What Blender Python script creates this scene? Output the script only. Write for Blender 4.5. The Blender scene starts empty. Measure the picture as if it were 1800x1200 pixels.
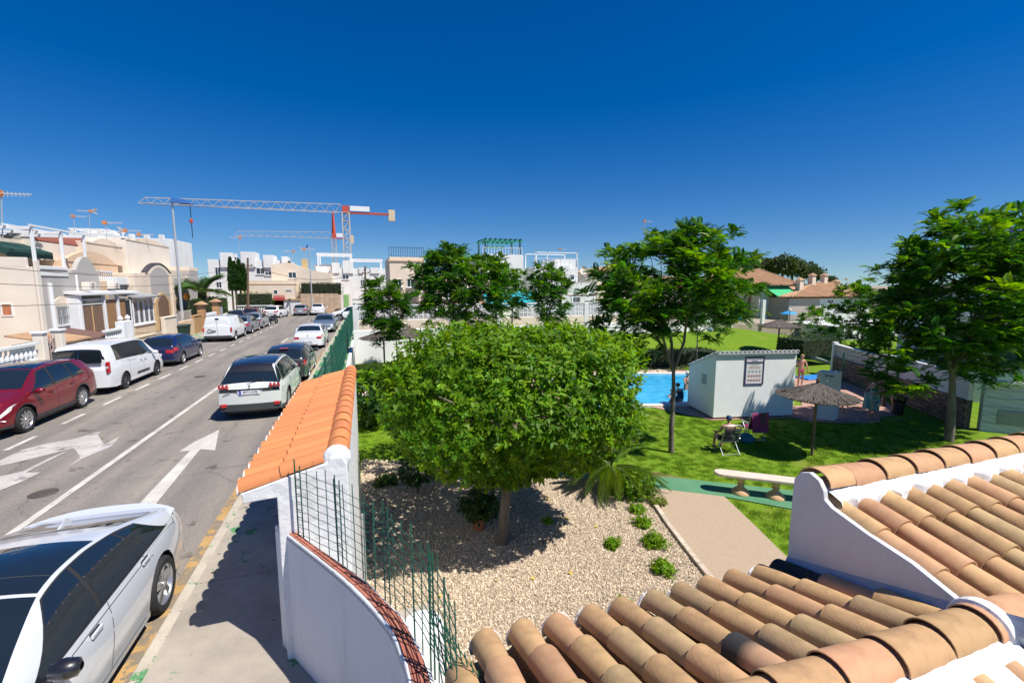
import bpy, bmesh, math, random
import numpy as np
from mathutils import Vector, Matrix, Euler
R = math.radians
rnd = random.Random(7)
sc = bpy.context.scene
col = sc.collection

# ---------------------------------------------------------------- camera
CAMH = 4.0
PITCH = math.atan(100 / 800.0)
YAW = math.atan(260 / (800 / math.cos(PITCH)))
cd = bpy.data.cameras.new('camera')
cd.sensor_width = 36; cd.lens = 16.0; cd.clip_start = 0.05; cd.clip_end = 6000
cam = bpy.data.objects.new('camera', cd); col.objects.link(cam)
cam.location = (0, 0, CAMH)
cam.rotation_euler = (R(90) - PITCH, 0, -YAW)
sc.camera = cam

# ---------------------------------------------------------------- world and sun
SUN_EL, SUN_AZ = R(58), math.atan2(0.68, -0.733)
w = bpy.data.worlds.new('World'); sc.world = w; w.use_nodes = True
nt = w.node_tree; nt.nodes.clear()
sky = nt.nodes.new('ShaderNodeTexSky'); sky.sky_type = 'NISHITA'; sky.sun_disc = False
sky.sun_elevation = SUN_EL; sky.sun_rotation = SUN_AZ
sky.altitude = 0; sky.air_density = 1.0; sky.dust_density = 0.1; sky.ozone_density = 5.0
tcw = nt.nodes.new('ShaderNodeTexCoord'); vm = nt.nodes.new('ShaderNodeVectorMath'); vm.operation = 'MULTIPLY_ADD'
vm.inputs[1].default_value = (1, 1, 0.92); vm.inputs[2].default_value = (0, 0, 0.05)   # hazeless air: the horizon keeps its blue
nrm = nt.nodes.new('ShaderNodeVectorMath'); nrm.operation = 'NORMALIZE'
nt.links.new(tcw.outputs['Generated'], vm.inputs[0]); nt.links.new(vm.outputs[0], nrm.inputs[0]); nt.links.new(nrm.outputs[0], sky.inputs['Vector'])
hs = nt.nodes.new('ShaderNodeHueSaturation'); hs.inputs['Saturation'].default_value = 1.42; hs.inputs['Hue'].default_value = 0.512; hs.inputs['Value'].default_value = 1.0
bg = nt.nodes.new('ShaderNodeBackground'); bg.inputs['Strength'].default_value = 0.072
wo = nt.nodes.new('ShaderNodeOutputWorld')
nt.links.new(sky.outputs[0], hs.inputs['Color']); nt.links.new(hs.outputs[0], bg.inputs['Color']); nt.links.new(bg.outputs[0], wo.inputs[0])
sl = bpy.data.lights.new('sun', 'SUN'); sl.energy = 4.8; sl.angle = R(0.5); sl.color = (1, 0.955, 0.88)
sun = bpy.data.objects.new('sun', sl); col.objects.link(sun)
sd = Vector((-0.68 * math.cos(SUN_EL), 0.733 * math.cos(SUN_EL), -math.sin(SUN_EL)))
sun.rotation_euler = sd.to_track_quat('-Z', 'Y').to_euler()
sc.view_settings.view_transform = 'Standard'; sc.view_settings.look = 'None'
sc.view_settings.exposure = 0.5; sc.view_settings.gamma = 1; sc.view_settings.use_curve_mapping = False
sc.cycles.max_bounces = 6; sc.cycles.transparent_max_bounces = 6

# ---------------------------------------------------------------- surveying helpers: where a sight line meets a real plane
_f = np.array([math.sin(YAW) * math.cos(PITCH), math.cos(YAW) * math.cos(PITCH), -math.sin(PITCH)])
_r = np.array([math.cos(YAW), -math.sin(YAW), 0]); _u = np.cross(_r, _f); _c = np.array([0, 0, CAMH])
def ray(x, y): return _f + _r * (x - 900) / 800 - _u * (y - 600) / 800
def G(x, y, z=0.0):
    d = ray(x, y); return Vector(_c + d * ((z - CAMH) / d[2]))
def AX(x, y, X):
    d = ray(x, y); return Vector(_c + d * (X / d[0]))
def AY(x, y, Y):
    d = ray(x, y); return Vector(_c + d * (Y / d[1]))
GZ = -1.55          # level of the garden

# ---------------------------------------------------------------- materials
MATS = {}
def mat(name, c, rough=0.8, var=0.12, scale=2.5, bump=0.0, bscale=60, metal=0.0, coat=0.0, c2=None, thr=None, objrand=0.0, spec=0.5, transl=0.0, face=False, detail=4, stretch=None):
    if name in MATS: return MATS[name]
    m = bpy.data.materials.new(name); m.use_nodes = True; MATS[name] = m
    n = m.node_tree.nodes; l = m.node_tree.links; b = n['Principled BSDF']
    b.inputs['Roughness'].default_value = rough; b.inputs['Metallic'].default_value = metal
    b.inputs['Coat Weight'].default_value = coat; b.inputs['Coat Roughness'].default_value = 0.04
    b.inputs['Specular IOR Level'].default_value = spec
    tc = n.new('ShaderNodeTexCoord'); vec = tc.outputs['Object']
    if stretch:
        mp = n.new('ShaderNodeMapping'); mp.inputs['Scale'].default_value = stretch; l.new(vec, mp.inputs['Vector']); vec = mp.outputs[0]
    no = n.new('ShaderNodeTexNoise'); no.inputs['Scale'].default_value = scale; no.inputs['Detail'].default_value = detail; no.inputs['Roughness'].default_value = 0.6
    l.new(vec, no.inputs['Vector'])
    rp = n.new('ShaderNodeValToRGB')
    lo = tuple(max(0, x * (1 - var)) for x in c); hi = tuple(min(1, x * (1 + var)) for x in c)
    if c2: hi = c2; lo = c
    if thr: rp.color_ramp.elements[0].position, rp.color_ramp.elements[1].position = thr
    else: rp.color_ramp.elements[0].position, rp.color_ramp.elements[1].position = 0.3, 0.7
    rp.color_ramp.elements[0].color = (*lo, 1); rp.color_ramp.elements[1].color = (*hi, 1)
    l.new(no.outputs[0], rp.inputs[0]); out = rp.outputs[0]
    if objrand or face:
        h = n.new('ShaderNodeHueSaturation')
        if face:
            src = n.new('ShaderNodeAttribute'); src.attribute_name = 'rnd'; so = src.outputs['Fac']
        else:
            src = n.new('ShaderNodeObjectInfo'); so = src.outputs['Random']
        k = objrand or 0.5
        mr = n.new('ShaderNodeMapRange'); mr.inputs['To Min'].default_value = 1 - k; mr.inputs['To Max'].default_value = 1 + k
        l.new(so, mr.inputs['Value']); l.new(mr.outputs[0], h.inputs['Value'])
        m2 = n.new('ShaderNodeMath'); m2.operation = 'MULTIPLY'; m2.inputs[1].default_value = 7.31; l.new(so, m2.inputs[0])
        m3 = n.new('ShaderNodeMath'); m3.operation = 'FRACT'; l.new(m2.outputs[0], m3.inputs[0])
        mr2 = n.new('ShaderNodeMapRange'); mr2.inputs['To Min'].default_value = 0.5 - 0.035 * k; mr2.inputs['To Max'].default_value = 0.5 + 0.035 * k
        l.new(m3.outputs[0], mr2.inputs['Value']); l.new(mr2.outputs[0], h.inputs['Hue'])
        l.new(out, h.inputs['Color']); out = h.outputs[0]
    l.new(out, b.inputs['Base Color'])
    if bump:
        nb = n.new('ShaderNodeTexNoise'); nb.inputs['Scale'].default_value = bscale; nb.inputs['Detail'].default_value = 5
        l.new(vec, nb.inputs['Vector'])
        bp = n.new('ShaderNodeBump'); bp.inputs['Strength'].default_value = bump; bp.inputs['Distance'].default_value = 0.02
        l.new(nb.outputs[0], bp.inputs['Height']); l.new(bp.outputs[0], b.inputs['Normal'])
    if transl:
        tr = n.new('ShaderNodeBsdfTranslucent'); mx = n.new('ShaderNodeMixShader'); mx.inputs[0].default_value = transl
        h2 = n.new('ShaderNodeHueSaturation'); h2.inputs['Saturation'].default_value = 1.1; h2.inputs['Value'].default_value = 1.9
        h2.inputs['Hue'].default_value = 0.485
        l.new(out, h2.inputs['Color']); l.new(h2.outputs[0], tr.inputs[0])
        l.new(b.outputs[0], mx.inputs[1]); l.new(tr.outputs[0], mx.inputs[2]); l.new(mx.outputs[0], n['Material Output'].inputs[0])
    return m

# ---------------------------------------------------------------- mesh builder
class MB:
    def __init__(s): s.v = []; s.f = []; s.r = None
    def add(s, vs, fs):
        o = len(s.v); s.v += [tuple(v) for v in vs]; s.f += [tuple(i + o for i in f) for f in fs]; return s
    def box(s, x0, x1, y0, y1, z0, z1):
        return s.add([(x0,y0,z0),(x1,y0,z0),(x1,y1,z0),(x0,y1,z0),(x0,y0,z1),(x1,y0,z1),(x1,y1,z1),(x0,y1,z1)],
                     [(0,3,2,1),(4,5,6,7),(0,1,5,4),(1,2,6,5),(2,3,7,6),(3,0,4,7)])
    def cbox(s, x0, x1, y0, y1, z0, z1, c=0.02):
        # box with chamfered vertical edges and top
        P = [(x0+c,y0),(x1-c,y0),(x1,y0+c),(x1,y1-c),(x1-c,y1),(x0+c,y1),(x0,y1-c),(x0,y0+c)]
        v = [(x,y,z0) for x,y in P] + [(x,y,z1-c) for x,y in P]
        cx, cy = (x0+x1)/2, (y0+y1)/2
        Q = [(x0+2*c,y0+c),(x1-2*c,y0+c),(x1-c,y0+2*c),(x1-c,y1-2*c),(x1-2*c,y1-c),(x0+2*c,y1-c),(x0+c,y1-2*c),(x0+c,y0+2*c)]
        v += [(x,y,z1) for x,y in Q]
        f = []
        for k in range(8):
            j = (k+1) % 8; f += [(k,j,8+j,8+k),(8+k,8+j,16+j,16+k)]
        f += [tuple(range(7,-1,-1)), tuple(range(16,24))]
        return s.add(v, f)
    def obox(s, c, size, rot=None):
        a, b, d = (x/2 for x in size); M = rot if rot is not None else Matrix.Identity(3); c = Vector(c)
        vs = [c + M @ Vector((x,y,z)) for z in (-d,d) for x,y in ((-a,-b),(a,-b),(a,b),(-a,b))]
        return s.add(vs, [(0,3,2,1),(4,5,6,7),(0,1,5,4),(1,2,6,5),(2,3,7,6),(3,0,4,7)])
    def bar(s, p0, p1, w, h=None):
        # rectangular bar from p0 to p1
        p0 = Vector(p0); p1 = Vector(p1); d = p1 - p0; L = d.length
        M = d.to_track_quat('X', 'Z').to_matrix()
        return s.obox((p0+p1)/2, (L, w, h or w), M)
    def tube(s, pts, r, n=8, cap=True):
        pts = [Vector(p) for p in pts]; m = len(pts)
        rs = r if isinstance(r, (list, tuple)) else [r]*m
        rings = []; up = None
        for i, p in enumerate(pts):
            d = (pts[min(i+1,m-1)] - pts[max(i-1,0)]).normalized()
            if up is None or abs(d.dot(up)) > 0.95: up = Vector((0,0,1)) if abs(d.z) < 0.9 else Vector((1,0,0))
            a = d.cross(up).normalized(); b = a.cross(d).normalized(); up = b
            rings.append([p + (a*math.cos(t) + b*math.sin(t))*rs[i] for t in [2*math.pi*k/n for k in range(n)]])
        vs = [v for rg in rings for v in rg]; fs = []
        for i in range(m-1):
            for k in range(n):
                j = (k+1) % n; fs.append((i*n+k, i*n+j, (i+1)*n+j, (i+1)*n+k))
        if cap: fs += [tuple(range(n-1,-1,-1)), tuple((m-1)*n+k for k in range(n))]
        return s.add(vs, fs)
    def lathe(s, prof, n=16, o=(0,0,0), axis='Z', a0=0.0, a1=2*math.pi):
        full = abs(a1-a0-2*math.pi) < 1e-6; cnt = n if full else n+1
        vs = []
        for r, h in prof:
            for k in range(cnt):
                t = a0 + (a1-a0)*k/n; x, y = r*math.cos(t), r*math.sin(t)
                p = (x,y,h) if axis=='Z' else ((h,x,y) if axis=='X' else (x,h,y))
                vs.append((p[0]+o[0],p[1]+o[1],p[2]+o[2]))
        fs = []
        for i in range(len(prof)-1):
            for k in range(n):
                j = (k+1) % cnt; fs.append((i*cnt+k, i*cnt+j, (i+1)*cnt+j, (i+1)*cnt+k))
        return s.add(vs, fs)
    def prism(s, pts, axis, a, b):
        # closed polygon pts (2d) extruded between a and b along axis
        n = len(pts); mk = {'X': lambda p,h:(h,p[0],p[1]), 'Y': lambda p,h:(p[0],h,p[1]), 'Z': lambda p,h:(p[0],p[1],h)}[axis]
        vs = [mk(p,a) for p in pts] + [mk(p,b) for p in pts]
        fs = [(k,(k+1)%n,n+(k+1)%n,n+k) for k in range(n)] + [tuple(range(n-1,-1,-1)), tuple(range(n,2*n))]
        return s.add(vs, fs)
    def grid(s, P, nu, nv, closed=False):
        # P: list of nu rows of nv points
        vs = [p for row in P for p in row]; fs = []
        for i in range(nu-1):
            for j in range(nv-1): fs.append((i*nv+j, i*nv+j+1, (i+1)*nv+j+1, (i+1)*nv+j))
        return s.add(vs, fs)
    def mesh(s, name, m, smooth=False):
        me = bpy.data.meshes.new(name); me.from_pydata(s.v, [], s.f)
        if m is not None: me.materials.append(m)
        bm = bmesh.new(); bm.from_mesh(me); bmesh.ops.recalc_face_normals(bm, faces=bm.faces); bm.to_mesh(me); bm.free()
        if smooth: sm(me, smooth)
        return me
    def build(s, name, m, parent=None, smooth=False, bevel=0):
        o = bpy.data.objects.new(name, s.mesh(name, m, smooth)); col.objects.link(o)
        if parent is not None: attach(o, parent)
        if bevel:
            bv = o.modifiers.new('b', 'BEVEL'); bv.width = bevel; bv.segments = 2; bv.limit_method = 'ANGLE'
        return o
def sm(me, ang):
    if ang is True: ang = 40
    me.polygons.foreach_set('use_smooth', [True]*len(me.polygons))
    try: me.set_sharp_from_angle(angle=R(ang))
    except Exception: pass
def npmesh(name, V, F, m, rndattr=None, smooth=False):
    # V (n,3), F (m,k) arrays with k=3 or 4
    me = bpy.data.meshes.new(name); V = np.asarray(V, dtype=np.float32); F = np.asarray(F, dtype=np.int32)
    k = F.shape[1]
    me.vertices.add(len(V)); me.vertices.foreach_set('co', V.ravel())
    me.loops.add(F.size); me.loops.foreach_set('vertex_index', F.ravel())
    me.polygons.add(len(F)); me.polygons.foreach_set('loop_start', np.arange(0, F.size, k, dtype=np.int32))
    me.update(calc_edges=True)
    if rndattr is not None:
        a = me.attributes.new('rnd', 'FLOAT', 'FACE'); a.data.foreach_set('value', np.asarray(rndattr, dtype=np.float32))
    if smooth: me.polygons.foreach_set('use_smooth', [True]*len(F))
    me.materials.append(m); return me
WLOC = {}
def attach(o, parent):
    # mesh written in world metres hung under an unrotated Empty keeps its place
    o.parent = parent
    if parent.get('world_mode') == 1: o.location = -parent.location
def thing(name, label, cat, loc=(0,0,0), group=None, world=True):
    o = bpy.data.objects.new(name, None); col.objects.link(o); o.empty_display_size = 0.2
    o.location = loc; o['label'] = label; o['category'] = cat
    if group: o['group'] = group
    if world: o['world_mode'] = 1
    return o
def tag(o, label, cat, group=None, kind=None):
    o['label'] = label; o['category'] = cat
    if group: o['group'] = group
    if kind: o['kind'] = kind
    return o
def struct(o, label=None):
    o['kind'] = 'structure'
    if label: o['label'] = label
    return o
def link(name, me, parent=None, loc=None, kind=None):
    o = bpy.data.objects.new(name, me); col.objects.link(o)
    if parent is not None: attach(o, parent)
    if loc is not None: o.location = loc
    if kind: o['kind'] = kind
    return o
def copy_tree(o, parent=None):
    c = o.copy(); col.objects.link(c); c.parent = parent
    for ch in list(o.children): copy_tree(ch, c)
    return c

# common materials
M = {}
M['white'] = mat('white_plaster', (0.62,0.61,0.585), 0.85, 0.05, 2.2, 0.35, 35, c2=(0.71,0.71,0.69), thr=(0.3,0.5), stretch=(1,1,0.25), detail=8)
M['white2'] = mat('white_paint', (0.70,0.71,0.72), 0.6, 0.03, 2)
M['cream'] = mat('cream_render', (0.72,0.60,0.47), 0.9, 0.07, 0.6, 0.2, 30)
M['pale'] = mat('pale_render', (0.72,0.645,0.555), 0.9, 0.06, 0.6, 0.2, 30)
M['peach'] = mat('peach_render', (0.64,0.455,0.30), 0.9, 0.08, 0.6, 0.2, 30)
M['grey'] = mat('grey_render', (0.42,0.39,0.36), 0.9, 0.05, 0.8, 0.2, 30)
M['ochre'] = mat('ochre_render', (0.52,0.37,0.19), 0.9, 0.1, 1, 0.2, 30)
M['dark'] = mat('dark_plastic', (0.015,0.015,0.017), 0.5, 0.1, 3)
M['black'] = mat('black_metal', (0.02,0.02,0.022), 0.35, 0.1, 3)
M['glass'] = mat('window_glass', (0.03,0.045,0.06), 0.06, 0.2, 0.4, spec=0.8)
M['paleglass'] = mat('pale_glass', (0.14,0.15,0.16), 0.1, 0.3, 0.8, spec=0.7)
M['galv'] = mat('galvanised_steel', (0.5,0.51,0.52), 0.45, 0.08, 6, metal=0.4)
M['greenm'] = mat('green_coated_metal', (0.012,0.10,0.065), 0.4, 0.1, 3)
M['wood'] = mat('weathered_timber', (0.16,0.10,0.065), 0.85, 0.25, 5, 0.3, 40)
M['woodlt'] = mat('light_timber', (0.52,0.33,0.16), 0.8, 0.15, 6)
M['terra'] = mat('terracotta', (0.45,0.17,0.08), 0.8, 0.15, 5)
M['brickorange'] = mat('orange_brick', (0.50,0.27,0.13), 0.9, 0.15, 3, objrand=0.25)
M['stonew'] = mat('pale_stone', (0.55,0.43,0.32), 0.9, 0.15, 4, objrand=0.2)
M['tileold'] = mat('old_clay_tile', (0.32,0.19,0.09), 0.85, 0.2, 7, 0.12, 70, c2=(0.50,0.305,0.145), objrand=0.14, thr=(0.30,0.58), detail=8)
M['tilefar'] = mat('distant_roof_tiles', (0.36,0.21,0.115), 0.9, 0.2, 1.2, c2=(0.52,0.32,0.18), objrand=0.1)
M['tilenew'] = mat('orange_clay_tile', (0.42,0.14,0.055), 0.8, 0.12, 6, 0.12, 60, c2=(0.62,0.225,0.08), thr=(0.3,0.5), detail=8, objrand=0.10)
M['bark'] = mat('pale_bark', (0.17,0.138,0.105), 0.95, 0.35, 7, 0.7, 25, stretch=(1,1,0.35))
M['barkd'] = mat('dark_bark', (0.10,0.075,0.05), 0.95, 0.3, 7, 0.6, 30, stretch=(1,1,0.35))
M['blueplas'] = mat('blue_enamel', (0.02,0.10,0.30), 0.4, 0.1, 3)
M['crane_r'] = mat('red_steel', (0.45,0.07,0.04), 0.6, 0.1, 3)
M['crane_g'] = mat('grey_steel', (0.42,0.41,0.40), 0.6, 0.1, 3)
M['conc'] = mat('concrete', (0.42,0.38,0.33), 0.9, 0.12, 3, 0.3, 40)
# ================================================================ ground, road, pavements
def asphalt():
    m = mat('asphalt', (0.225,0.206,0.186), 0.92, 0.1, 0.35, 0.5, 90)
    n = m.node_tree.nodes; l = m.node_tree.links; b = n['Principled BSDF']
    base = b.inputs['Base Color'].links[0].from_socket
    tc = [x for x in n if x.type == 'TEX_COORD'][0]
    # fine aggregate
    v = n.new('ShaderNodeTexVoronoi'); v.inputs['Scale'].default_value = 55; l.new(tc.outputs['Object'], v.inputs['Vector'])
    rp = n.new('ShaderNodeValToRGB'); rp.color_ramp.elements[0].color = (0.72,0.72,0.72,1); rp.color_ramp.elements[1].color = (1.3,1.27,1.22,1)
    l.new(v.outputs['Color'], rp.inputs[0])
    mx = n.new('ShaderNodeMix'); mx.data_type = 'RGBA'; mx.blend_type = 'MULTIPLY'; mx.inputs[0].default_value = 0.8
    l.new(base, mx.inputs[6]); l.new(rp.outputs[0], mx.inputs[7])
    # long worn streaks along the lanes
    mp = n.new('ShaderNodeMapping'); mp.inputs['Scale'].default_value = (1.6,0.12,1); l.new(tc.outputs['Object'], mp.inputs['Vector'])
    ns = n.new('ShaderNodeTexNoise'); ns.inputs['Scale'].default_value = 1.0; ns.inputs['Detail'].default_value = 6; l.new(mp.outputs[0], ns.inputs['Vector'])
    r2 = n.new('ShaderNodeValToRGB'); r2.color_ramp.elements[0].position = 0.35; r2.color_ramp.elements[1].position = 0.68
    r2.color_ramp.elements[0].color = (0.78,0.78,0.8,1); r2.color_ramp.elements[1].color = (1.18,1.14,1.08,1); l.new(ns.outputs[0], r2.inputs[0])
    m2 = n.new('ShaderNodeMix'); m2.data_type = 'RGBA'; m2.blend_type = 'MULTIPLY'; m2.inputs[0].default_value = 1
    l.new(mx.outputs[2], m2.inputs[6]); l.new(r2.outputs[0], m2.inputs[7])
    # oil and rubber spots
    n3 = n.new('ShaderNodeTexNoise'); n3.inputs['Scale'].default_value = 2.2; n3.inputs['Detail'].default_value = 3; l.new(tc.outputs['Object'], n3.inputs['Vector'])
    r3 = n.new('ShaderNodeValToRGB'); r3.color_ramp.elements[0].position = 0.31; r3.color_ramp.elements[1].position = 0.37
    r3.color_ramp.elements[0].color = (0.4,0.38,0.36,1); r3.color_ramp.elements[1].color = (1,1,1,1); l.new(n3.outputs[0], r3.inputs[0])
    m3 = n.new('ShaderNodeMix'); m3.data_type = 'RGBA'; m3.blend_type = 'MULTIPLY'; m3.inputs[0].default_value = 0.8
    l.new(m2.outputs[2], m3.inputs[6]); l.new(r3.outputs[0], m3.inputs[7])
    # thin cracks
    vc = n.new('ShaderNodeTexVoronoi'); vc.feature = 'DISTANCE_TO_EDGE'; vc.inputs['Scale'].default_value = 0.33
    nw = n.new('ShaderNodeTexNoise'); nw.inputs['Scale'].default_value = 1.3; nw.inputs['Detail'].default_value = 5
    l.new(tc.outputs['Object'], nw.inputs['Vector'])
    ma = n.new('ShaderNodeVectorMath'); ma.operation = 'MULTIPLY_ADD'; ma.inputs[1].default_value = (0.9,0.9,0); 
    l.new(nw.outputs['Color'], ma.inputs[0]); l.new(tc.outputs['Object'], ma.inputs[2]); l.new(ma.outputs[0], vc.inputs['Vector'])
    r4 = n.new('ShaderNodeValToRGB'); r4.color_ramp.elements[0].position = 0.0; r4.color_ramp.elements[1].position = 0.007
    r4.color_ramp.elements[0].color = (0.6,0.6,0.6,1); r4.color_ramp.elements[1].color = (1,1,1,1); l.new(vc.outputs[0], r4.inputs[0])
    m4 = n.new('ShaderNodeMix'); m4.data_type = 'RGBA'; m4.blend_type = 'MULTIPLY'; m4.inputs[0].default_value = 0.7
    l.new(m3.outputs[2], m4.inputs[6]); l.new(r4.outputs[0], m4.inputs[7]); l.new(m4.outputs[2], b.inputs['Base Color'])
    return m
AS = asphalt()
def peeled(name, basec, paintc, thr, scale=1.6):
    m = mat(name, basec, 0.9, 0.22, 1.6, 0.4, 70, detail=9)
    n = m.node_tree.nodes; l = m.node_tree.links; b = n['Principled BSDF']
    base = b.inputs['Base Color'].links[0].from_socket; geo_ = n.new('ShaderNodeNewGeometry')
    a = n.new('ShaderNodeTexNoise'); a.inputs['Scale'].default_value = scale; a.inputs['Detail'].default_value = 9; a.inputs['Roughness'].default_value = 0.72
    l.new(geo_.outputs['Position'], a.inputs['Vector'])
    rp = n.new('ShaderNodeValToRGB'); rp.color_ramp.elements[0].position = thr; rp.color_ramp.elements[1].position = thr + 0.015; l.new(a.outputs[0], rp.inputs[0])
    mx = n.new('ShaderNodeMix'); mx.data_type = 'RGBA'; l.new(rp.outputs[0], mx.inputs[0]); l.new(base, mx.inputs[6]); mx.inputs[7].default_value = (*paintc, 1)
    # dark berry stains
    v = n.new('ShaderNodeTexNoise'); v.inputs['Scale'].default_value = 5.5; v.inputs['Detail'].default_value = 4; l.new(geo_.outputs['Position'], v.inputs['Vector'])
    r2 = n.new('ShaderNodeValToRGB'); r2.color_ramp.elements[0].position = 0.27; r2.color_ramp.elements[1].position = 0.31
    r2.color_ramp.elements[0].color = (0.25,0.24,0.23,1); r2.color_ramp.elements[1].color = (1,1,1,1); l.new(v.outputs[0], r2.inputs[0])
    m2 = n.new('ShaderNodeMix'); m2.data_type = 'RGBA'; m2.blend_type = 'MULTIPLY'; m2.inputs[0].default_value = 1
    l.new(mx.outputs[2], m2.inputs[6]); l.new(r2.outputs[0], m2.inputs[7]); l.new(m2.outputs[2], b.inputs['Base Color'])
    return m
GREENP = (0.085,0.24,0.10)
struct(MB().add([(-2500,-2500,-3.2),(2500,-2500,-3.2),(2500,2500,-3.2),(-2500,2500,-3.2)],[(0,1,2,3)]).build('ground', mat('dry_earth',(0.30,0.24,0.17),0.95,0.2,0.02)))
# street-level land as one slab (left of the garden and beyond it)
landm = mat('dusty_ground', (0.34,0.28,0.21), 0.95, 0.15, 0.3, 0.2, 20)
lb = MB(); lb.box(-160,-13.0,-10,160,-3,0.05); lb.box(-13.0,-0.95,68,160,-3,0.02); lb.box(-0.95,44,36.2,160,-3,0.03)
struct(lb.build('land', landm))
rb = MB()
rb.add([(-11.1,-12,0),(-2.37,-12,0),(-2.37,62,0),(-11.1,62,0)],[(0,1,2,3)])
rb.add([(-40,62,0),(-0.95,62,0),(-0.95,69,0),(-40,69,0)],[(0,1,2,3)])
rb.add([(-2.37,-12,0),(-2.37,-12,-1),(-2.37,62,-1),(-2.37,62,0)],[(0,1,2,3)])
struct(rb.build('road', AS))
# right pavement, near stretch bare and worn, far stretch green
pav1 = peeled('worn_pavement', (0.35,0.305,0.25), GREENP, 0.585, 1.7)
pav2 = peeled('green_pavement', (0.40,0.35,0.29), GREENP, 0.47, 0.9)
def slabs(name, m, x0, x1, y0, y1, step, z):
    b = MB(); y = y0
    while y < y1 - 0.01:
        ye = min(y + step, y1); b.box(x0, x1, y, ye - 0.012, z - 0.35, z); y = ye
    b.box(x0, x1, y0, y1, z - 0.35, z - 0.012)
    return struct(b.build(name, m))
slabs('pavement', pav1, -2.23, -0.95, -4, 12.5, 2.1, 0.13)
slabs('pavement', pav1, -0.95, 0.6, -4, 5.2, 2.3, 0.13)
slabs('pavement', pav2, -2.23, -0.95, 12.5, 62, 2.1, 0.13)
# soil under the pavement on the garden side
struct(MB().box(-2.3,-0.94,-12,68,-3,-0.2).build('ground', landm))
slabs('pavement', peeled('left_pavement', (0.36,0.31,0.25), GREENP, 0.52, 1.1), -13.0, -11.22, -4, 62, 2.4, 0.13)
kerbm = peeled('kerb_concrete', (0.42,0.37,0.30), GREENP, 0.56, 2.6)
kme = MB().cbox(0,0.13,0.006,0.994,-0.3,0.135,0.014).mesh('kerb_stone', kerbm)
kp = thing('kerb', 'pale kerb with flaking green paint along the garden-side pavement', 'kerb', (-2.365,0,0), world=False)
for k in range(-2, 62): link('kerb_stone', kme, kp, (0,k,0))
kp2 = thing('kerb', 'concrete kerb along the pavement in front of the houses', 'kerb', (-11.22,0,0), world=False)
for k in range(8, 62): link('kerb_stone', kme, kp2, (0,k,0))
yel = peeled('yellow_gutter_paint', (0.42,0.26,0.10), (0.22,0.18,0.13), 0.50, 3.5)
struct(MB().add([(-2.60,-6,0.004),(-2.367,-6,0.004),(-2.367,30,0.004),(-2.55,30,0.004)],[(0,1,2,3)]).build('gutter_line', yel))
# painted markings
paint = peeled('road_paint', (0.52,0.49,0.44), (0.24,0.225,0.205), 0.62, 2.2)
paintold = peeled('faded_road_paint', (0.45,0.42,0.39), (0.27,0.25,0.235), 0.56, 2.0)
def stripe(x0, x1, y0, y1, m=paint, z=0.004, name='road_marking'):
    return struct(MB().add([(x0,y0,z),(x1,y0,z),(x1,y1,z),(x0,y1,z)],[(0,1,2,3)]).build(name, m))
stripe(-5.66,-5.53,-6,37.5)
for y0, y1 in [(9.6,10.7),(11.8,12.9),(13.93,15.02),(16.15,17.25),(18.35,19.5),(20.6,21.75),(22.75,23.95),(24.95,26.1),(27.1,28.25),(29.3,30.4),(31.5,32.6),(33.7,34.8),(35.9,37.0),(38.1,39.2),(40.3,41.4),(42.5,43.6),(44.7,45.8),(47,48.1),(49.3,50.4)]:
    stripe(-8.52,-8.40,y0,y1)
from mathutils.geometry import tessellate_polygon
def flatpoly(pts3, name, m):
    tr = tessellate_polygon([[Vector((p[0],p[1],0)) for p in pts3]]); me = bpy.data.meshes.new(name)
    fs = []
    for t in tr:
        a,b,c = (Vector(pts3[i][:2]) for i in t)
        fs.append(tuple(t) if (b-a).cross(c-a) > 0 else tuple(reversed(t)))
    me.from_pydata([tuple(p) for p in pts3], [], fs); me.materials.append(m); return me
def poly(pts, m, z=0.008, name='road_arrow'):
    vs = [tuple(G(x,y,z)) for x,y in pts]
    me = flatpoly(vs, name, m)
    return struct(link(name, me))
poly([(385,755),(378,791),(352,789),(282,875),(262,900),(238,893),(262,866),(334,792),(315,793),(340,777)], paint)
def c8(L): return [(x/4.5, 700+y/4.5) for x,y in L]
poly(c8([(-260,720),(0,535),(200,488),(400,440),(575,392),(600,410),(635,470),(525,548),(640,478),(700,455),(885,378),(942,303),(880,335),(825,362),(800,330),(772,285),(800,262),(755,268),(650,300),(560,325),(385,350),(180,405),(60,460),(0,490),(-260,620)]), paintold)
poly(c8([(-200,690),(-60,625),(50,605),(180,575),(400,465),(575,396),(205,585),(325,583),(215,640),(0,728),(-180,800)]), paintold, 0.012)
# manhole covers
for k, (px, py, r_, lab) in enumerate([(76,867,0.22,'round iron manhole cover beside the near white car'),(352,662,0.22,'round iron manhole cover farther up the street')]):
    g_ = G(px,py,0); mh = thing('manhole_cover', lab, 'manhole cover', g_, 'manhole covers in the road', world=False)
    o = MB().lathe([(0.001,0.012),(r_-0.04,0.012),(r_-0.035,0.004),(r_-0.01,0.004),(r_,0.010),(r_,-0.02)],24).build('cover', mat('rusty_iron',(0.085,0.07,0.06),0.7,0.3,9,0.4,30), mh)
    b = MB()
    for q in range(-3,4):
        L = math.sqrt(max(0,(r_-0.06)**2-(q*0.08)**2)); b.box(-L,L,q*0.08-0.012,q*0.08+0.012,0.010,0.018)
    b.build('rib', mat('rusty_iron',(0,0,0)), mh)

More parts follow.
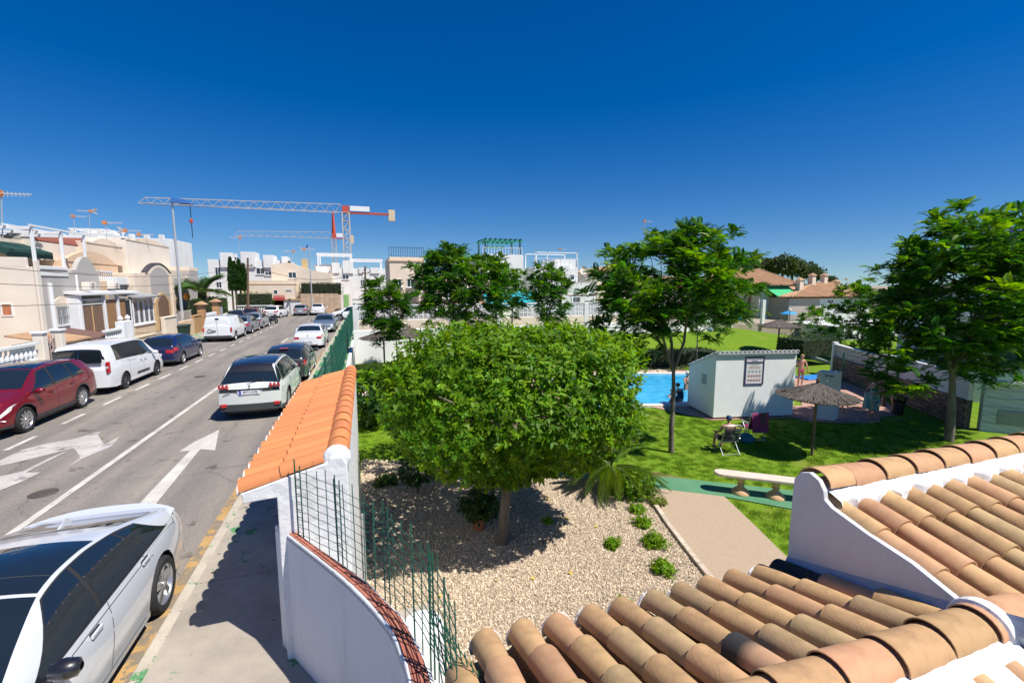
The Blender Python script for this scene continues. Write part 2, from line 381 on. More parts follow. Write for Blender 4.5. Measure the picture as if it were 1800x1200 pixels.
# ================================================================ garden terrain
def S(a, b, x):
    t = min(1, max(0, (x-a)/(b-a))); return t*t*(3-2*t)
def gh(x, y): return GZ + 1.62*S(25,36,y)*S(3,12,x)*(1-S(30,46,x))
grass = mat('lawn', (0.12,0.215,0.012), 0.9, 0.2, 0.8, 0.2, 45, c2=(0.16,0.255,0.022), detail=9, spec=0.1)
qn_=grass.node_tree.nodes; ql_=grass.node_tree.links; qb_=qn_['Principled BSDF']; qs_=qb_.inputs['Base Color'].links[0].from_socket
qv_=qn_.new('ShaderNodeTexNoise'); qv_.inputs['Scale'].default_value=38; qv_.inputs['Detail'].default_value=3; ql_.new([q for q in qn_ if q.type=='TEX_COORD'][0].outputs['Object'],qv_.inputs['Vector'])
qr_=qn_.new('ShaderNodeValToRGB'); qr_.color_ramp.elements[0].position=.33; qr_.color_ramp.elements[1].position=.66; qr_.color_ramp.elements[0].color=(.55,.6,.5,1); qr_.color_ramp.elements[1].color=(1.25,1.2,1.1,1); ql_.new(qv_.outputs[0],qr_.inputs[0])
qd_=qn_.new('ShaderNodeTexNoise'); qd_.inputs['Scale'].default_value=.55; qd_.inputs['Detail'].default_value=9; ql_.new([q for q in qn_ if q.type=='TEX_COORD'][0].outputs['Object'],qd_.inputs['Vector'])
qe_=qn_.new('ShaderNodeValToRGB'); qe_.color_ramp.elements[0].position=.60; qe_.color_ramp.elements[1].position=.74; qe_.color_ramp.elements[0].color=(0,0,0,1); qe_.color_ramp.elements[1].color=(.55,.55,.55,1); ql_.new(qd_.outputs[0],qe_.inputs[0])
qf_=qn_.new('ShaderNodeMix'); qf_.data_type='RGBA'; ql_.new(qe_.outputs[0],qf_.inputs[0]); ql_.new(qs_,qf_.inputs[6]); qf_.inputs[7].default_value=(.26,.21,.07,1); qs_=qf_.outputs[2]
qm_=qn_.new('ShaderNodeMix'); qm_.data_type='RGBA'; qm_.blend_type='MULTIPLY'; qm_.inputs[0].default_value=.9; ql_.new(qs_,qm_.inputs[6]); ql_.new(qr_.outputs[0],qm_.inputs[7]); ql_.new(qm_.outputs[2],qb_.inputs['Base Color'])
xs = sorted(set([-0.94,0,1,2,3,5,7,9,11,13,15,18,21,24,27,30,33,36,40,44,48,55,65,80,110])); ys = [-3,0,4,8,12,16,20,23,25,27,29,31,33,35,36.2,40,46,54,64,90,130]
tb = MB(); tb.grid([[(x,y,gh(x,y)) for y in ys] for x in xs], len(xs), len(ys))
lawn = struct(tb.build('lawn', grass, smooth=60))
# dry straw-coloured patch of turf round the pool end
def drape(pts, m, dz, name):
    me = flatpoly([(x,y,gh(x,y)+dz) for x,y in pts], name, m); return struct(link(name, me))
def gpts(L, z=GZ): return [tuple(G(x,y,z))[:2] for x,y in L]
drape(gpts([(1128,640),(1170,625),(1215,634),(1200,652),(1128,656)]), mat('dry_turf',(0.22,0.17,0.06),0.95,0.3,2.5,0.4,40,c2=(0.14,0.17,0.04)), 0.012, 'dry_turf')
drape(gpts([(1128,838),(1150,828),(1195,838),(1262,853),(1255,858),(1130,845)]), mat('dry_turf',(0,0,0)), 0.006, 'dry_turf')
# gravel bed: sheet below, stones above
grav = [(-0.3,0.5),(-0.3,14.6),(1.2,13.9),(3.2,12.7),(4.9,11.6),(6.2,11.0),(7.05,10.45),(6.75,9.4),(6.45,8.4),(6.15,7.2),(5.9,6.1),(5.2,3.2),(5.0,0.5)]
gbase = mat('gravel_bed', (0.30,0.235,0.17), 0.95, 0.25, 30, 0.8, 50)
gsheet = drape(grav, gbase, 0.02, 'gravel_bed')
def lawn_gn(o, kind, density, seed=1, size=1.0, mt=None):
    # real stones or blades set out over the sheet with geometry nodes
    ng = bpy.data.node_groups.new('scatter', 'GeometryNodeTree')
    ng.interface.new_socket('Geometry', in_out='INPUT', socket_type='NodeSocketGeometry'); ng.interface.new_socket('Geometry', in_out='OUTPUT', socket_type='NodeSocketGeometry')
    N = ng.nodes; L = ng.links; gi = N.new('NodeGroupInput'); go = N.new('NodeGroupOutput')
    ds = N.new('GeometryNodeDistributePointsOnFaces'); ds.inputs['Density'].default_value = density; ds.inputs['Seed'].default_value = seed
    L.new(gi.outputs[0], ds.inputs['Mesh'])
    ip = N.new('GeometryNodeInstanceOnPoints'); L.new(ds.outputs['Points'], ip.inputs['Points'])
    if kind == 'stone':
        ic = N.new('GeometryNodeMeshIcoSphere'); ic.inputs['Radius'].default_value = 0.016*size; ic.inputs['Subdivisions'].default_value = 1
        src = ic.outputs[0]
        tr = N.new('GeometryNodeTransform'); tr.inputs['Scale'].default_value = (1.25,0.85,0.62); L.new(src, tr.inputs[0]); src = tr.outputs[0]
    else:
        oi = N.new('GeometryNodeObjectInfo'); oi.inputs['Object'].default_value = kind; oi.transform_space = 'ORIGINAL'; src = oi.outputs['Geometry']
    L.new(src, ip.inputs['Instance'])
    rr = N.new('FunctionNodeRandomValue'); rr.data_type = 'FLOAT_VECTOR'; rr.inputs['Max'].default_value = (6.28,6.28,6.28) if kind == 'stone' else (0.3,0.3,6.28)
    rs = N.new('FunctionNodeRandomValue'); rs.data_type = 'FLOAT'; rs.inputs[2].default_value = 0.5; rs.inputs[3].default_value = 1.25
    L.new(rr.outputs[0], ip.inputs['Rotation']); L.new(rs.outputs[1], ip.inputs['Scale'])
    sm_ = N.new('GeometryNodeSetMaterial'); sm_.inputs[2].default_value = mt; L.new(ip.outputs[0], sm_.inputs[0])
    L.new(sm_.outputs[0], go.inputs[0])
    md = o.modifiers.new('scatter', 'NODES'); md.node_group = ng
stonem = mat('gravel_stone', (0.52,0.42,0.31), 0.9, 0.25, 20, objrand=0.5)
gs = drape(grav, stonem, 0.024, 'gravel'); gs['kind'] = 'stuff'; gs['label'] = 'pale crushed stone gravel over the planting bed'
lawn_gn(gs, 'stone', 2500, 3, 1.0, stonem)
gs2 = drape(grav, stonem, 0.032, 'gravel'); gs2['kind'] = 'stuff'; gs2['label'] = 'larger loose stones on the gravel bed'
lawn_gn(gs2, 'stone', 220, 9, 1.5, stonem)
gbl = mat('grass_blade', (0.17,0.30,0.014), 0.55, 0.2, 2, objrand=0.35, transl=0.35, spec=0.25)
def near_grass(pts, name, dens, label):
    P = np.array(pts); x0,y0 = P.min(0); x1,y1 = P.max(0); rg = np.random.RandomState(len(pts)+int(dens))
    n = int((x1-x0)*(y1-y0)*dens); q = np.c_[rg.uniform(x0,x1,n), rg.uniform(y0,y1,n)]
    ins = np.zeros(n,bool); j = len(P)-1
    for i in range(len(P)):
        xi,yi = P[i]; xj,yj = P[j]
        c = ((yi>q[:,1])!=(yj>q[:,1])) & (q[:,0] < (xj-xi)*(q[:,1]-yi)/((yj-yi)+1e-12)+xi); ins ^= c; j = i
    q = q[ins]; n = len(q)
    me = bpy.data.meshes.new(name); z = np.array([gh(a,b) for a,b in q]) + 0.004
    me.vertices.add(n); me.vertices.foreach_set('co', np.c_[q,z].astype(np.float32).ravel()); me.materials.append(gbl)
    o = link(name, me, kind='stuff'); o['label'] = label
    ng = bpy.data.node_groups.new('tufts','GeometryNodeTree')
    ng.interface.new_socket('Geometry', in_out='INPUT', socket_type='NodeSocketGeometry'); ng.interface.new_socket('Geometry', in_out='OUTPUT', socket_type='NodeSocketGeometry')
    N = ng.nodes; L = ng.links; gi = N.new('NodeGroupInput'); go = N.new('NodeGroupOutput'); ip = N.new('GeometryNodeInstanceOnPoints')
    L.new(gi.outputs[0], ip.inputs['Points'])
    # blade clump from eight curved cones arranged in a grid
    cone = N.new('GeometryNodeMeshCone'); cone.inputs['Vertices'].default_value = 3; cone.inputs['Radius Bottom'].default_value = 0.0045; cone.inputs['Depth'].default_value = 0.05; cone.fill_type = 'NONE'
    gr = N.new('GeometryNodeMeshGrid'); gr.inputs['Size X'].default_value = 0.17; gr.inputs['Size Y'].default_value = 0.17; gr.inputs['Vertices X'].default_value = 6; gr.inputs['Vertices Y'].default_value = 6
    sp_ = N.new('GeometryNodeSetPosition'); rv = N.new('FunctionNodeRandomValue'); rv.data_type = 'FLOAT_VECTOR'; rv.inputs[0].default_value = (-0.025,-0.025,-0.012); rv.inputs[1].default_value = (0.025,0.025,0.004)
    L.new(gr.outputs[0], sp_.inputs[0]); L.new(rv.outputs[0], sp_.inputs['Offset'])
    i2 = N.new('GeometryNodeInstanceOnPoints'); L.new(sp_.outputs[0], i2.inputs['Points']); L.new(cone.outputs[0], i2.inputs['Instance'])
    r2 = N.new('FunctionNodeRandomValue'); r2.data_type = 'FLOAT_VECTOR'; r2.inputs[0].default_value = (-0.5,-0.5,0); r2.inputs[1].default_value = (0.5,0.5,6.28); L.new(r2.outputs[0], i2.inputs['Rotation'])
    rl = N.new('GeometryNodeRealizeInstances'); L.new(i2.outputs[0], rl.inputs[0])
    L.new(rl.outputs[0], ip.inputs['Instance'])
    r3 = N.new('FunctionNodeRandomValue'); r3.data_type = 'FLOAT_VECTOR'; r3.inputs[1].default_value = (0,0,6.28); L.new(r3.outputs[0], ip.inputs['Rotation'])
    r4 = N.new('FunctionNodeRandomValue'); r4.inputs[2].default_value = 0.7; r4.inputs[3].default_value = 1.3; L.new(r4.outputs[1], ip.inputs['Scale'])
    sm_ = N.new('GeometryNodeSetMaterial'); sm_.inputs[2].default_value = gbl; L.new(ip.outputs[0], sm_.inputs[0]); L.new(sm_.outputs[0], go.inputs[0])
    md = o.modifiers.new('tufts','NODES'); md.node_group = ng
    return o
# path of exposed aggregate with a pale edging kerb, green walkway, brick paving by the shed
pathm = mat('exposed_aggregate', (0.34,0.25,0.165), 0.9, 0.35, 45, 0.5, 60, c2=(0.46,0.35,0.25))
drape([(7.05,10.3),(8.8,9.1),(8.45,7.9),(8.1,6.8),(7.8,5.8),(7.2,2.5),(4.4,2.5),(5.35,3.6),(5.95,5.9),(6.35,7.6),(6.75,9.0)], pathm, 0.03, 'path')
gw = [(3.0,12.9),(5.0,12.0),(6.7,11.3),(8.4,10.45),(10.2,9.25),(13,7.4),(16,5.4),(20,2.8),(19.5,1.4),(15,4.4),(11.5,6.85),(10.0,7.95),(8.8,9.1),(7.05,10.3),(4.9,11.5),(3.2,12.6)]
drape(gw, mat('green_walkway',(0.07,0.205,0.105),0.75,0.12,1.2,0.15,30,c2=(0.10,0.25,0.13)), 0.026, 'walkway')
ek = thing('edging', 'pale rough stone edging between gravel bed and path', 'edging', (6,8,GZ), world=True)
ep = [(7.12,10.5),(6.78,9.3),(6.48,8.35),(6.18,7.2),(5.93,6.1),(5.5,4.6),(5.2,3.3)]
em = mat('edging_stone',(0.52,0.43,0.34),0.9,0.2,9,0.5,40,objrand=0.15)
for (ax,ay),(bx,by) in zip(ep,ep[1:]):
    L_ = math.hypot(bx-ax,by-ay); n_ = max(1,round(L_/0.33))
    for k in range(n_):
        p = Vector((ax+(bx-ax)*k/n_, ay+(by-ay)*k/n_, GZ+0.04)); q = Vector((ax+(bx-ax)*(k+.96)/n_, ay+(by-ay)*(k+.96)/n_, GZ+0.04))
        MB().bar(p,q,0.10,0.13).build('stone', em, ek)
# near end edging of gravel against the lawn: short roll of pale stones
eb = thing('edging', 'row of small pale stones between lawn and gravel bed', 'edging', (3,12.5,GZ))
ed2 = [(-0.25,14.62),(1.2,13.95),(3.2,12.75),(4.9,11.65),(6.2,11.05),(7.05,10.5)]
for (ax,ay),(bx,by) in zip(ed2,ed2[1:]):
    n_ = int(math.hypot(bx-ax,by-ay)/0.16)
    for k in range(n_):
        t=(k+.5)/n_; MB().lathe([(0.01,0.05),(0.05,0.04),(0.065,0.0),(0.05,-0.03)],6,(ax+(bx-ax)*t,ay+(by-ay)*t,GZ+0.03)).build('stone', em, eb)

near_grass([(7.9,5.7),(8.2,6.8),(8.55,7.9),(8.85,9.0),(10.0,7.85),(11.5,6.75),(11.5,2.0),(7.0,2.0)],'grass',34,'short green grass between the path and the walkway')
near_grass([(3.2,13.0),(5.0,12.1),(6.7,11.4),(8.4,10.55),(10.2,9.35),(13,7.5),(16,5.5),(20,8.3),(21.5,12.2),(19,12.6),(17,13.1),(13.5,14.6),(12.8,16.4),(11,17.0),(8,17.5),(-0.5,19),(-0.5,14.9),(1.2,14.1)],'grass',30,'mown lawn of real blades round the trees, parasol and bench')
# ================================================================ near walls and tiled roofs
WH = M['white']
whn = mat('hand_trowelled_white', (0.56,0.55,0.53), 0.85, 0.04, 4, 0.8, 9, c2=(0.74,0.74,0.73), thr=(0.27,0.44), detail=8)
def tile_mesh(name, m, L=0.46, r0=0.098, r1=0.078, h=1.0, n=10, t=0.013):
    # barrel tile, axis along +X (x=0 is the wide lower end), convex up, arc flattened by h
    vs = []; fs = []
    def ring(x, r):
        return [(x, r*math.cos(a), r*h*math.sin(a)) for a in [math.pi*k/n for k in range(n+1)]]
    A = ring(0, r0); B = ring(0, r0-t); C_ = ring(L*0.5,(r0+r1)/2+0.0015); D = ring(L, r1)
    vs = A + C_ + D + B + [(L, y*(r1-t)/r1, z*(r1-t)/r1) for _,y,z in D]
    k = n+1
    for i in range(n):
        fs += [(i,i+1,k+i+1,k+i),(k+i,k+i+1,2*k+i+1,2*k+i),(i,3*k+i,3*k+i+1,i+1),(3*k+i,4*k+i,4*k+i+1,3*k+i+1),(2*k+i,2*k+i+1,4*k+i+1,4*k+i)]
    fs += [(0,k,2*k,4*k,3*k),(n,3*k+n,4*k+n,2*k+n,k+n)]
    me = MB().add(vs, fs).mesh(name, m, 50); return me
TOLD = M['tileold']; TNEW = M['tilenew']
# extra mottling of the old tiles comes with their own soot and lime
tgreen = mat('mossy_clay_tile', (0.30,0.21,0.10), 0.85, 0.15, 7, 0.10, 70, c2=(0.46,0.31,0.155), objrand=0.12, thr=(0.3,0.6), detail=8)
tpink = mat('pinkish_clay_tile', (0.40,0.205,0.11), 0.85, 0.15, 7, 0.10, 70, c2=(0.52,0.295,0.155), objrand=0.12, thr=(0.3,0.6), detail=8)
tcov = [tile_mesh('tile', TOLD), tile_mesh('tile', tgreen), tile_mesh('tile', tpink)]; tcov = [tcov[0], tcov[0], tcov[1], tcov[2], tcov[0]]
tchan_m = mat('gap_shade_channel_tile', (0.19,0.115,0.065), 0.9, 0.2, 6, 0.25, 60)  # clay colour darkened so the gaps between cover tiles look shaded
def chan_mesh(name, m, L=0.46, r=0.075):
    n = 6; k = n+1; vs = [(x, r*math.cos(a), -r*0.75*math.sin(a)) for x in (0,L) for a in [math.pi*q/n for q in range(n+1)]]
    vs += [(x, y*0.9, z*0.9+0.004) for x,y,z in vs[:]]
    fs = [(i,i+1,k+i+1,k+i) for i in range(n)] + [(2*k+i,3*k+i,3*k+i+1,2*k+i+1) for i in range(n)] + [(i,2*k+i,2*k+i+1,i+1) for i in range(n)]
    return MB().add(vs, fs).mesh(name, m, 50)
tchan = chan_mesh('channel_tile', tchan_m)
mort = mat('lime_mortar', (0.74,0.74,0.74), 0.9, 0.06, 8, 0.9, 18)
def place(me, parent, p, d, roll=0, name=None):
    # put a tile with its long axis along direction d
    o = bpy.data.objects.new(name or me.name.split('.')[0], me); col.objects.link(o)
    q = Vector(d).normalized().to_track_quat('X','Z'); o.rotation_euler = (q @ Euler((roll,0,0)).to_quaternion()).to_euler()
    o.location = Vector(p) - parent.location; o.parent = parent; return o
# ---- lower roof: falls away from the camera to its eave at y=2.57
RL = thing('tiled_roof', 'lower roof of tan barrel tiles falling away from the viewer, one tile sooty, one black', 'roof', (1.9,2.0,1.7))
sl_ = 0.333; th = math.atan(sl_); dirL = Vector((0,-math.cos(th),math.sin(th)))   # from eave up towards the ridge
MB().add([(0.45,2.60,1.585),(3.16,2.60,1.585),(3.16,1.15,2.065),(0.45,1.15,2.065),(0.45,2.60,1.50),(3.16,2.60,1.50),(3.16,1.15,1.50),(0.45,1.15,1.50)],
    [(0,1,2,3),(7,6,5,4),(0,4,5,1),(1,5,6,2),(2,6,7,3),(3,7,4,0)]).build('deck', mat('roof_mortar_bed',(0.22,0.16,0.11),0.95,0.2,5,0.4,20), RL)
black_tile = tile_mesh('tile', mat('black_clay_tile', (0.035,0.026,0.022), 0.8, 0.3, 8, 0.2, 60))  # near-black tile for the column beside the gable
rg = random.Random(3)
for k in range(11):
    x = 0.655 + 0.2475*k - (0.05 if k == 10 else 0)
    for j in range(3):
        p = Vector((x + rg.uniform(-.008,.008), 2.575 + rg.uniform(-.012,.012), 1.80-0.093)) + dirL*(0.40*j) + Vector((0,0,0.006+0.004*rg.random()))
        d = dirL + Vector((rg.uniform(-.02,.02),0,-0.03))
        dark = (k == 7 and j == 2)
        o = place(rg.choice(tcov), RL, p, d, rg.uniform(-.03,.03))
        if k == 5 and j == 2: soot = o
        if k == 10 and j == 0: o.data = black_tile
        place(tchan, RL, Vector((x+0.124, 2.60, 1.665)) + dirL*(0.40*j), dirL) if k < 10 else None
    # white mortar plug showing as a crescent at the eave
    c_ = MB(); n=10
    ou = [(0.108*math.cos(math.pi*q/n), 0.110*math.sin(math.pi*q/n)) for q in range(n+1)]
    c_.prism([(x+a, 1.695+b) for a,b in ou] + [(x-0.1,1.66),(x+0.1,1.66)], 'Y', 2.582, 2.598)
    c_.build('mortar_plug', mort, RL)
# sooty tile: its wide end is burnt black
sm_t = mat('sooty_clay_tile', (0.48,0.28,0.16), 0.85, 0.1, 6, 0.10, 90)
n_ = sm_t.node_tree.nodes; l_ = sm_t.node_tree.links; b_ = n_['Principled BSDF']; bs = b_.inputs['Base Color'].links[0].from_socket
tc_ = [q for q in n_ if q.type=='TEX_COORD'][0]; sx = n_.new('ShaderNodeSeparateXYZ'); l_.new(tc_.outputs['Object'], sx.inputs[0])
mr_ = n_.new('ShaderNodeMapRange'); mr_.inputs[1].default_value = 0.10; mr_.inputs[2].default_value = 0.19; l_.new(sx.outputs[0], mr_.inputs[0])
mx_ = n_.new('ShaderNodeMix'); mx_.data_type='RGBA'; mx_.inputs[6].default_value=(0.03,0.028,0.028,1); l_.new(mr_.outputs[0], mx_.inputs[0]); l_.new(bs, mx_.inputs[7]); l_.new(mx_.outputs[2], b_.inputs['Base Color'])
soot.data = tile_mesh('tile', sm_t); soot['label'] = 'tile burnt black at its lower end'
# left verge tiles along the roof edge by the mesh fence
for j in range(3): place(tcov[0], RL, Vector((0.47,2.45,1.66)) + dirL*(0.4*j), dirL, 0)
# ---- near ridge at y=1.36 and the slope on the viewer's side of it
RR = thing('ridge', 'nearest ridge of wide overlapping clay tiles bedded in white mortar', 'ridge', (2.4,1.36,2.2))
rid = [tile_mesh('ridge_tile', m_, 0.47, 0.122, 0.112, 0.82, 12, 0.008) for m_ in (TOLD, tpink, TOLD)]
for k in range(7):
    place(rid[k%3], RR, (3.14-0.375*k, 1.36+rg.uniform(-.006,.006), 2.16+rg.uniform(-.004,.004)), (-1,0.0,-0.02), rg.uniform(-.04,.04)) if False else None
for k in range(8):
    # wide end faces -x, overlapping the next
    place(rid[k%3], RR, (0.62+0.345*k, 1.365+rg.uniform(-.006,.006), 2.165+0.003*k), (1,0,-0.05), rg.uniform(-.04,.04))
MB().cbox(0.5,3.12,1.28,1.43,1.95,2.20,0.03).build('mortar_bed', whn, RR)
# lumpy white mortar strip on the viewer's side of the ridge
def lumpy(name, P0, P1, wdir, w0, amp, m, parent, seed, n=60, thick=0.05, h=0.03):
    rg2 = random.Random(seed); P0=Vector(P0); P1=Vector(P1); wd=Vector(wdir).normalized(); rows=[]
    up = Vector((0,0,1)); ph = rg2.random()*10
    for i in range(n+1):
        t=i/n; p=P0.lerp(P1,t); e = w0 + amp*(0.6*math.sin(ph+t*n*0.55)+0.4*math.sin(ph*3+t*n*1.3)+rg2.uniform(-.35,.35))
        rows.append([tuple(p+up*(-thick)), tuple(p+up*h), tuple(p+wd*e*0.5+up*(h+rg2.uniform(0,.012))), tuple(p+wd*e*0.93+up*(h*0.7+rg2.uniform(0,.008))), tuple(p+wd*e+up*(-0.005)), tuple(p+wd*e+up*(-thick))])
    return MB().grid(rows, n+1, 6).build(name, m, parent, smooth=60)
down_near = Vector((0,-1,-0.333))
lumpy('mortar_strip', (0.6,1.30,2.17), (3.1,1.30,2.19), down_near, 0.20, 0.035, whn, RR, 4, thick=0.08, h=0.012)
# tiles of the slope below this ridge
for k in range(11):
    x = 0.72 + 0.2475*k
    for j in range(3):
        p = Vector((x, 1.30-0.30-0.36*j, 2.165-0.10-0.12*j))
        place(rg.choice(tcov), RR, p+Vector((0,-0.25,-0.1)), (0,1,0.31), rg.uniform(-.03,.03))
MB().add([(0.5,1.3,2.03),(3.12,1.3,2.03),(3.12,-0.2,1.55),(0.5,-0.2,1.55)],[(0,1,2,3)]).build('deck', mat('roof_mortar_bed',(0,0,0)), RR)
# rounded white cap closing the ridge against the gable wall
MB().lathe([(0.0,3.155),(0.150,3.155),(0.155,3.12),(0.150,3.09),(0.12,3.075)],16,(0,1.365,2.15),'X',-0.2,math.pi+0.2).build('mortar_cap', whn, RR)
# ---- white gable wall and upper roof rising to a ridge at y=2.45
GW = thing('gable_wall', 'white rendered gable wall with rounded top, shaded, at the end of the upper tiled roof', 'wall', (3.3,2.0,1.5))
prof = [(2.56,-1.6),(2.56,2.40),(2.555,2.50),(2.51,2.565),(2.435,2.595),(2.36,2.565),(2.315,2.50),(2.305,2.44),(2.25,2.405),(2.0,2.345),(1.73,2.30),(1.4,2.19),(1.22,2.15),(0.7,2.03),(0.0,1.85),(0.0,-1.6)]
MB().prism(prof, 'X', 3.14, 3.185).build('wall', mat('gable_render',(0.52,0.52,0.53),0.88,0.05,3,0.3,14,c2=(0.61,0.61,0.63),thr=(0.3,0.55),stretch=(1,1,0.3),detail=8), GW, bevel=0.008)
# coved foot where the gable meets the lower roof
MB().add([(3.15,2.56,1.86),(3.10,2.56,1.775),(3.15,1.2,2.32),(3.10,1.2,2.23),(3.15,2.56,1.70),(3.15,1.2,2.1)],[(0,1,3,2),(0,4,1),(2,3,5),(4,5,3,1)]).build('cove', mat('bluish_waterproof_paint',(0.30,0.36,0.44),0.7,0.1,3,0.3,20), GW)
RU = thing('tiled_roof', 'upper roof of tan and greenish barrel tiles sloping toward the viewer', 'roof', (6,1.8,2.2))
su = 0.235; tu = math.atan(su); dirU = Vector((0,math.cos(tu),math.sin(tu)))
MB().add([(3.27,2.5,2.36),(9.5,2.5,2.36),(9.5,-0.4,1.70),(3.27,-0.4,1.70),(3.27,2.5,1.2),(9.5,2.5,1.2),(9.5,-0.4,1.2),(3.27,-0.4,1.2)],[(0,3,2,1),(0,1,5,4),(3,7,6,2),(0,4,7,3)]).build('deck', mat('roof_mortar_bed',(0,0,0)), RU)
for k in range(25):
    x = 3.255 + 0.243*k
    nj = 7 if k < 14 else 5
    for j in range(nj):
        p = Vector((x+rg.uniform(-.007,.007), 2.34-0.345*(j+1)+rg.uniform(-.012,.012), 0)); p.z = 2.372 - (2.34-p.y)*su + 0.004*rg.random()
        place(rg.choice(tcov), RU, p, dirU+Vector((rg.uniform(-.02,.02),0,-0.012)), rg.uniform(-.03,.03))
    for j in range(0, nj, 1):
        p = Vector((x+0.1215, 2.34-0.345*(j+1), 0)); p.z = 2.375 - (2.34-p.y)*su
        if k < 24: place(tchan, RU, p, dirU)
ridU = [tile_mesh('ridge_tile', m_, 0.44, 0.130, 0.114, 0.80, 12, 0.009) for m_ in (TOLD, tpink)]
for k in range(19):
    place(ridU[k%2], RU, (3.13+0.345*k, 2.435+0.004*k+rg.uniform(-.005,.005), 2.505-0.003*(k%2)), (1,0.01,-0.045), rg.uniform(-.04,.04)) if k else place(ridU[0], RU, (3.20,2.435,2.515),(1,0.01,-0.03))
MB().cbox(3.16,9.5,2.35,2.54,1.2,2.50,0.02).build('mortar_bed', whn, RU)
lumpy('mortar_strip', (3.2,2.36,2.475), (9.4,2.36,2.475), (0,-1,-0.34), 0.125, 0.034, whn, RU, 8, n=200, thick=0.12, h=0.026)
cb = MB(); cb.tube([(4.6+0.06*k, 1.86-0.05*k+0.02*math.sin(k), 2.40-0.004*k+0.02*math.sin(k*1.2)) for k in range(16)], 0.006, 6)
tag(cb.build('cable', M['black'], None, 40), 'thin black cable lying loosely over the upper tiled roof', 'cable')
# house body under these roofs so nothing floats
hb = MB(); hb.box(0.55,3.14,-1.5,2.50,-1.6,1.52); hb.box(3.27,9.5,-1.5,2.52,-1.6,1.6)
tag(hb.build('house', WH), 'white house body under the foreground tiled roofs', 'house')

# ---- street wall topped with orange tiles (y 4.8 to 9.7)
SW = thing('tiled_wall', 'white street wall capped with a lean-to of orange barrel tiles', 'wall', (-0.6,7,0))
wp = [(-0.905,-1.7),(-0.905,1.90),(-1.20,1.885),(-1.215,1.985),(-0.42,2.20),(-0.40,2.25),(-0.28,2.25),(-0.235,2.16),(-0.235,-1.7)]
MB().prism(wp, 'Y', 4.80, 9.75).build('wall', whn, SW, bevel=0.01)
# lumpy foot of the cantilevered eave
orient = Vector((1,0,0.27))
tn = tile_mesh('tile', TNEW, 0.44, 0.107, 0.092, 0.98)
for k in range(22):
    y = 4.92 + 0.2245*k
    for j in range(2):
        x = -1.235 + 0.385*j
        place(tn, SW, (x+rg.uniform(-.006,.006), y+rg.uniform(-.006,.006), 1.995+0.27*(x+1.235)+0.007*j), orient+Vector((0,rg.uniform(-.012,.012),-0.02)), rg.uniform(-.02,.02))
    n=10
    c_ = MB(); c_.prism([(y+0.112*math.cos(math.pi*q/n), 1.987+0.112*math.sin(math.pi*q/n)) for q in range(n+1)]+[(y-0.10,1.96),(y+0.10,1.96)], 'X', -1.252, -1.238)
    c_.build('mortar_plug', mort, SW)
    if k < 21: place(chan_mesh('channel_tile', TNEW, 0.8, 0.06) if k == 0 else chn, SW, (-1.225, y+0.112, 1.975), orient)
    if k == 0: chn = [o for o in SW.children if o.name.startswith('channel_tile')][0].data
rt = tile_mesh('ridge_tile', TNEW, 0.42, 0.122, 0.114, 1.0, 12, 0.009)
for k in range(15): place(rt, SW, (-0.335, 4.85+0.335*k, 2.235+rg.uniform(-.003,.003)), (0,1,-0.035), 0)
MB().lathe([(0.0,4.83),(0.11,4.825),(0.135,4.84),(0.14,4.87),(0.12,4.9)],14,(-0.335,0,2.225),'Y').build('mortar_cap', whn, SW, 50)
lumpy('mortar_strip', (-0.48,4.86,2.19), (-0.48,9.7,2.19), (-1,0,-0.2), 0.035, 0.014, whn, SW, 5, n=110, thick=0.1, h=0.03)
lumpy('mortar_strip', (-0.25,4.86,2.17), (-0.25,9.7,2.17), (1,0,-0.6), 0.02, 0.012, whn, SW, 6, n=110, thick=0.1, h=0.05)
# ---- curved low wall with brick coping, continuing toward the viewer
cin = [(-0.84,5.02),(-0.62,4.62),(-0.34,4.20),(-0.07,3.78),(0.08,3.48),(0.19,3.26),(0.25,3.03),(0.30,2.83),(0.33,2.6),(0.34,1.6)]
cout = [(-0.985,5.03),(-0.79,4.74),(-0.60,4.42),(-0.31,3.95),(-0.13,3.62),(-0.01,3.37),(0.09,3.12),(0.135,2.9),(0.165,2.68),(0.18,1.6)]
def smooth_poly(P, n=8):
    out=[]
    for i in range(len(P)-1):
        p0=Vector(P[max(i-1,0)]);p1=Vector(P[i]);p2=Vector(P[i+1]);p3=Vector(P[min(i+2,len(P)-1)])
        for k in range(n):
            t=k/n; out.append(0.5*((2*p1)+(p2-p0)*t+(2*p0-5*p1+4*p2-p3)*t*t+(3*p1-p0-3*p2+p3)*t**3))
    out.append(Vector(P[-1])); return out
ci = smooth_poly(cin,6); co = smooth_poly([cout[0]]+cout[2:4]+cout[4:],6)
def resamp(P,n):
    d=[0]
    for a,b in zip(P,P[1:]): d.append(d[-1]+(b-a).length)
    out=[]
    for k in range(n):
        s_=d[-1]*k/(n-1); i=max(0,min(len(P)-2,next((q for q in range(len(d)-1) if d[q+1]>=s_-1e-9),len(P)-2)))
        t=(s_-d[i])/max(1e-9,d[i+1]-d[i]); out.append(P[i].lerp(P[i+1],t))
    return out
NC=41; ci=resamp(ci,NC); co=resamp(co,NC)
CW = thing('curved_wall', 'curved white garden wall topped with red perforated bricks and a green wire fence behind', 'wall', (0,3.5,0))
wb = MB(); rows=[]
for a,b in zip(co,ci):
    n2=(a-b).normalized()*0.012
    rows.append([(a.x-n2.x*0,a.y,-1.7),(a.x,a.y,1.44),(a.x,a.y,1.475),(a.x-n2.x*2.0,a.y-n2.y*2.0,1.487),(b.x+n2.x*2,b.y+n2.y*2,1.487),(b.x,b.y,1.47),(b.x,b.y,-1.7)])
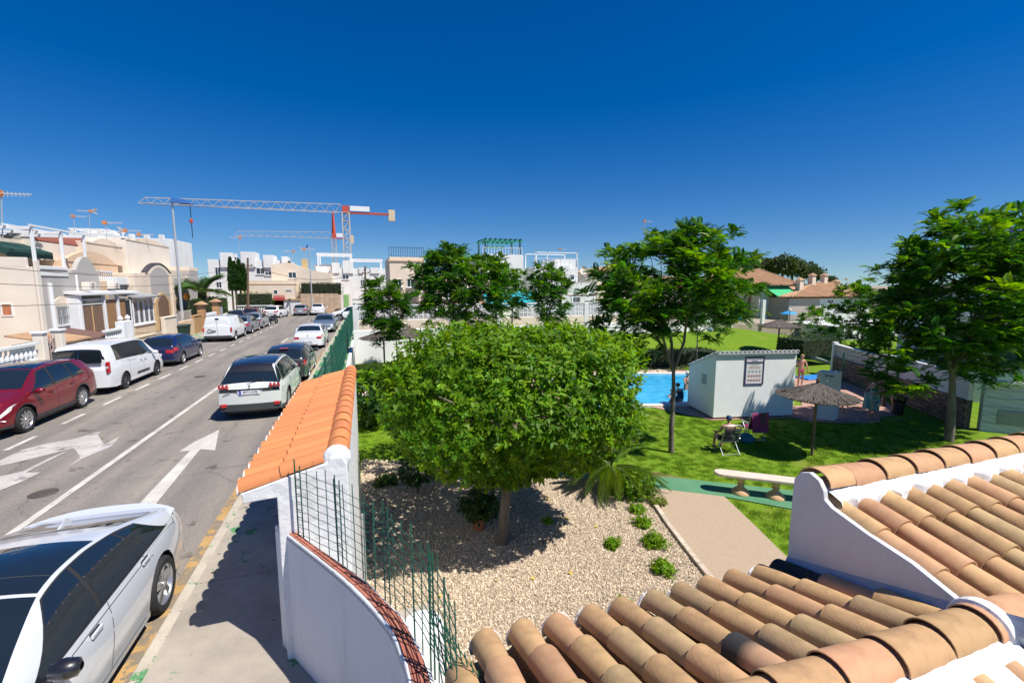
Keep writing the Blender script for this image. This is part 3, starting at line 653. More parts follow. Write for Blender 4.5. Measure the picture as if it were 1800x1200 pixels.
wb.grid(rows,NC,7); wb.build('wall', mat('smooth_white_render',(0.60,0.60,0.61),0.85,0.03,3.0,0.25,16,c2=(0.73,0.73,0.75),thr=(0.3,0.52),stretch=(1,1,0.2),detail=8), CW, smooth=50)
brm = mat('red_hollow_brick', (0.33,0.105,0.065), 0.9, 0.2, 12, 0.3, 50, c2=(0.45,0.17,0.11), objrand=0.1)
# each hollow brick lies along the wall with three raised ridges
for k in range(0, NC-1, 4):
    k2=min(k+4,NC-1); nn=k2-k
    bb=MB()
    for s0,s1,zz in [(0.16,0.36,1.512),(0.40,0.60,1.516),(0.64,0.84,1.512)]:
        rws=[]
        for i in range(k,k2+1):
            t=(i-k)/nn; a=co[i];b=ci[i]
            if i==k: a=a.lerp(co[min(i+1,NC-1)],0.06); b=b.lerp(ci[min(i+1,NC-1)],0.06)
            if i==k2: a=a.lerp(co[i-1],0.06); b=b.lerp(ci[i-1],0.06)
            p=a.lerp(b,s0); q=a.lerp(b,s1); p2=a.lerp(b,s0+0.012); q2=a.lerp(b,s1-0.012)
            rws.append([(p.x,p.y,1.47),(p.x,p.y,zz-.004),(p2.x,p2.y,zz),(q2.x,q2.y,zz),(q.x,q.y,zz-.004),(q.x,q.y,1.47)])
        bb.grid(rws,len(rws),6)
    rws=[]
    for i in range(k,k2+1):
        a=co[i];b=ci[i]; p=a.lerp(b,.14); q=a.lerp(b,.86); rws.append([(p.x,p.y,1.498),(q.x,q.y,1.498)])
    bb.grid(rws,len(rws),2)
    bb.build('brick', brm, CW)
# uneven mortar lips along both sides of the bricks
for nm,src,oth in (('a',co,ci),('b',ci,co)):
    rws=[]; rg3=random.Random(11 if nm=='a' else 12)
    for i in range(NC):
        a=src[i]; b=oth[i]; t=0.15+rg3.uniform(-.03,.035); p=a.lerp(b,t); m_=a.lerp(b,0.05)
        rws.append([(a.x,a.y,1.45),(a.x,a.y,1.486),(m_.x,m_.y,1.500),(p.x,p.y,1.505),(p.x,p.y,1.47)])
    MB().grid(rws,NC,5).build('mortar_lip', whn, CW, smooth=60)
# wire fence on the garden side of the coping: zigzag-folded welded panels
WF = thing('wire_fence', 'green coated wire mesh fence standing along the curved brick coping', 'fence', (0,3.5,1.5))
fz0, fz1 = 1.52, 2.20
P3 = resamp([Vector((v.x,v.y)) for v in smooth_poly([(-0.72,4.73),(-0.5,4.50),(-0.28,4.20),(-0.03,3.78),(0.13,3.50),(0.24,3.27),(0.31,3.03),(0.36,2.83),(0.40,2.62),(0.42,2.3)],8)], 19)
rgf=random.Random(2)
for i,p in enumerate(P3):
    top = fz1 + (0.02 if i%3 else 0.07) - 0.04*i/19
    lean=Vector((0.0+0.012*math.sin(i), 0.01*math.cos(i*1.7)))
    w_ = MB().tube([(p.x,p.y,fz0-0.22),(p.x+lean.x,p.y+lean.y,top+0.03)],0.0042 if i%4 else 0.007,5); w_.build('wire', M['greenm'], WF)
for j in range(9):
    z=fz0+0.0+0.082*j
    if z>fz1: break
    pts=[(p.x+0.006*math.sin(i)*(z-fz0), p.y, z+0.010*math.sin(i*2.1)-0.04*i/19*(z-fz0)) for i,p in enumerate(P3)]
    MB().tube(pts,0.0034,4).build('wire', M['greenm'], WF)
# square-kinked double post where panels overlap
for i in (0,4,9,14):
    p=P3[i]; b=MB()
    q=P3[min(i+1,18)]; d=(q-p).normalized()*0.075
    b.tube([(p.x-d.x*0,p.y,fz0-0.2),(p.x,p.y,fz1+0.08)],0.0065,6); b.tube([(p.x+d.x,p.y+d.y,fz0-0.2),(p.x+d.x,p.y+d.y,fz1+0.05)],0.0065,6)
    for j in range(9): b.tube([(p.x,p.y,fz0+.03+.08*j),(p.x+d.x,p.y+d.y,fz0+.03+.08*j)],0.004,4)
    b.build('fence_post', M['greenm'], WF)
# second, leaning length of mesh coming down toward the lower roof
P4=[Vector((0.42+0.03*k,2.62-0.055*k)) for k in range(12)]
b2=thing('wire_fence','loose leaning piece of green wire mesh beside the lowest roof tiles','fence',(0.5,2.4,1.4))
for i,p in enumerate(P4): MB().tube([(p.x,p.y,1.15),(p.x-0.10-0.004*i,p.y+0.09,1.98-0.018*i)],0.0042,5).build('wire',M['greenm'],b2)
for j in range(10):
    t=j/9; MB().tube([(p.x-(0.10+0.004*i)*t, p.y+0.09*t, 1.2+(0.75-0.018*i)*t) for i,p in enumerate(P4)],0.0034,4).build('wire',M['greenm'],b2)
# inside the curved wall: white round planter stub, yellow mark, grey post at the wall corner
g_=G(742,1085,0.9)
pl=thing('round_pillar','short round white plastered pillar just inside the curved wall','pillar',(g_.x,g_.y,0))
MB().lathe([(0.20,-1.6),(0.20,0.80),(0.185,0.84),(0.001,0.86)],20,(g_.x,g_.y,0)).build('shaft',whn,pl,50)
tag(MB().box(-0.232,-0.20,5.2,5.8,-1.5,-0.9).build('yellow_box',mat('yellow_paint',(0.65,0.40,0.05),0.6,0.1,3)),'small yellow service box at the foot of the white wall','box')
tag(MB().tube([(-0.16,7.2,-1.55),(-0.16,7.2,0.4)],0.025,10).build('post',M['galv']),'grey steel post beside the tiled white wall','post')
# garden-side retaining wall carrying on past the tiled wall, white
rw=thing('retaining_wall','low white retaining wall between pavement and lawn under the green fence','wall',(-0.9,20,0))
MB().cbox(-0.97,-0.80,9.76,33.4,-1.7,0.17,0.015).build('wall',M['white'],rw)
# green panel fence above it
GF=thing('green_fence','dark green welded mesh fence running along the pavement above the lawn','fence',(-1.05,30,0.15))
mesh_b=None
for k in range(17):
    y=10.2+2.5*k
    MB().box(-1.085,-1.025,y-0.03,y+0.03,0.13,2.12).build('fence_post',M['greenm'],GF)
    b=MB()
    if k<16:
        for q in range(1,(24 if k < 8 else 12)):
            yy=y+2.5*q/(24 if k < 8 else 12); b.box(-1.059,-1.053,yy-0.003,yy+0.003,0.2,2.05)
        for q in range(10 if k<8 else 6):
            zz=0.22+0.2*q*(1 if k<8 else 1.8); b.box(-1.064,-1.059,y,y+2.5,zz,zz+0.006)
        for zz in (0.28,1.05,1.95): b.box(-1.08,-1.05,y,y+2.5,zz-.012,zz+.012)
        b.build('mesh_panel',M['greenm'],GF)
# ================================================================ cars
def paintm(name, c, metal=0.0, rough=0.35):
    m = mat(name, c, rough, 0.03, 0.8, metal=metal, coat=1.0); return m
M['cglass'] = mat('tinted_car_glass', (0.012,0.018,0.022), 0.03, 0.1, 0.5, spec=0.9, coat=0.5)
M['tyre'] = mat('tyre_rubber', (0.018,0.018,0.019), 0.85, 0.2, 20)
M['alloy'] = mat('alloy_rim', (0.55,0.56,0.58), 0.3, 0.05, 5, metal=0.85)
M['alloyd'] = mat('dark_alloy_rim', (0.07,0.07,0.075), 0.35, 0.05, 5, metal=0.6)
M['redl'] = mat('red_lamp_lens', (0.45,0.012,0.02), 0.12, 0.1, 10, coat=0.6)
M['clearl'] = mat('clear_lamp_lens', (0.62,0.62,0.58), 0.12, 0.15, 14, coat=0.6)
M['seam'] = mat('panel_gap', (0.02,0.02,0.022), 0.8, 0.0, 1)
M['plast'] = mat('grey_bumper_plastic', (0.045,0.047,0.05), 0.6, 0.1, 3)
M['chrome'] = mat('chrome_trim', (0.7,0.7,0.72), 0.15, 0.02, 3, metal=1.0)
def crom(P, n):
    P = [np.array(p, float) for p in P]; out = []
    for i in range(len(P)-1):
        p0=P[max(i-1,0)];p1=P[i];p2=P[i+1];p3=P[min(i+2,len(P)-1)]
        for k in range(n):
            t=k/n; t2=t*t; t3=t2*t
            c=0.5*((2*p1)+(p2-p0)*t+(2*p0-5*p1+4*p2-p3)*t2+(3*p1-p0-3*p2+p3)*t3)
            lin=p1+(p2-p1)*t
            c=0.65*c+0.35*lin
            out.append(c)
    out.append(P[-1]); return np.array(out)
class Body:
    NL=6; NG=4; NR=6
    def __init__(s, sp):
        s.sp = sp; s.L=sp['L']; s.W=sp['W']/2
        s.pr = crom(sp['top'], 5)
        # densify around wheel arches
        xs = set(); s.Rw = sp['R']+sp.get('gap',0.055)
        pts = [tuple(p) for p in s.pr]
        extra=[]
        for wx in sp['wx']:
            for a in np.linspace(0, math.pi, 13):
                extra.append(wx - s.Rw*math.cos(a)*1.0)
        # insert by interpolating where top profile is single valued in x
        X=[p[0] for p in pts]
        for e in extra:
            for i in range(len(X)-1):
                if X[i] < e < X[i+1] and X[i+1]-X[i] > 0.02:
                    t=(e-X[i])/(X[i+1]-X[i]); pts.append((e, pts[i][1]*(1-t)+pts[i+1][1]*t) ) ; break
        n0=len(s.pr); base=pts[:n0]; ins=sorted(pts[n0:])
        allp=base[:]
        for e in ins:
            k=next(i for i in range(len(allp)) if allp[i][0]>e[0]); 
            if min(abs(allp[k][0]-e[0]),abs(allp[k-1][0]-e[0]))>0.012: allp.insert(k,e)
        s.P=np.array(allp); s.n=len(s.P)
        s.hm = max(zt - s.belt(x) for x,zt in s.P)
        s.sec=np.array([s.section(x,zt) for x,zt in s.P])
    def belt(s,x):
        b=s.sp['belt']; return float(np.interp(x,[p[0] for p in b],[p[1] for p in b]))
    def halfw(s,x):
        u=min(1,abs(x)/(s.L/2)); k=s.sp.get('taper',0.13) if x<0 else s.sp.get('ftaper',s.sp.get('taper',0.13)+0.04)
        return s.W*(1-k*u**s.sp.get('tp',6))
    def zbot(s,x):
        z=s.sp.get('sill',0.24)
        e=abs(x)/(s.L/2); z+=0.05*max(0,(e-0.85)/0.15)
        for wx in s.sp['wx']:
            d=abs(x-wx)
            if d<s.Rw: z=max(z, s.sp['R']+math.sqrt(max(0,s.Rw**2-d*d)))
        return z
    def section(s,x,zt):
        zb=min(s.belt(x), zt-0.015); h=zt-zb; zl=min(s.zbot(x), zb-0.05); W=s.halfw(x); pts=[]
        inset=s.sp.get('inset',0.22)
        for k in range(s.NL):
            a=k/(s.NL-1)*1.0; z=zl+(zb-zl)*a; zn=(z-0.22)/max(0.3,(zb-0.22)); zn=min(max(zn,0),1)
            y=W*(1-0.055*(1-zn)**2.2-0.075*zn**4)
            pts.append((x,y,z))
        yb=pts[-1][1]; hr=min(1,h/max(0.2,s.hm))
        crown=s.sp.get('crown',0.05)*min(1,max(0.25,hr)) if h>0.1 else min(0.04,h*0.8)
        ze=zt-crown
        for k in range(1,s.NG+1):
            a=k/s.NG; z=zb+(ze-zb)*a; y=yb-inset*hr*(0.25*a+0.75*a**1.6)-0.02*a; pts.append((x,y,z))
        ye=pts[-1][1]
        for k in range(1,s.NR+1):
            a=k/s.NR; pts.append((x,ye*(1-a),ze+crown*(1-(1-a)**2.2)))
        return pts
    def sx(s,x):
        X=s.P[:,0]; return float(np.interp(x,X,np.arange(s.n)))
    def at(s,si,v):
        NV=s.sec.shape[1]; si=min(max(si,0),s.n-1.001); v=min(max(v,0),NV-1.001); i=int(si); j=int(v); a=si-i; b=v-j
        q=s.sec; return (q[i,j]*(1-a)*(1-b)+q[i+1,j]*a*(1-b)+q[i,j+1]*(1-a)*b+q[i+1,j+1]*a*b)
    def cap(s,end,t,v):
        i=0 if end<0 else s.n-1; NV=s.sec.shape[1]; v=min(max(v,0),NV-1.001); j=int(v); b=v-j
        p=s.sec[i,j]*(1-b)+s.sec[i,j+1]*b; bl=s.sp.get('bulge',0.07); zc=0.5
        return np.array([p[0]+end*bl*(1-(1-t)**2)*(1-0.25*((v/ (NV-1))**2)), p[1]*(1-t), p[2]])
    def shell(s):
        mb=MB(); NV=s.sec.shape[1]
        for sg in (1,-1):
            mb.grid([[ (p[0],p[1]*sg,p[2]) for p in row] for row in s.sec], s.n, NV)
            for e in (-1,1): mb.grid([[tuple(s.cap(e,t,v)*np.array([1,sg,1])) for v in range(NV)] for t in np.linspace(0,1,7)],7,NV)
        return mb
    def _emit(s, mb, rows, off, sg):
        R_=np.array(rows); du=np.gradient(R_,axis=0); dv=np.gradient(R_,axis=1); n=np.cross(du,dv); n/= (np.linalg.norm(n,axis=2,keepdims=True)+1e-9)
        c=R_.mean((0,1)); out=np.array([c[0]*0.25,c[1],(c[2]-0.6)]) if True else c
        ref=R_-np.array([0,0,0.55]); ref[:,:,0]*=0.35
        sgn=np.sign((n*ref).sum(2,keepdims=True)); n=n*sgn; R_=R_+n*off
        if sg<0: R_=R_*np.array([1,-1,1])
        mb.grid([[tuple(p) for p in r] for r in R_], R_.shape[0], R_.shape[1])
    def patch(s, mb, xb, xt, v0, v1, off=0.004, sides=(1,-1), ns=10, nv=5):
        # side or top patch: x range at v0 = xb, at v1 = xt
        for sg in sides:
            rows=[]
            for i in range(ns+1):
                a=i/ns; row=[]
                for j in range(nv+1):
                    b=j/nv; x=(xb[0]*(1-b)+xt[0]*b)*(1-a)+(xb[1]*(1-b)+xt[1]*b)*a
                    row.append(s.at(s.sx(x), v0+(v1-v0)*b))
                rows.append(row)
            s._emit(mb, rows, off, sg)
        return mb
    def cpatch(s, mb, end, t0, t1, v0, v1, off=0.005, sides=(1,-1), nt=6, nv=4):
        for sg in sides:
            rows=[[s.cap(end,t0+(t1-t0)*i/nt,v0+(v1-v0)*j/nv) for j in range(nv+1)] for i in range(nt+1)]
            R_=np.array(rows)+np.array([end*off,0,0])
            if sg<0: R_=R_*np.array([1,-1,1])
            mb.grid([[tuple(p) for p in r] for r in R_], nt+1, nv+1)
        return mb
def wheel_parts(R_, wd=0.21, dark=False, spokes=5):
    tb=MB(); tb.lathe([(R_*0.70,-wd/2+0.01),(R_*0.90,-wd/2),(R_*0.985,-wd/2+0.03),(R_,-wd/4),(R_,wd/4),(R_*0.985,wd/2-0.03),(R_*0.90,wd/2),(R_*0.70,wd/2-0.01)],28,(0,0,0),'Y')
    t=tb.mesh('tyre',M['tyre'],50)
    rb=MB(); r=R_*0.71
    rb.lathe([(r,-wd/2+0.01),(r*0.97,-wd/2+0.02),(r*0.93,-wd/2+0.035),(r*0.92,0.02),(r*0.3,0.03)],28,(0,0,0),'Y')
    rb.lathe([(0.001,-wd/2+0.012),(r*0.16,-wd/2+0.014),(r*0.2,-wd/2+0.03),(r*0.2,0.0)],14,(0,0,0),'Y')
    for k in range(spokes):
        a=2*math.pi*k/spokes
        for da in ((-0.13,0.13) if spokes<=5 else (0,)):
            ca,sa=math.cos(a+da),math.sin(a+da); px,pz=-math.sin(a),math.cos(a)
            w1=0.028 if spokes>5 else 0.022; c0=(r*0.12*math.cos(a),r*0.12*math.sin(a)); c1=(r*0.94*ca,r*0.94*sa)
            vs=[]
            for (cx,cz),ww,yy in ((c0,w1*1.1,-wd/2+0.022),(c1,w1,-wd/2+0.028)):
                vs+=[(cx-px*ww,yy,cz-pz*ww),(cx+px*ww,yy,cz+pz*ww),(cx+px*ww,yy+0.04,cz+pz*ww),(cx-px*ww,yy+0.04,cz-pz*ww)]
            rb.add(vs,[(0,1,5,4),(1,2,6,5),(2,3,7,6),(3,0,4,7),(0,3,2,1),(4,5,6,7)])
    rm=rb.mesh('rim',M['alloyd'] if dark else M['alloy'],40)
    return t,rm
def make_car(name, label, sp, pm, loc, heading, group='cars parked along the street', cat='car'):
    root=thing(name,label,cat,loc,group,world=False); root.rotation_euler=(0,0,heading)
    B=Body(sp); 
    def part(n,mb,m,sm_=35,par=None):
        o=mb.build(n,m,None,smooth=sm_); o.parent=par or root; return o
    body=part('body',B.shell(),pm,50)
    W=B.W; L=B.L
    # wheel wells, and a black floor box added to block light behind the wheels
    ub=MB(); x0,x1=-L/2+0.12,L/2-0.12; ub.box(x0,x1,-W+0.26,W-0.26,0.2,0.62); 
    for wx in sp['wx']: ub.lathe([(0.01,-W+0.03),(B.Rw+0.0,-W+0.03),(B.Rw+0.0,W-0.03),(0.01,W-0.03)],20,(wx,0,sp['R']),'Y') if False else None
    ub.box(sp['wx'][0]+B.Rw,sp['wx'][1]-B.Rw,-W+0.07,W-0.07,0.19,0.6)
    part('underbody_light_block',ub,M['dark'],None)
    aw=MB()
    for wx in sp['wx']:
        for sg in (1,-1):
            rows=[[ (wx-(B.Rw-0.002)*math.cos(a), sg*(y), sp['R']+(B.Rw-0.002)*math.sin(a)) for y in (W-0.045,W-0.28)] for a in np.linspace(-0.25,math.pi+0.25,15)]
            aw.grid(rows,15,2)
    part('wheel_well',aw,M['dark'])
    t,rm=wheel_parts(sp['R'],sp.get('tw',0.21),sp.get('darkrim',False),sp.get('spokes',5))
    for wx in sp['wx']:
        for sg in (1,-1):
            o=bpy.data.objects.new('wheel',t); col.objects.link(o); o.parent=root; o.location=(wx,sg*(W-0.135),sp['R']); o.rotation_euler=(0,rnd.random()*3,math.pi if sg>0 else 0)
            q=bpy.data.objects.new('rim',rm); col.objects.link(q); q.parent=o
    # glass
    part('windscreen',_glass(B,sp['ws']),M['cglass'],40)
    part('rear_window',_glass(B,sp['rw']),M['cglass'],40)
    pl_=sp.get('pil') or ((min(g[0][0] for g in sp['sg'])-0.03,max(g[0][1] for g in sp['sg'])+0.02),(min(g[1][0] for g in sp['sg'])-0.03,max(g[1][1] for g in sp['sg'])+0.02))
    for sg_ in (1,-1): part('window_surround',B.patch(MB(),pl_[0],pl_[1],5.22,sp.get('vt',8.75),0.0032,(sg_,),ns=44,nv=8),M['tyre'],40)
    for g in [g_ for g_ in sp['sg'] for _ in (0,)]:
        for sg_ in (1,-1): part('side_window',B.patch(MB(),g[0],g[1],g[2] if len(g)>2 else 5.25,g[3] if len(g)>3 else 8.7,0.0065,(sg_,),ns=14,nv=5),M['cglass'],40)
    if 'winline' in sp:
        for g in sp['winline']: part('window_trim',B.patch(MB(),g[0],g[0],g[1],g[1]+0.1,0.006,ns=22,nv=1),M[sp.get('trimm','chrome')],40)
    # seams
    smb=MB()
    for xs_,va,vb in sp.get('seams',[]): B.patch(smb,(xs_[0]-0.005,xs_[0]+0.005),(xs_[1]-0.005,xs_[1]+0.005),va,vb,0.0015,ns=1,nv=10)
    for x0_,x1_,v_ in sp.get('hseams',[]): B.patch(smb,(x0_,x1_),(x0_,x1_),v_-0.03,v_+0.03,0.0015,ns=16,nv=1)
    if smb.f: part('panel_gap',smb,M['seam'])
    for x_,v_ in sp.get('handles',[]):
        for sg in (1,-1):
            p=B.at(B.sx(x_),v_); part('door_handle',MB().obox((p[0],sg*(p[1]+0.02),p[2]),(0.17,0.022,0.028)),sp.get('handlem',pm),None)
            part('handle_recess',MB().obox((p[0],sg*(p[1]-0.001),p[2]),(0.15,0.012,0.05)),M['seam'],None)
    # mirrors
    mx=sp['mirror']; 
    for sg in (1,-1):
        p=B.at(B.sx(mx),5.0); mm=MB(); c=(mx-0.02,sg*(p[1]+0.14),p[2]+0.07)
        mm.lathe([(0.02,-0.10),(0.065,-0.085),(0.085,0),(0.07,0.085),(0.03,0.11)],10,c,'Y'); 
        mm.bar((mx,sg*(p[1]-0.02),p[2]+0.0),(mx,sg*(p[1]+0.08),p[2]+0.04),0.05)
        part('mirror',mm,sp.get('mirrorm',pm),50)
    # cladding, bumpers
    for (x0_,x1_,v0,v1) in sp.get('clad',[]): part('cladding',B.patch(MB(),(x0_,x1_),(x0_,x1_),v0,v1,0.006,ns=80,nv=2),M['plast'])
    for (end,t0,t1,v0,v1,mk,nm) in sp.get('caps',[]): part(nm,B.cpatch(MB(),end,t0,t1,v0,v1,0.008),M[mk] if mk in M else pm,40)
    for (xb,xt,v0,v1,mk,nm) in sp.get('pats',[]): part(nm,B.patch(MB(),xb,xt,v0,v1,0.006),M[mk],40)
    for end,z in sp.get('plates',[]):
        x=(B.cap(end,1,3)[0]); zz=z
        # find x of end surface at this height on the centre line
        vv=min(range(16),key=lambda k:abs(B.cap(end,1,k)[2]-zz)); x=B.cap(end,1,vv)[0]
        pl=part('number_plate',MB().obox((x+end*0.014,0,zz),(0.016,0.52,0.115)),mat('plate_white',(0.75,0.76,0.78),0.4,0.02,3),None)
        part('plate_band',MB().obox((x+end*0.018,-end*-0.24 if end>0 else 0.24,zz),(0.014,0.045,0.113)),mat('plate_blue',(0.01,0.05,0.45),0.4,0.02,3),None,pl)
        if sp.get('ptext'):
            cu=bpy.data.curves.new('plate_text','FONT'); cu.body=sp['ptext']; cu.size=0.105; cu.align_x='CENTER'; cu.align_y='CENTER'; cu.extrude=0.001
            cu.materials.append(M['dark']); t_=text_mesh(cu,'plate_text'); t_.parent=pl
            t_.location=(x+end*0.0245,-0.02 if end<0 else 0.02,zz); t_.rotation_euler=(R(90),0,R(-90) if end<0 else R(90)); t_.scale=(0.92,1.05,1)
    return root,B,part
def text_mesh(cu, name):
    o=bpy.data.objects.new('tmp',cu); col.objects.link(o); dg_=bpy.context.evaluated_depsgraph_get(); dg_.update()
    me=bpy.data.meshes.new_from_object(o.evaluated_get(dg_)); bpy.data.objects.remove(o); me.name=name
    return link(name, me, kind='stuff')
def _glass(B, rng):
    # glass across the full width between two x stations, rows follow the profile
    mb=MB(); xa,xb,ta,tb_=rng; n=8; rows=[]
    for i in range(n+1):
        a=i/n; x=xa+(xb-xa)*a; vv=ta+(tb_-ta)*a; row=[]
        vs=[vv+(15-vv)*k/6 for k in range(7)]
        r=[B.at(B.sx(x),v) for v in vs]; row=r+[p*np.array([1,-1,1]) for p in r[:-1][::-1]]
        rows.append(row)
    R_=np.array(rows); du=np.gradient(R_,axis=0); dv=np.gradient(R_,axis=1); nn=np.cross(du,dv); nn/=np.linalg.norm(nn,axis=2,keepdims=True)+1e-9
    nn*=np.sign(nn[:,:,2:3]+1e-6); R_=R_+nn*0.005
    mb.grid([[tuple(p) for p in r] for r in R_],n+1,R_.shape[1]); return mb
def rails(part, B, x0, x1, m, yv=10.0):
    mb=MB()
    for sg in (1,-1):
        pts=[]
        for k in range(9):
            x=x0+(x1-x0)*k/8; p=B.at(B.sx(x),yv); e=0.035*min(1,4*min(k/8,1-k/8)+0.0); pts.append((p[0],sg*(p[1]),p[2]+0.012+e))
        mb.tube(pts,0.016,6)
    part('roof_rail',mb,m)
def up(a, b, **k):
    d = dict(a); d.update(b); d.update(k); return d
# ---- near white fastback coupe-saloon
FAST = dict(L=4.72, W=1.85, R=0.335, wx=(-1.42,1.40), sill=0.20, inset=0.27, crown=0.055, taper=0.11, tp=5, bulge=0.09,
    top=[(-2.36,0.80),(-2.345,0.93),(-2.30,0.985),(-2.15,1.0),(-1.92,1.055),(-1.5,1.19),(-1.05,1.315),(-0.6,1.38),(-0.2,1.385),(0.12,1.34),(0.55,1.18),(0.98,1.0),(1.4,0.93),(1.9,0.85),(2.22,0.70),(2.35,0.56)],
    belt=[(-2.36,0.80),(-2.0,0.92),(-1.2,0.93),(0,0.905),(0.9,0.88),(1.7,0.80),(2.36,0.55)],
    ws=(0.94,0.10,9.15,9.25), vt=8.95, rw=(-2.05,-1.28,10.2,9.8),
    sg=[((-0.16,0.82),(-0.28,0.12),5.25,8.85),((-1.20,-0.21),(-0.98,-0.33),5.25,8.85),((-1.74,-1.24),(-1.36,-1.02),5.3,8.7)], pil=((-1.76,0.84),(-1.38,0.13)),
    seams=[((0.74,0.74),0.3,5.1),((-0.19,-0.30),0.3,5.2),((-1.26,-1.04),2.6,5.2),((-2.02,-2.02),4.2,5.2),((0.97,0.97),5.3,14.8)], hseams=[(-1.2,1.0,0.35),(-2.25,1.9,4.55)],
    handles=[(0.0,4.3),(-1.06,4.35)], mirror=0.66, mirrorm=None, spokes=5, darkrim=False, tw=0.25,
    caps=[(-1,0.0,0.42,3.4,4.7,'redl','tail_light'),(-1,0.0,0.9,0,0.9,'plast','diffuser')], plates=[(-1,0.62)])
white_p = paintm('white_car_paint',(0.74,0.76,0.78),rough=0.3)
near_p = paintm('silvery_white_paint',(0.62,0.65,0.69),0.15,0.28)
FAST['mirrorm']=paintm('gloss_black_paint',(0.012,0.012,0.014)); FAST['ftaper']=0.2
root,B,part = make_car('car','near white fastback with a black sunroof parked nose toward the viewer',FAST,near_p,(-3.385,4.86,0),R(-90),cat='car')
# sunroof panel, spoiler lip, aerial, bright window line, cabin seen through the glass
gl2=M['cglass']
def roofpanel(B,xa,xb,v0,off=0.004):
    mb=MB(); rows=[]
    for i in range(9):
        x=xa+(xb-xa)*i/8; r=[B.at(B.sx(x),v0+(15-v0)*k/6) for k in range(7)]; rows.append(r+[p*np.array([1,-1,1]) for p in r[:-1][::-1]])
    R_=np.array(rows)+np.array([0,0,off]); mb.grid([[tuple(p) for p in r] for r in R_],9,13); return mb
part('sunroof',roofpanel(B,-0.80,0.06,9.35),M['cglass'],40)
part('sunroof_gap',roofpanel(B,-0.165,-0.155,9.35,0.006),M['plast'],40)
sp_=MB(); rows=[]
for k in range(17):
    y=-0.80+1.60*k/16; q=abs(y/0.80); x=-2.36+0.22*q**3; z=0.995-0.05*q**2.5
    rows.append([(x+0.18,y,z-0.012),(x+0.06,y,z+0.006),(x-0.03,y,z+0.024),(x-0.036,y,z+0.012),(x+0.01,y,z-0.03)])
sp_.grid(rows,17,5); part('spoiler',sp_,near_p,50)
fb=MB(); fb.add([(-1.05,-0.008,1.39),(-1.05,0.008,1.39),(-1.28,0.012,1.345),(-1.28,-0.012,1.345),(-1.24,0,1.435),(-1.19,0,1.44)],[(0,1,5),(1,2,4,5),(2,3,4),(3,0,5,4)]); fb.v=[(x-0.25,y*1.6,z-0.125) for x,y,z in fb.v]; part('antenna',fb,near_p,None)
part('window_trim',B.patch(MB(),(-1.80,0.86),(-1.80,0.86),5.02,5.28,0.007,ns=24,nv=1),M['black'],40)
part('sill_skirt',B.patch(MB(),(-1.02,1.0),(-1.02,1.0),0.0,0.5,0.014,ns=20,nv=2),near_p,40)

# ---- white SUV with black roof, seen from behind
SUVW = dict(L=4.45, W=1.86, R=0.36, wx=(-1.33,1.35), sill=0.26, inset=0.24, crown=0.05, taper=0.10, tp=6, bulge=0.08, gap=0.06,
    top=[(-2.22,0.98),(-2.20,1.07),(-2.14,1.14),(-2.02,1.33),(-1.86,1.52),(-1.72,1.595),(-1.2,1.645),(-0.3,1.66),(0.4,1.60),(0.95,1.32),(1.3,1.13),(1.75,1.03),(2.08,0.92),(2.2,0.78),(2.225,0.65)],
    belt=[(-2.2,1.06),(-1.4,1.07),(0,1.03),(1.3,0.99),(1.9,0.86),(2.22,0.64)],
    ws=(1.24,0.46,9.4,9.6), rw=(-2.15,-1.84,8.9,9.4),
    sg=[((0.15,1.15),(0.1,0.5),5.3,8.6),((-0.85,0.07),(-0.85,0.02),5.3,8.6),((-1.85,-0.92),(-1.6,-0.92),5.3,8.6)],
    seams=[((1.02,1.02),0.8,5.2),((0.1,0.05),0.8,5.2),((-0.98,-0.88),1.5,5.2)], hseams=[(-2.1,-1.8,4.0)], handles=[(0.25,4.2),(-0.75,4.25)], mirror=0.98, spokes=5,
    clad=[(-2.2,2.2,0,0.75)], caps=[(-1,0,1,0,1.55,'plast','lower_bumper'),(-1,0.0,1,4.25,6.2,'cglass','tailgate_band')],
    pats=[((-2.2,-1.75),(-2.18,-1.7),6.0,9.0,'cglass','pillar_trim')], plates=[(-1,0.86)], ptext='8972 KFB')
wp2 = paintm('pearl_white_paint',(0.66,0.68,0.64),rough=0.3)
SUVW['mirrorm']=FAST['mirrorm']
root,B,part = make_car('car','white SUV with black roof and claw-shaped red lamps, seen from behind',SUVW,wp2,(-3.33,17.15,0),R(90))
part('roof_panel',roofpanel(B,-1.80,0.40,9.2,0.006),FAST['mirrorm'],40)
for sg in (1,-1):
    for k in range(3):
        y=sg*(0.775-0.10*k); lb_=MB()
        lb_.prism([(y-0.028,0.985),(y+0.030,0.985),(y+0.040,1.095),(y-0.012,1.095)],'X',-2.315+0.035*(2-k)**1.2*0.6,-2.20); part('tail_light',lb_,M['redl'],None)
    part('reflector',MB().cbox(-2.285,-2.24,sg*0.70-0.08,sg*0.70+0.08,0.44,0.53,0.01),M['redl'],None)
part('badge',MB().cbox(-2.312,-2.295,-0.03,0.03,1.0,1.075,0.008),M['chrome'],None)
lt=MB(); lt.box(-2.308,-2.296,0.5,0.66,0.89,0.915); part('lettering',lt,M['plast'],None)
part('plate_recess',MB().prism([(-0.36,0.93),(0.36,0.93),(0.27,0.78),(-0.27,0.78)],'X',-2.304,-2.29),mat('recess_white',(0.75,0.76,0.75),0.4,0.02,3),None)
part('plate_trim',MB().box(-2.325,-2.29,-0.36,0.36,0.928,0.95),M['black'],None)
part('wiper',MB().bar((-2.225,0.05,1.16),(-2.13,-0.33,1.20),0.02),M['black'],None)
rails(part,B,-1.55,0.3,M['chrome'],9.3)
part('spoiler',roofpanel(B,-1.98,-1.70,9.6,0.03),FAST['mirrorm'],40)

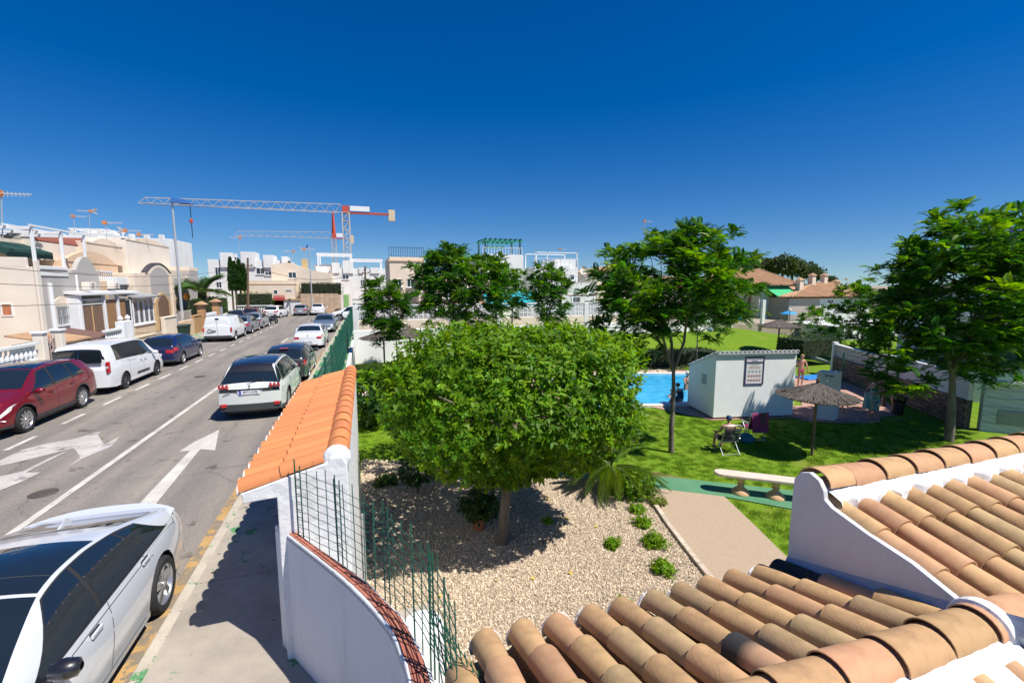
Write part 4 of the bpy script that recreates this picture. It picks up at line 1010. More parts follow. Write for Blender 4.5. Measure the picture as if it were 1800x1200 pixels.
# ---- dark grey hatchback
HATCH = dict(L=4.2, W=1.78, R=0.315, wx=(-1.25,1.28), sill=0.22, inset=0.22, crown=0.06, taper=0.12, tp=5, bulge=0.09,
    top=[(-2.10,0.86),(-2.09,0.96),(-2.03,1.03),(-1.90,1.18),(-1.70,1.34),(-1.5,1.41),(-1.0,1.465),(-0.2,1.47),(0.35,1.42),(0.9,1.19),(1.28,1.0),(1.7,0.90),(1.98,0.77),(2.08,0.65),(2.1,0.56)],
    belt=[(-2.1,0.92),(-1.4,0.97),(0,0.93),(1.3,0.88),(1.8,0.77),(2.1,0.55)],
    ws=(1.22,0.4,9.4,9.6), rw=(-2.02,-1.66,9.4,9.6),
    sg=[((0.1,1.12),(0.02,0.42),5.3,8.6),((-0.85,0.02),(-0.8,-0.05),5.3,8.6),((-1.55,-0.92),(-1.25,-0.87),5.4,8.3)],
    seams=[((1.0,1.0),0.4,5.2),((0.05,0.0),0.4,5.2),((-0.95,-0.84),1.5,5.2)], handles=[(0.22,4.2),(-0.72,4.25)], mirror=0.95, spokes=5,
    caps=[(-1,0,1,0,0.8,'plast','lower_bumper')], pats=[((-2.09,-1.72),(-2.08,-1.86),3.7,5.1,'redl','tail_light')], plates=[(-1,0.62)])
dg = paintm('dark_grey_paint',(0.022,0.028,0.034)); silv = paintm('silver_paint',(0.36,0.39,0.42),0.5,0.35); silvb = paintm('blue_grey_paint',(0.17,0.21,0.26),0.4,0.35)
H1 = up(HATCH,{'caps':[(-1,0,1,0,0.8,'plast','lower_bumper'),(-1,0,0.42,3.6,5.1,'redl','tail_light')],'rw':(-2.04,-1.62,8.8,9.3)})
root,B,part = make_car('car','dark grey hatchback with red lamps parked just ahead of the black-roofed SUV',H1,dg,(-3.22,22.2,0),R(90))
part('brake_light',MB().box(-1.80,-1.70,-0.16,0.16,1.395,1.425),M['redl'],None)
# ---- white saloon
SED = up(HATCH,dict(L=4.7, W=1.84, wx=(-1.38,1.42), R=0.33,
    top=[(-2.35,0.84),(-2.34,0.98),(-2.28,1.045),(-2.0,1.07),(-1.72,1.10),(-1.35,1.28),(-1.0,1.40),(-0.5,1.455),(0.1,1.455),(0.5,1.39),(1.0,1.16),(1.35,1.0),(1.8,0.92),(2.15,0.80),(2.32,0.65),(2.35,0.55)],
    belt=[(-2.35,0.90),(-1.6,0.98),(0,0.94),(1.3,0.9),(1.9,0.8),(2.35,0.55)], ws=(1.29,0.55,9.4,9.6), rw=(-1.68,-1.05,9.4,9.7),
    sg=[((0.12,1.15),(0.05,0.5),5.3,8.6),((-0.9,0.05),(-0.85,-0.03),5.3,8.6),((-1.35,-0.97),(-1.1,-0.93),5.4,8.3)],
    seams=[((1.0,1.0),0.4,5.2),((0.05,0.0),0.4,5.2),((-1.0,-0.88),1.5,5.2)],
    caps=[(-1,0,0.36,3.7,4.9,'redl','tail_light'),(-1,0.3,1,0,0.55,'plast','lower_bumper')], pats=[((-2.34,-2.05),(-2.34,-2.15),4.0,4.9,'redl','tail_light')], plates=[(-1,0.50)], ptext='3416 HMD'))
root,B,part = make_car('car','white saloon with a long boot, seen from behind on the right of the street',SED,white_p,(-3.42,32.7,0),R(90))
part('badge',MB().cbox(-2.455,-2.43,-0.03,0.03,0.86,0.93,0.008),M['chrome'],None)
# ---- silver saloon facing the viewer
FRONT = [(1,0,0.30,3.0,5.2,'clearl','headlight'),(1,0.55,1,1.2,3.4,'plast','grille'),(1,0.0,0.4,0.4,1.4,'plast','lower_bumper')]
root,B,part = make_car('car','silver blue saloon facing the viewer behind the white saloon',up(SED,{'caps':FRONT,'pats':[],'plates':[(1,0.42)],'ptext':None}),silvb,(-3.35,43.0,0),R(-90))
# ---- white SUV turning at the end
SUVB = up(SUVW,{'clad':[(-2.2,2.2,0,0.6)],'caps':FRONT,'plates':[(1,0.5)],'ptext':None,'mirrorm':None})
SUVB['mirrorm']=white_p
root,B,part = make_car('car','white SUV standing side-on across the end of the street',SUVB,white_p,(-1.35,54.6,0),R(176))
# ---- red SUV on the left, nose toward the viewer
SUVR = up(SUVW,dict(L=4.42, W=1.84, wx=(-1.22,1.40), R=0.355, top=[(-2.2,0.92),(-2.19,1.05),(-2.1,1.16),(-1.95,1.36),(-1.75,1.53),(-1.5,1.60),(-0.9,1.66),(-0.2,1.665),(0.35,1.60),(0.85,1.36),(1.25,1.14),(1.6,1.05),(1.95,0.94),(2.13,0.80),(2.2,0.62)],
    belt=[(-2.2,1.12),(-1.6,1.10),(-0.8,1.03),(0.3,0.99),(1.2,0.98),(1.8,0.85),(2.2,0.62)],
    sg=[((0.08,1.1),(0.02,0.42),5.3,8.6),((-0.85,0.0),(-0.8,-0.06),5.3,8.6),((-1.5,-0.92),(-1.2,-0.87),5.5,8.3)], ws=(1.18,0.38,9.3,9.6),
    seams=[((1.0,1.0),0.8,5.2),((0.04,-0.02),0.8,5.2),((-0.95,-0.84),1.5,5.2)], spokes=10, clad=[(-2.2,2.2,0,0.7)],
    caps=[(1,0.0,0.52,3.3,5.4,'clearl','headlight'),(1,0.60,1,2.6,4.4,'plast','grille'),(1,0,1,0.0,0.7,'plast','lower_bumper'),(1,0.55,1,0.9,2.2,'plast','air_intake'),(1,0.08,0.30,1.1,1.9,'plast','fog_lamp_recess')],
    pats=[((1.62,2.19),(1.88,2.19),4.15,5.1,'clearl','headlight')], plates=[(1,0.62)], ptext=None, mirrorm=None))
redp = paintm('dark_red_paint',(0.20,0.006,0.014),0.25,0.3); SUVR['mirrorm']=redp
root,B,part = make_car('car','dark red SUV with silver roof rails parked nose toward the viewer',SUVR,redp,(-9.78,16.95,0),R(-90))
rails(part,B,-1.6,0.3,M['chrome'],9.6)
part('sunroof',roofpanel(B,-0.9,0.33,9.7,0.005),M['cglass'],40)
for sg in (1,-1): part('fog_lamp',MB().lathe([(0.001,2.29),(0.05,2.285),(0.06,2.26)],12,(0,sg*0.70,0.44),'X'),M['clearl'],40)
for sg in (1,-1): part('fog_trim',MB().tube([(2.24,sg*0.52,0.50),(2.20,sg*0.72,0.53),(2.12,sg*0.86,0.50)],0.012,6),M['chrome'],40)
# ---- white people carrier
MPV = dict(L=4.72, W=1.86, R=0.325, wx=(-1.30,1.50), sill=0.24, inset=0.16, crown=0.07, taper=0.06, tp=8, bulge=0.06,
    top=[(-2.36,1.05),(-2.355,1.25),(-2.34,1.45),(-2.29,1.66),(-2.18,1.79),(-1.9,1.845),(-1.0,1.87),(0.2,1.85),(0.75,1.74),(1.2,1.42),(1.55,1.17),(1.85,1.07),(2.15,0.92),(2.32,0.75),(2.36,0.6)],
    belt=[(-2.36,1.17),(-1.0,1.14),(0.6,1.06),(1.5,0.99),(2.0,0.88),(2.36,0.6)],
    ws=(1.48,0.8,9.3,9.6), rw=(-2.35,-2.27,8.3,8.6),
    sg=[((0.35,1.35),(0.35,0.78),5.25,8.3),((-1.75,-0.05),(-1.72,0.1),5.4,8.3)],
    seams=[((1.15,1.15),0.5,5.2),((0.25,0.22),0.5,8.6),((-0.9,-0.9),0.5,5.3)], hseams=[(-1.5,-0.3,4.5)], handles=[(0.42,4.1),(0.05,4.1)], mirror=1.2, spokes=7, darkrim=True,
    pats=[((-0.35,0.75),(-0.35,0.75),0.9,1.55,'plast','door_moulding')],
    caps=[], plates=[], trimm='chrome')
root,B,part = make_car('people_carrier','tall white people carrier between the red SUV and the navy hatchback, seen from behind',MPV,white_p,(-9.80,22.35,0),R(90),cat='people carrier')
for y0,y1 in ((0.07,0.70),(-0.70,-0.07)): part('rear_window',MB().cbox(-2.44,-2.40,y0,y1,1.20,1.66,0.02),M['cglass'],None)
for sg in (1,-1): part('tail_light',MB().cbox(-2.405,-2.27,min(sg*0.79,sg*0.885),max(sg*0.79,sg*0.885),0.82,1.22,0.015),M['redl'],None)
part('lamp_insert',MB().box(-2.41,-2.36,-0.87,-0.80,0.98,1.06),M['clearl'],None)
# ---- navy hatchback
navy = paintm('navy_paint',(0.008,0.014,0.065)); bluec = up(H1,{'W':1.76})
root,B,part = make_car('car','navy blue hatchback parked by the green pavement behind the people carrier',bluec,navy,(-9.72,28.15,0),R(90))
# ---- white panel van
VAN = up(MPV,dict(L=4.4, top=[(-2.2,1.2),(-2.195,1.45),(-2.18,1.66),(-2.13,1.76),(-1.9,1.80),(-0.8,1.83),(0.2,1.82),(0.7,1.72),(1.15,1.40),(1.5,1.15),(1.8,1.02),(2.05,0.88),(2.18,0.7),(2.2,0.6)],
    belt=[(-2.2,1.13),(0.6,1.05),(1.4,0.98),(1.9,0.85),(2.2,0.6)], wx=(-1.32,1.38), sg=[((0.3,1.3),(0.3,0.75),5.25,8.3)], rw=(-2.19,-2.175,14,14),
    seams=[((1.1,1.1),0.5,5.2),((0.2,0.18),0.5,8.6),((-0.95,-0.95),0.5,8.4)], hseams=[(-1.7,0.0,3.4)], clad=[(-2.19,2.19,0,0.5)], darkrim=False, spokes=5,
    pats=[], caps=[(-1,0,1,0,1.0,'plast','lower_bumper')], ws=(1.42,0.78,9.3,9.6)))
root,B,part = make_car('van','white panel van with a mountain logo on its rear door',VAN,white_p,(-9.86,38.6,0),R(90),cat='van')
for sg in (1,-1): part('tail_light',MB().cbox(-2.245,-2.12,min(sg*0.79,sg*0.885),max(sg*0.79,sg*0.885),0.72,1.02,0.015),M['redl'],None)
part('door_seam',MB().box(-2.262,-2.255,-0.006,0.006,0.45,1.7),M['seam'],None)
lg=MB(); zz=[(0.62,0.62),(0.5,0.76),(0.36,0.69),(0.22,0.64),(0.05,0.62)]
for a,b in zip(zz,zz[1:]): lg.bar((-2.27,a[0],a[1]+0.18),(-2.27,b[0],b[1]+0.18),0.02)
for a,b in [((0.66,0.74),(0.10,0.74)),((0.58,0.69),(0.16,0.69))]: lg.bar((-2.27,a[0],a[1]),(-2.27,b[0],b[1]),0.018)
part('logo',lg,M['black'],None)
# ---- farther cars on the left
root,B,part = make_car('car','blue grey hatchback with a red lamp just beyond the white van',up(H1,{}),silvb,(-9.75,43.4,0),R(90))
root,B,part = make_car('car','grey hatchback second beyond the white van',up(H1,{}),silv,(-9.78,48.0,0),R(90))
root,B,part = make_car('car','black estate roofed car half hidden by the wooden pole',up(H1,{}),dg,(-12.4,52.5,0),R(100))
root,B,part = make_car('car','small red hatchback in the row at the end of the street',up(H1,{}),redp,(-12.0,57.2,0),R(97))
root,B,part = make_car('car','white hatchback at the left end of the street, beside the silver one',up(H1,{}),white_p,(-10.4,62.6,0),R(80))
root,B,part = make_car('car','silver hatchback at the end of the street before the white garage door',up(H1,{}),silv,(-7.9,66.0,0),R(88))
VB=up(HATCH,{'caps':[(-1,0,0.12,4.0,6.0,'redl','tail_light'),(-1,0,1,0,0.8,'plast','lower_bumper')],'pats':[],'rw':(-2.06,-1.75,8.7,9.2),'top':[(-2.10,0.9),(-2.09,1.05),(-2.05,1.2),(-1.95,1.38),(-1.8,1.47),(-1.5,1.51),(-1.0,1.54),(-0.2,1.54),(0.35,1.48),(0.9,1.22),(1.28,1.02),(1.7,0.92),(1.98,0.77),(2.08,0.65),(2.1,0.56)]})
root,B,part = make_car('car','white upright estate parked under the clipped hedge tree',VB,white_p,(-5.9,66.2,0),R(90))
# motor scooter parked beside the grey hatchback
sc_=thing('scooter','black scooter parked past the grey hatchbacks on the left','scooter',(-9.0,51.6,0),None,world=False); sc_.rotation_euler=(0,0,R(70))
for x in (-0.62,0.62):
    w_=MB().lathe([(0.14,-0.05),(0.24,-0.06),(0.27,0),(0.24,0.06),(0.14,0.05)],18,(x,0,0.27),'Y').build('wheel',M['tyre'],sc_); MB().lathe([(0.001,-0.03),(0.14,-0.02),(0.14,0.02),(0.001,0.03)],12,(x,0,0.27),'Y').build('rim',M['alloy'],w_)
MB().prism([(-0.75,0.55),(-0.3,0.5),(-0.15,0.28),(0.3,0.28),(0.42,0.6),(0.5,0.95),(0.42,0.98),(0.25,0.42),(-0.05,0.4),(-0.2,0.72),(-0.7,0.78)],'Y',-0.14,0.14).build('body',dg,sc_,bevel=0.03)
MB().cbox(-0.72,-0.12,-0.13,0.13,0.74,0.84,0.03).build('seat',M['dark'],sc_)
MB().tube([(0.45,-0.33,1.05),(0.40,-0.15,1.02),(0.45,0,0.98),(0.40,0.15,1.02),(0.45,0.33,1.05)],0.018,6).build('handlebar',M['black'],sc_)
MB().tube([(0.62,0.0,0.27),(0.45,0,0.98)],0.03,8).build('fork',M['chrome'],sc_)
MB().cbox(0.44,0.56,-0.08,0.08,0.82,0.94,0.02).build('headlight',M['clearl'],sc_)
# ================================================================ plants
def scatter(TV, TF, Rm, T, Sc):
    n=len(T); V=np.einsum('nij,kj->nki',Rm,TV)*np.asarray(Sc)[:,None,None]+T[:,None,:]
    F=TF[None,:,:]+(np.arange(n)*len(TV))[:,None,None]; return V.reshape(-1,3), F.reshape(-1,TF.shape[1])
def frames(d, up, roll=None):
    # x axis along d, z axis near up
    d=d/np.linalg.norm(d,axis=1,keepdims=True); y=np.cross(up,d); y/=np.linalg.norm(y,axis=1,keepdims=True)+1e-9; z=np.cross(d,y)
    if roll is not None:
        c,s=np.cos(roll)[:,None],np.sin(roll)[:,None]; y,z=y*c+z*s,z*c-y*s
    return np.stack([d,y,z],axis=2)
def leaf_tpl(L=1.0,w=0.42,fold=0.10,curl=0.18):
    xs=[0,0.28,0.65,1.0]; ws=[0.05,w*0.48,w*0.42,0.0]
    V=[];F=[]
    for x,h in zip(xs,ws):
        z=-curl*x*x
        V+=[(x*L,-h,z+fold*h*2),(x*L,0,z),(x*L,h,z+fold*h*2)]
    for i in range(3):
        F+=[(3*i,3*i+3,3*i+4,3*i+1),(3*i+1,3*i+4,3*i+5,3*i+2)]
    return np.array(V),np.array(F)
leafm = mat('glossy_leaf', (0.075,0.18,0.004), 0.5, 0.15, 3, face=True, transl=0.40, spec=0.3)
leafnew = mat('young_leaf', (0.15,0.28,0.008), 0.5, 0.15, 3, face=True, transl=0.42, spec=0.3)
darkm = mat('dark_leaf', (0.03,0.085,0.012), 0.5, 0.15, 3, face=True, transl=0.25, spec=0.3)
fernm = mat('feathery_leaf', (0.042,0.135,0.014), 0.5, 0.15, 3, face=True, transl=0.42, spec=0.3)
fernlt = mat('young_feathery_leaf', (0.11,0.235,0.016), 0.5, 0.15, 3, face=True, transl=0.45, spec=0.3)  # paler green of the new fronds
def branchy(name, parent, m, base, r0, trunk_pts, tips, n=8, rt=0.02, smooth=True):
    b=MB(); k=len(trunk_pts); b.tube(trunk_pts,[r0*(1-0.45*i/(k-1)) if k>1 else r0 for i in range(k)],12)
    b.build('trunk',m,parent,smooth=60)
    top=Vector(trunk_pts[-1]); limbs=MB(); T_=[Vector(t) for t in tips]
    nm=max(2,min(4,len(T_)//5)); T_.sort(key=lambda t: math.atan2(t.y-top.y,t.x-top.x)); ch=-(-len(T_)//nm)
    for g in range(0,len(T_),ch):
        grp_=T_[g:g+ch]; c_=sum(grp_,Vector())/len(grp_); e_=top.lerp(c_,0.55)+Vector((rnd.uniform(-.1,.1),rnd.uniform(-.1,.1),0.1)); m1_=top.lerp(e_,0.5)+Vector((rnd.uniform(-.12,.12),rnd.uniform(-.12,.12),-.02))
        limbs.tube([top+Vector((0,0,-0.12)),m1_,e_],[r0*0.58,r0*0.46,r0*0.34],8)
        for t in grp_:
            s0=m1_.lerp(e_,rnd.uniform(0.3,1)); mid=s0.lerp(t,0.5)+Vector((rnd.uniform(-.15,.15),rnd.uniform(-.15,.15),rnd.uniform(0.0,.18)))
            limbs.tube([s0,mid,t],[r0*0.27,r0*0.17,rt*0.4],5)
    return limbs.build('limbs',m,parent,smooth=60)
# ---- clipped round-headed broadleaf tree
def broadleaf(name,label,base,crown_c,rad,nspr,leafL,seed,m1,m2,trunk,r0,p=2.7,per=7,grp=None,cut=None,cat='tree',shell=(0.72,1.02),lump=0.09,name2='crown',under=0.0):
    rg=np.random.RandomState(seed); root=thing(name,label,cat,base,grp)
    d=rg.normal(size=(nspr,3)); d/=np.linalg.norm(d,axis=1,keepdims=True)
    # superellipsoid radius
    rr=(np.abs(d[:,0])**p+np.abs(d[:,1])**p+np.abs(d[:,2])**p)**(-1/p)
    ph=rg.uniform(0,6.28,12); lm=sum(np.sin(d@rg.normal(size=3)*rg.uniform(3,7)+ph[i]) for i in range(12))/4.0
    f=rg.uniform(shell[0]**3,shell[1]**3,nspr)**(1/3)*(1+lump*lm)
    tp_=1-under*np.clip(-d[:,2]*rr,0,1)**1.5
    pos=np.array(crown_c)+d*(rr*f)[:,None]*np.array(rad)*np.c_[tp_,tp_,np.ones(nspr)]
    nrm=d/np.array(rad)*np.array(rad).mean(); nrm/=np.linalg.norm(nrm,axis=1,keepdims=True)
    dirs=nrm*0.8+rg.normal(size=(nspr,3))*0.35+np.array([0,0,0.35]); 
    n=nspr*per; P=np.repeat(pos,per,0); D=np.repeat(dirs/np.linalg.norm(dirs,axis=1,keepdims=True),per,0)
    sp_=rg.normal(size=(n,3)); sp_-= (sp_*D).sum(1,keepdims=True)*D; sp_/=np.linalg.norm(sp_,axis=1,keepdims=True)
    ld=D*rg.uniform(0.1,0.9,(n,1))+sp_*rg.uniform(0.5,1.0,(n,1))+np.array([0,0,-0.25])
    P=P+D*rg.uniform(-0.6,0.7,(n,1))*leafL; Rm=frames(ld,D+rg.normal(size=(n,3))*0.25); sc_=leafL*rg.uniform(0.7,1.2,n)
    TV,TF=leaf_tpl(); hue=np.repeat(np.repeat(rg.uniform(0,1,nspr),per)*0.5+rg.uniform(0,0.5,n),len(TF))
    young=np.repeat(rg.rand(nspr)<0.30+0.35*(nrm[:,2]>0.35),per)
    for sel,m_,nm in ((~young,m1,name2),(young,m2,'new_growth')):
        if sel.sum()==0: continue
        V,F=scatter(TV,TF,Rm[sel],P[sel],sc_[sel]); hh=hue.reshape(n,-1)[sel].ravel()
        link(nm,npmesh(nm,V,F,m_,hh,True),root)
    if trunk:
        c=np.array(crown_c); tips=[tuple(c+np.array(rad)*0.8*v) for v in (rg.normal(size=(14,3))*np.array([.5,.5,.28])+np.array([0,0,.05]))]
        branchy(name,root,M['bark'],base,r0,trunk,tips)
    return root
broadleaf('broadleaf_tree','big clipped round-headed tree with glossy leaves on a bare trunk in the gravel bed',(2.65,8.83,GZ),(2.98,9.15,1.52),(2.58,2.25,1.58),7600,0.115,1,leafm,leafnew,
    [(2.62,8.80,GZ-0.05),(2.64,8.82,GZ+.12),(2.68,8.83,-0.8),(2.74,8.84,-0.2),(2.78,8.86,0.4),(2.85,8.9,0.9)],0.135,p=3.3,per=8,shell=(0.74,1.0),under=0.42,lump=0.08)
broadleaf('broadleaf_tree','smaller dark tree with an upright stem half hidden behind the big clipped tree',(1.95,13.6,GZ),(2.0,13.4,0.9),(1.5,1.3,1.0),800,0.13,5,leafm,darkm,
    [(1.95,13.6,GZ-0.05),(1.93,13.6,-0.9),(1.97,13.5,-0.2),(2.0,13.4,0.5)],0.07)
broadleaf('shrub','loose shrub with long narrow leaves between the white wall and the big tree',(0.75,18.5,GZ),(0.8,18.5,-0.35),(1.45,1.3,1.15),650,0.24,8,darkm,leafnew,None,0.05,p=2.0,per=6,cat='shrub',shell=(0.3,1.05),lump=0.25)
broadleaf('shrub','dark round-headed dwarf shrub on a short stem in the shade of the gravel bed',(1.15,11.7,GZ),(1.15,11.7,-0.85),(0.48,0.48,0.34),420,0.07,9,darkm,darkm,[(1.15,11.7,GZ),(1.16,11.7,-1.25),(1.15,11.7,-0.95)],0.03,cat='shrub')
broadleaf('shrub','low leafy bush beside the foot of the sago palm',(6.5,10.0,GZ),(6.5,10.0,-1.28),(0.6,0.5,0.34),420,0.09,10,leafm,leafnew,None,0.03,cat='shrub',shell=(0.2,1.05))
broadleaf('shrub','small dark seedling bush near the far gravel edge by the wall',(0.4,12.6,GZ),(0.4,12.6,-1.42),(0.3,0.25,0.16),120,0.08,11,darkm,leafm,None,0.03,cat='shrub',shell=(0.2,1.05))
# weeds dotted about the gravel
WG='green seedlings scattered over the gravel'
for i,(x,y,s_,lab) in enumerate([(6.17,9.12,.17,'round green seedling nearest the low bush on the gravel'),(5.92,8.51,.19,'bushy green seedling second along the path edging'),(5.67,7.74,.23,'bushiest green seedling beside the middle of the path'),(5.32,6.94,.22,'bright green seedling nearest the lower tiled roof'),(4.83,7.97,.17,'pointed green seedling alone in the middle of the gravel'),(3.9,9.3,.10,'thin weed just right of the tree trunk'),(3.3,12.2,.20,'seedling by the lawn edge behind the tree trunk'),(2.4,12.6,.16,'seedling by the lawn edge left of the trunk'),(4.1,6.4,.08,'tiny weed in the near gravel')]):
    broadleaf('seedling',lab,(x,y,GZ),(x,y,GZ+s_*0.55),(s_,s_*.9,s_*.6),int(900*s_),0.06,20+i,leafnew,leafnew,None,0,cat='weed',shell=(0.0,1.0),grp=WG,lump=0.55,p=1.6)
broadleaf('seedling','yellowish weed at the corner of the gravel by the path',(6.86,9.25,GZ),(6.86,9.25,GZ+.1),(.2,.16,.12),90,0.06,31,mat('yellowing_leaf',(0.22,0.19,0.04),0.5,0.2,3,face=True,transl=0.3),leafnew,None,0,cat='weed',shell=(0.1,1.0),grp=WG)
# potted plant in the tree shade
pp=thing('potted_plant','terracotta pot with a dark bushy plant in the shade left of the trunk','potted plant',(2.29,9.55,GZ))
MB().lathe([(0.001,0.02),(0.11,0.0),(0.125,0.02),(0.165,0.27),(0.185,0.275),(0.185,0.33),(0.165,0.335),(0.15,0.29),(0.001,0.28)],20,(2.29,9.55,GZ)).build('pot',M['terra'],pp,50)
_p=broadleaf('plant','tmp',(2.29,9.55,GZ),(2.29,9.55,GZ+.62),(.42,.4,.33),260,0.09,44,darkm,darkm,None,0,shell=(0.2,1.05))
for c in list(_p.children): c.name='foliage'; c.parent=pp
bpy.data.objects.remove(_p)
# fallen leaves and bits on the gravel
rg=random.Random(6); lm_=mat('fallen_leaf',(0.55,0.40,0.05),0.7,0.2,5); TVl,TFl=leaf_tpl(0.09,0.5)
for k in range(26):
    x,y=rg.uniform(0,5.4),rg.uniform(3.4,12)
    me=npmesh('fallen_leaf',(TVl*np.array([1,0.09,0.09])),TFl,lm_); o=link('fallen_leaf',me); o.location=(x,y,GZ+.055); o.rotation_euler=(rg.uniform(-.3,.3),rg.uniform(-.3,.3),rg.uniform(0,6)); o.scale=(1,1.6,1)
    tag(o,'small yellow leaf fallen on the pale gravel','leaf','yellow leaves fallen on the gravel')
# ---- sago palm with arching fronds
def frond(L, droop, npin, pl, width, m, name, lift=0.9, vee=0.35):
    V=[];F=[]
    def sp(t): return (L*t*math.cos(lift*(1-t*0.6))*1.0+0, 0, L*(lift*0.75*t-droop*t*t))
    for k in range(npin):
        t=0.12+0.86*k/(npin-1); x,_,z=sp(t); x2,_,z2=sp(min(1,t+0.03)); l_=pl*math.sin(math.pi*(0.12+0.86*t))**0.7
        for s in (1,-1):
            o=len(V); a=(x,0,z); tip=(x+l_*0.55,s*l_*0.85,z-vee*l_*0.4+0.02); w_=width
            V+=[(a[0]-w_,0,a[2]),(a[0]+w_,0,a[2]),(tip[0]*0.5+a[0]*0.5+w_,tip[1]*0.55,(tip[2]+a[2])/2+0.02),tip]; F+=[(o,o+1,o+2,o+3)]
    for k in range(6):
        t0,t1=k/6,(k+1)/6; x,_,z=sp(t0);x2,_,z2=sp(t1);o=len(V); w_=0.012*(1.2-t0); V+=[(x,-w_,z),(x2,-w_*.8,z2),(x2,w_*.8,z2),(x,w_,z)];F+=[(o,o+1,o+2,o+3)]
    return np.array(V),np.array(F)
def palm(name,label,base,trunk_h,r0,nf,L,droop,m,seed,lift=(0.2,1.2),npin=34,pl=0.16,width=0.006,tm=None,cat='palm tree',fibre=None):
    root=thing(name,label,cat,base,None); b=Vector(base); rg=random.Random(seed)
    if trunk_h>0:
        t=MB(); pts=[b+Vector((0.05*math.sin(k),0,trunk_h*k/8)) for k in range(9)]; t.tube(pts,[r0*(1.15 if k==0 else 1.0-0.02*k+0.05*(k%2)) for k in range(9)],12); t.build('trunk',tm or M['barkd'],root,50)
    top=b+Vector((0,0,trunk_h))
    for k in range(nf):
        lf=lift[0]+(lift[1]-lift[0])*((k*0.618)%1); V,F=frond(L*rg.uniform(.85,1.1),droop*rg.uniform(.8,1.2),npin,pl,width,m,'frond',lf)
        a=k*2.39996+rg.uniform(-.2,.2); ca,sa=math.cos(a),math.sin(a); Rz=np.array([[ca,-sa,0],[sa,ca,0],[0,0,1]])
        V=V@Rz.T+np.array(top); o=link('frond',npmesh('frond',V,F,m,np.full(len(F),rg.random())),root)
    return root
sagom=mat('sago_frond',(0.035,0.075,0.012),0.4,0.2,3,face=True,transl=0.2); sagoy=mat('yellowing_sago_frond',(0.085,0.15,0.015),0.45,0.2,3,face=True,transl=0.25)
palm('sago_palm','sago palm with stiff arching yellow-green fronds beside the bench path',(6.35,10.7,GZ),0.5,0.16,64,1.55,0.66,sagoy,3,(0.3,1.4),60,0.19,0.013)
datem=mat('date_palm_frond',(0.07,0.14,0.03),0.5,0.2,3,face=True,transl=0.25)
pb=AX(357,545,-15.2)
palm('date_palm','date palm with dense arching fronds and orange fruit between the left houses',(pb.x,pb.y,0.1),3.2,0.42,80,2.7,0.50,datem,5,(0.4,1.6),40,0.6,0.04)
tag(MB().lathe([(0.0,0.35),(0.2,0.25),(0.3,0.0),(0.22,-0.3),(0.0,-0.45)],10,(pb.x-0.9,pb.y-1.2,2.9)).build('date_cluster',mat('ripe_dates',(0.62,0.25,0.03),0.7,0.3,14,0.6,20),None,50),'orange bunch of ripe dates hanging from the date palm','fruit')
pb=G(1313,590,GZ)
pw=AY(1315,575,44); palm('fan_palm','slim palm tree in front of the villa with the green awning',(pw.x,44,-0.9),3.9,0.22,26,1.7,0.55,datem,6,(0.0,1.3),24,0.4,0.02)
pw=AY(1337,580,42); palm('fan_palm','young yellowish palm lower down beside the slim palm',(pw.x,42,-0.9),1.7,0.14,16,1.1,0.6,sagoy,7,(0.0,1.3),20,0.35,0.02)
# ---- feathery jacaranda-like trees
def fern_tpl():
    V=[];F=[]; n=15
    for k in range(n):
        t=0.12+0.86*k/(n-1); x=t; z=0.05*t-0.46*t*t; l_=0.23*math.sin(math.pi*(0.15+0.78*t))+0.04
        for s in (1,-1):
            o=len(V); w_=0.011; V+=[(x-w_,0,z),(x+w_,0,z+0.003),(x+0.09+l_*0.45,s*l_,z-0.05),(x+0.02+l_*0.4,s*l_,z-0.07)]; F.append((o,o+1,o+2,o+3))
    return np.array(V),np.array(F)
FTV,FTF=fern_tpl()
def jacaranda(label,base,blobs,trunk_pts,r0,seed,frL=0.5,per=17,dens=1.0,barkm=None,group='feathery-leaved trees in the garden',extra_tips=[]):
    rg=np.random.RandomState(seed); root=thing('jacaranda_tree',label,'tree',base,group)
    tips=[];nr=[]
    for (cx,cy,cz,rx,ry,rz,nt_) in blobs:
        nt_=int(nt_*dens); d=rg.normal(size=(nt_,3)); d/=np.linalg.norm(d,axis=1,keepdims=True)
        f=rg.uniform(0.35,1.0,nt_)**0.5*(1+0.10*rg.normal(size=nt_))
        tips.append(np.array([cx,cy,cz])+d*f[:,None]*np.array([rx,ry,rz])); nr.append(d)
    T=np.concatenate(tips); Nn=np.concatenate(nr); n=len(T)*per
    P=np.repeat(T,per,0)+rg.normal(size=(n,3))*0.06; az=rg.uniform(0,6.28,n); el=rg.uniform(-0.15,1.1,n)
    D=np.c_[np.cos(az)*np.cos(el),np.sin(az)*np.cos(el),np.sin(el)]+np.repeat(Nn,per,0)*np.array([.55,.55,.25])
    Rm=frames(D,np.tile([0,0,1.0],(n,1))+rg.normal(size=(n,3))*0.2); sc_=frL*0.86*rg.uniform(0.6,1.25,n)
    hue=np.repeat(np.repeat(rg.uniform(0,1,len(T)),per)*0.6+rg.uniform(0,.4,n),len(FTF)).reshape(n,-1)
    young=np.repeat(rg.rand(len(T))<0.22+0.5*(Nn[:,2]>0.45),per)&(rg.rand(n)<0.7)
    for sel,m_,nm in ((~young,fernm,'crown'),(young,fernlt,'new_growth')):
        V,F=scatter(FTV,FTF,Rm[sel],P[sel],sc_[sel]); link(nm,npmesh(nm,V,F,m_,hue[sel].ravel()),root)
    k=rg.permutation(len(T))[:22]
    branchy('t',root,barkm or M['bark'],base,r0,trunk_pts,[tuple(T[i]) for i in k])
    return root
bt=(9.53,12.26,GZ)
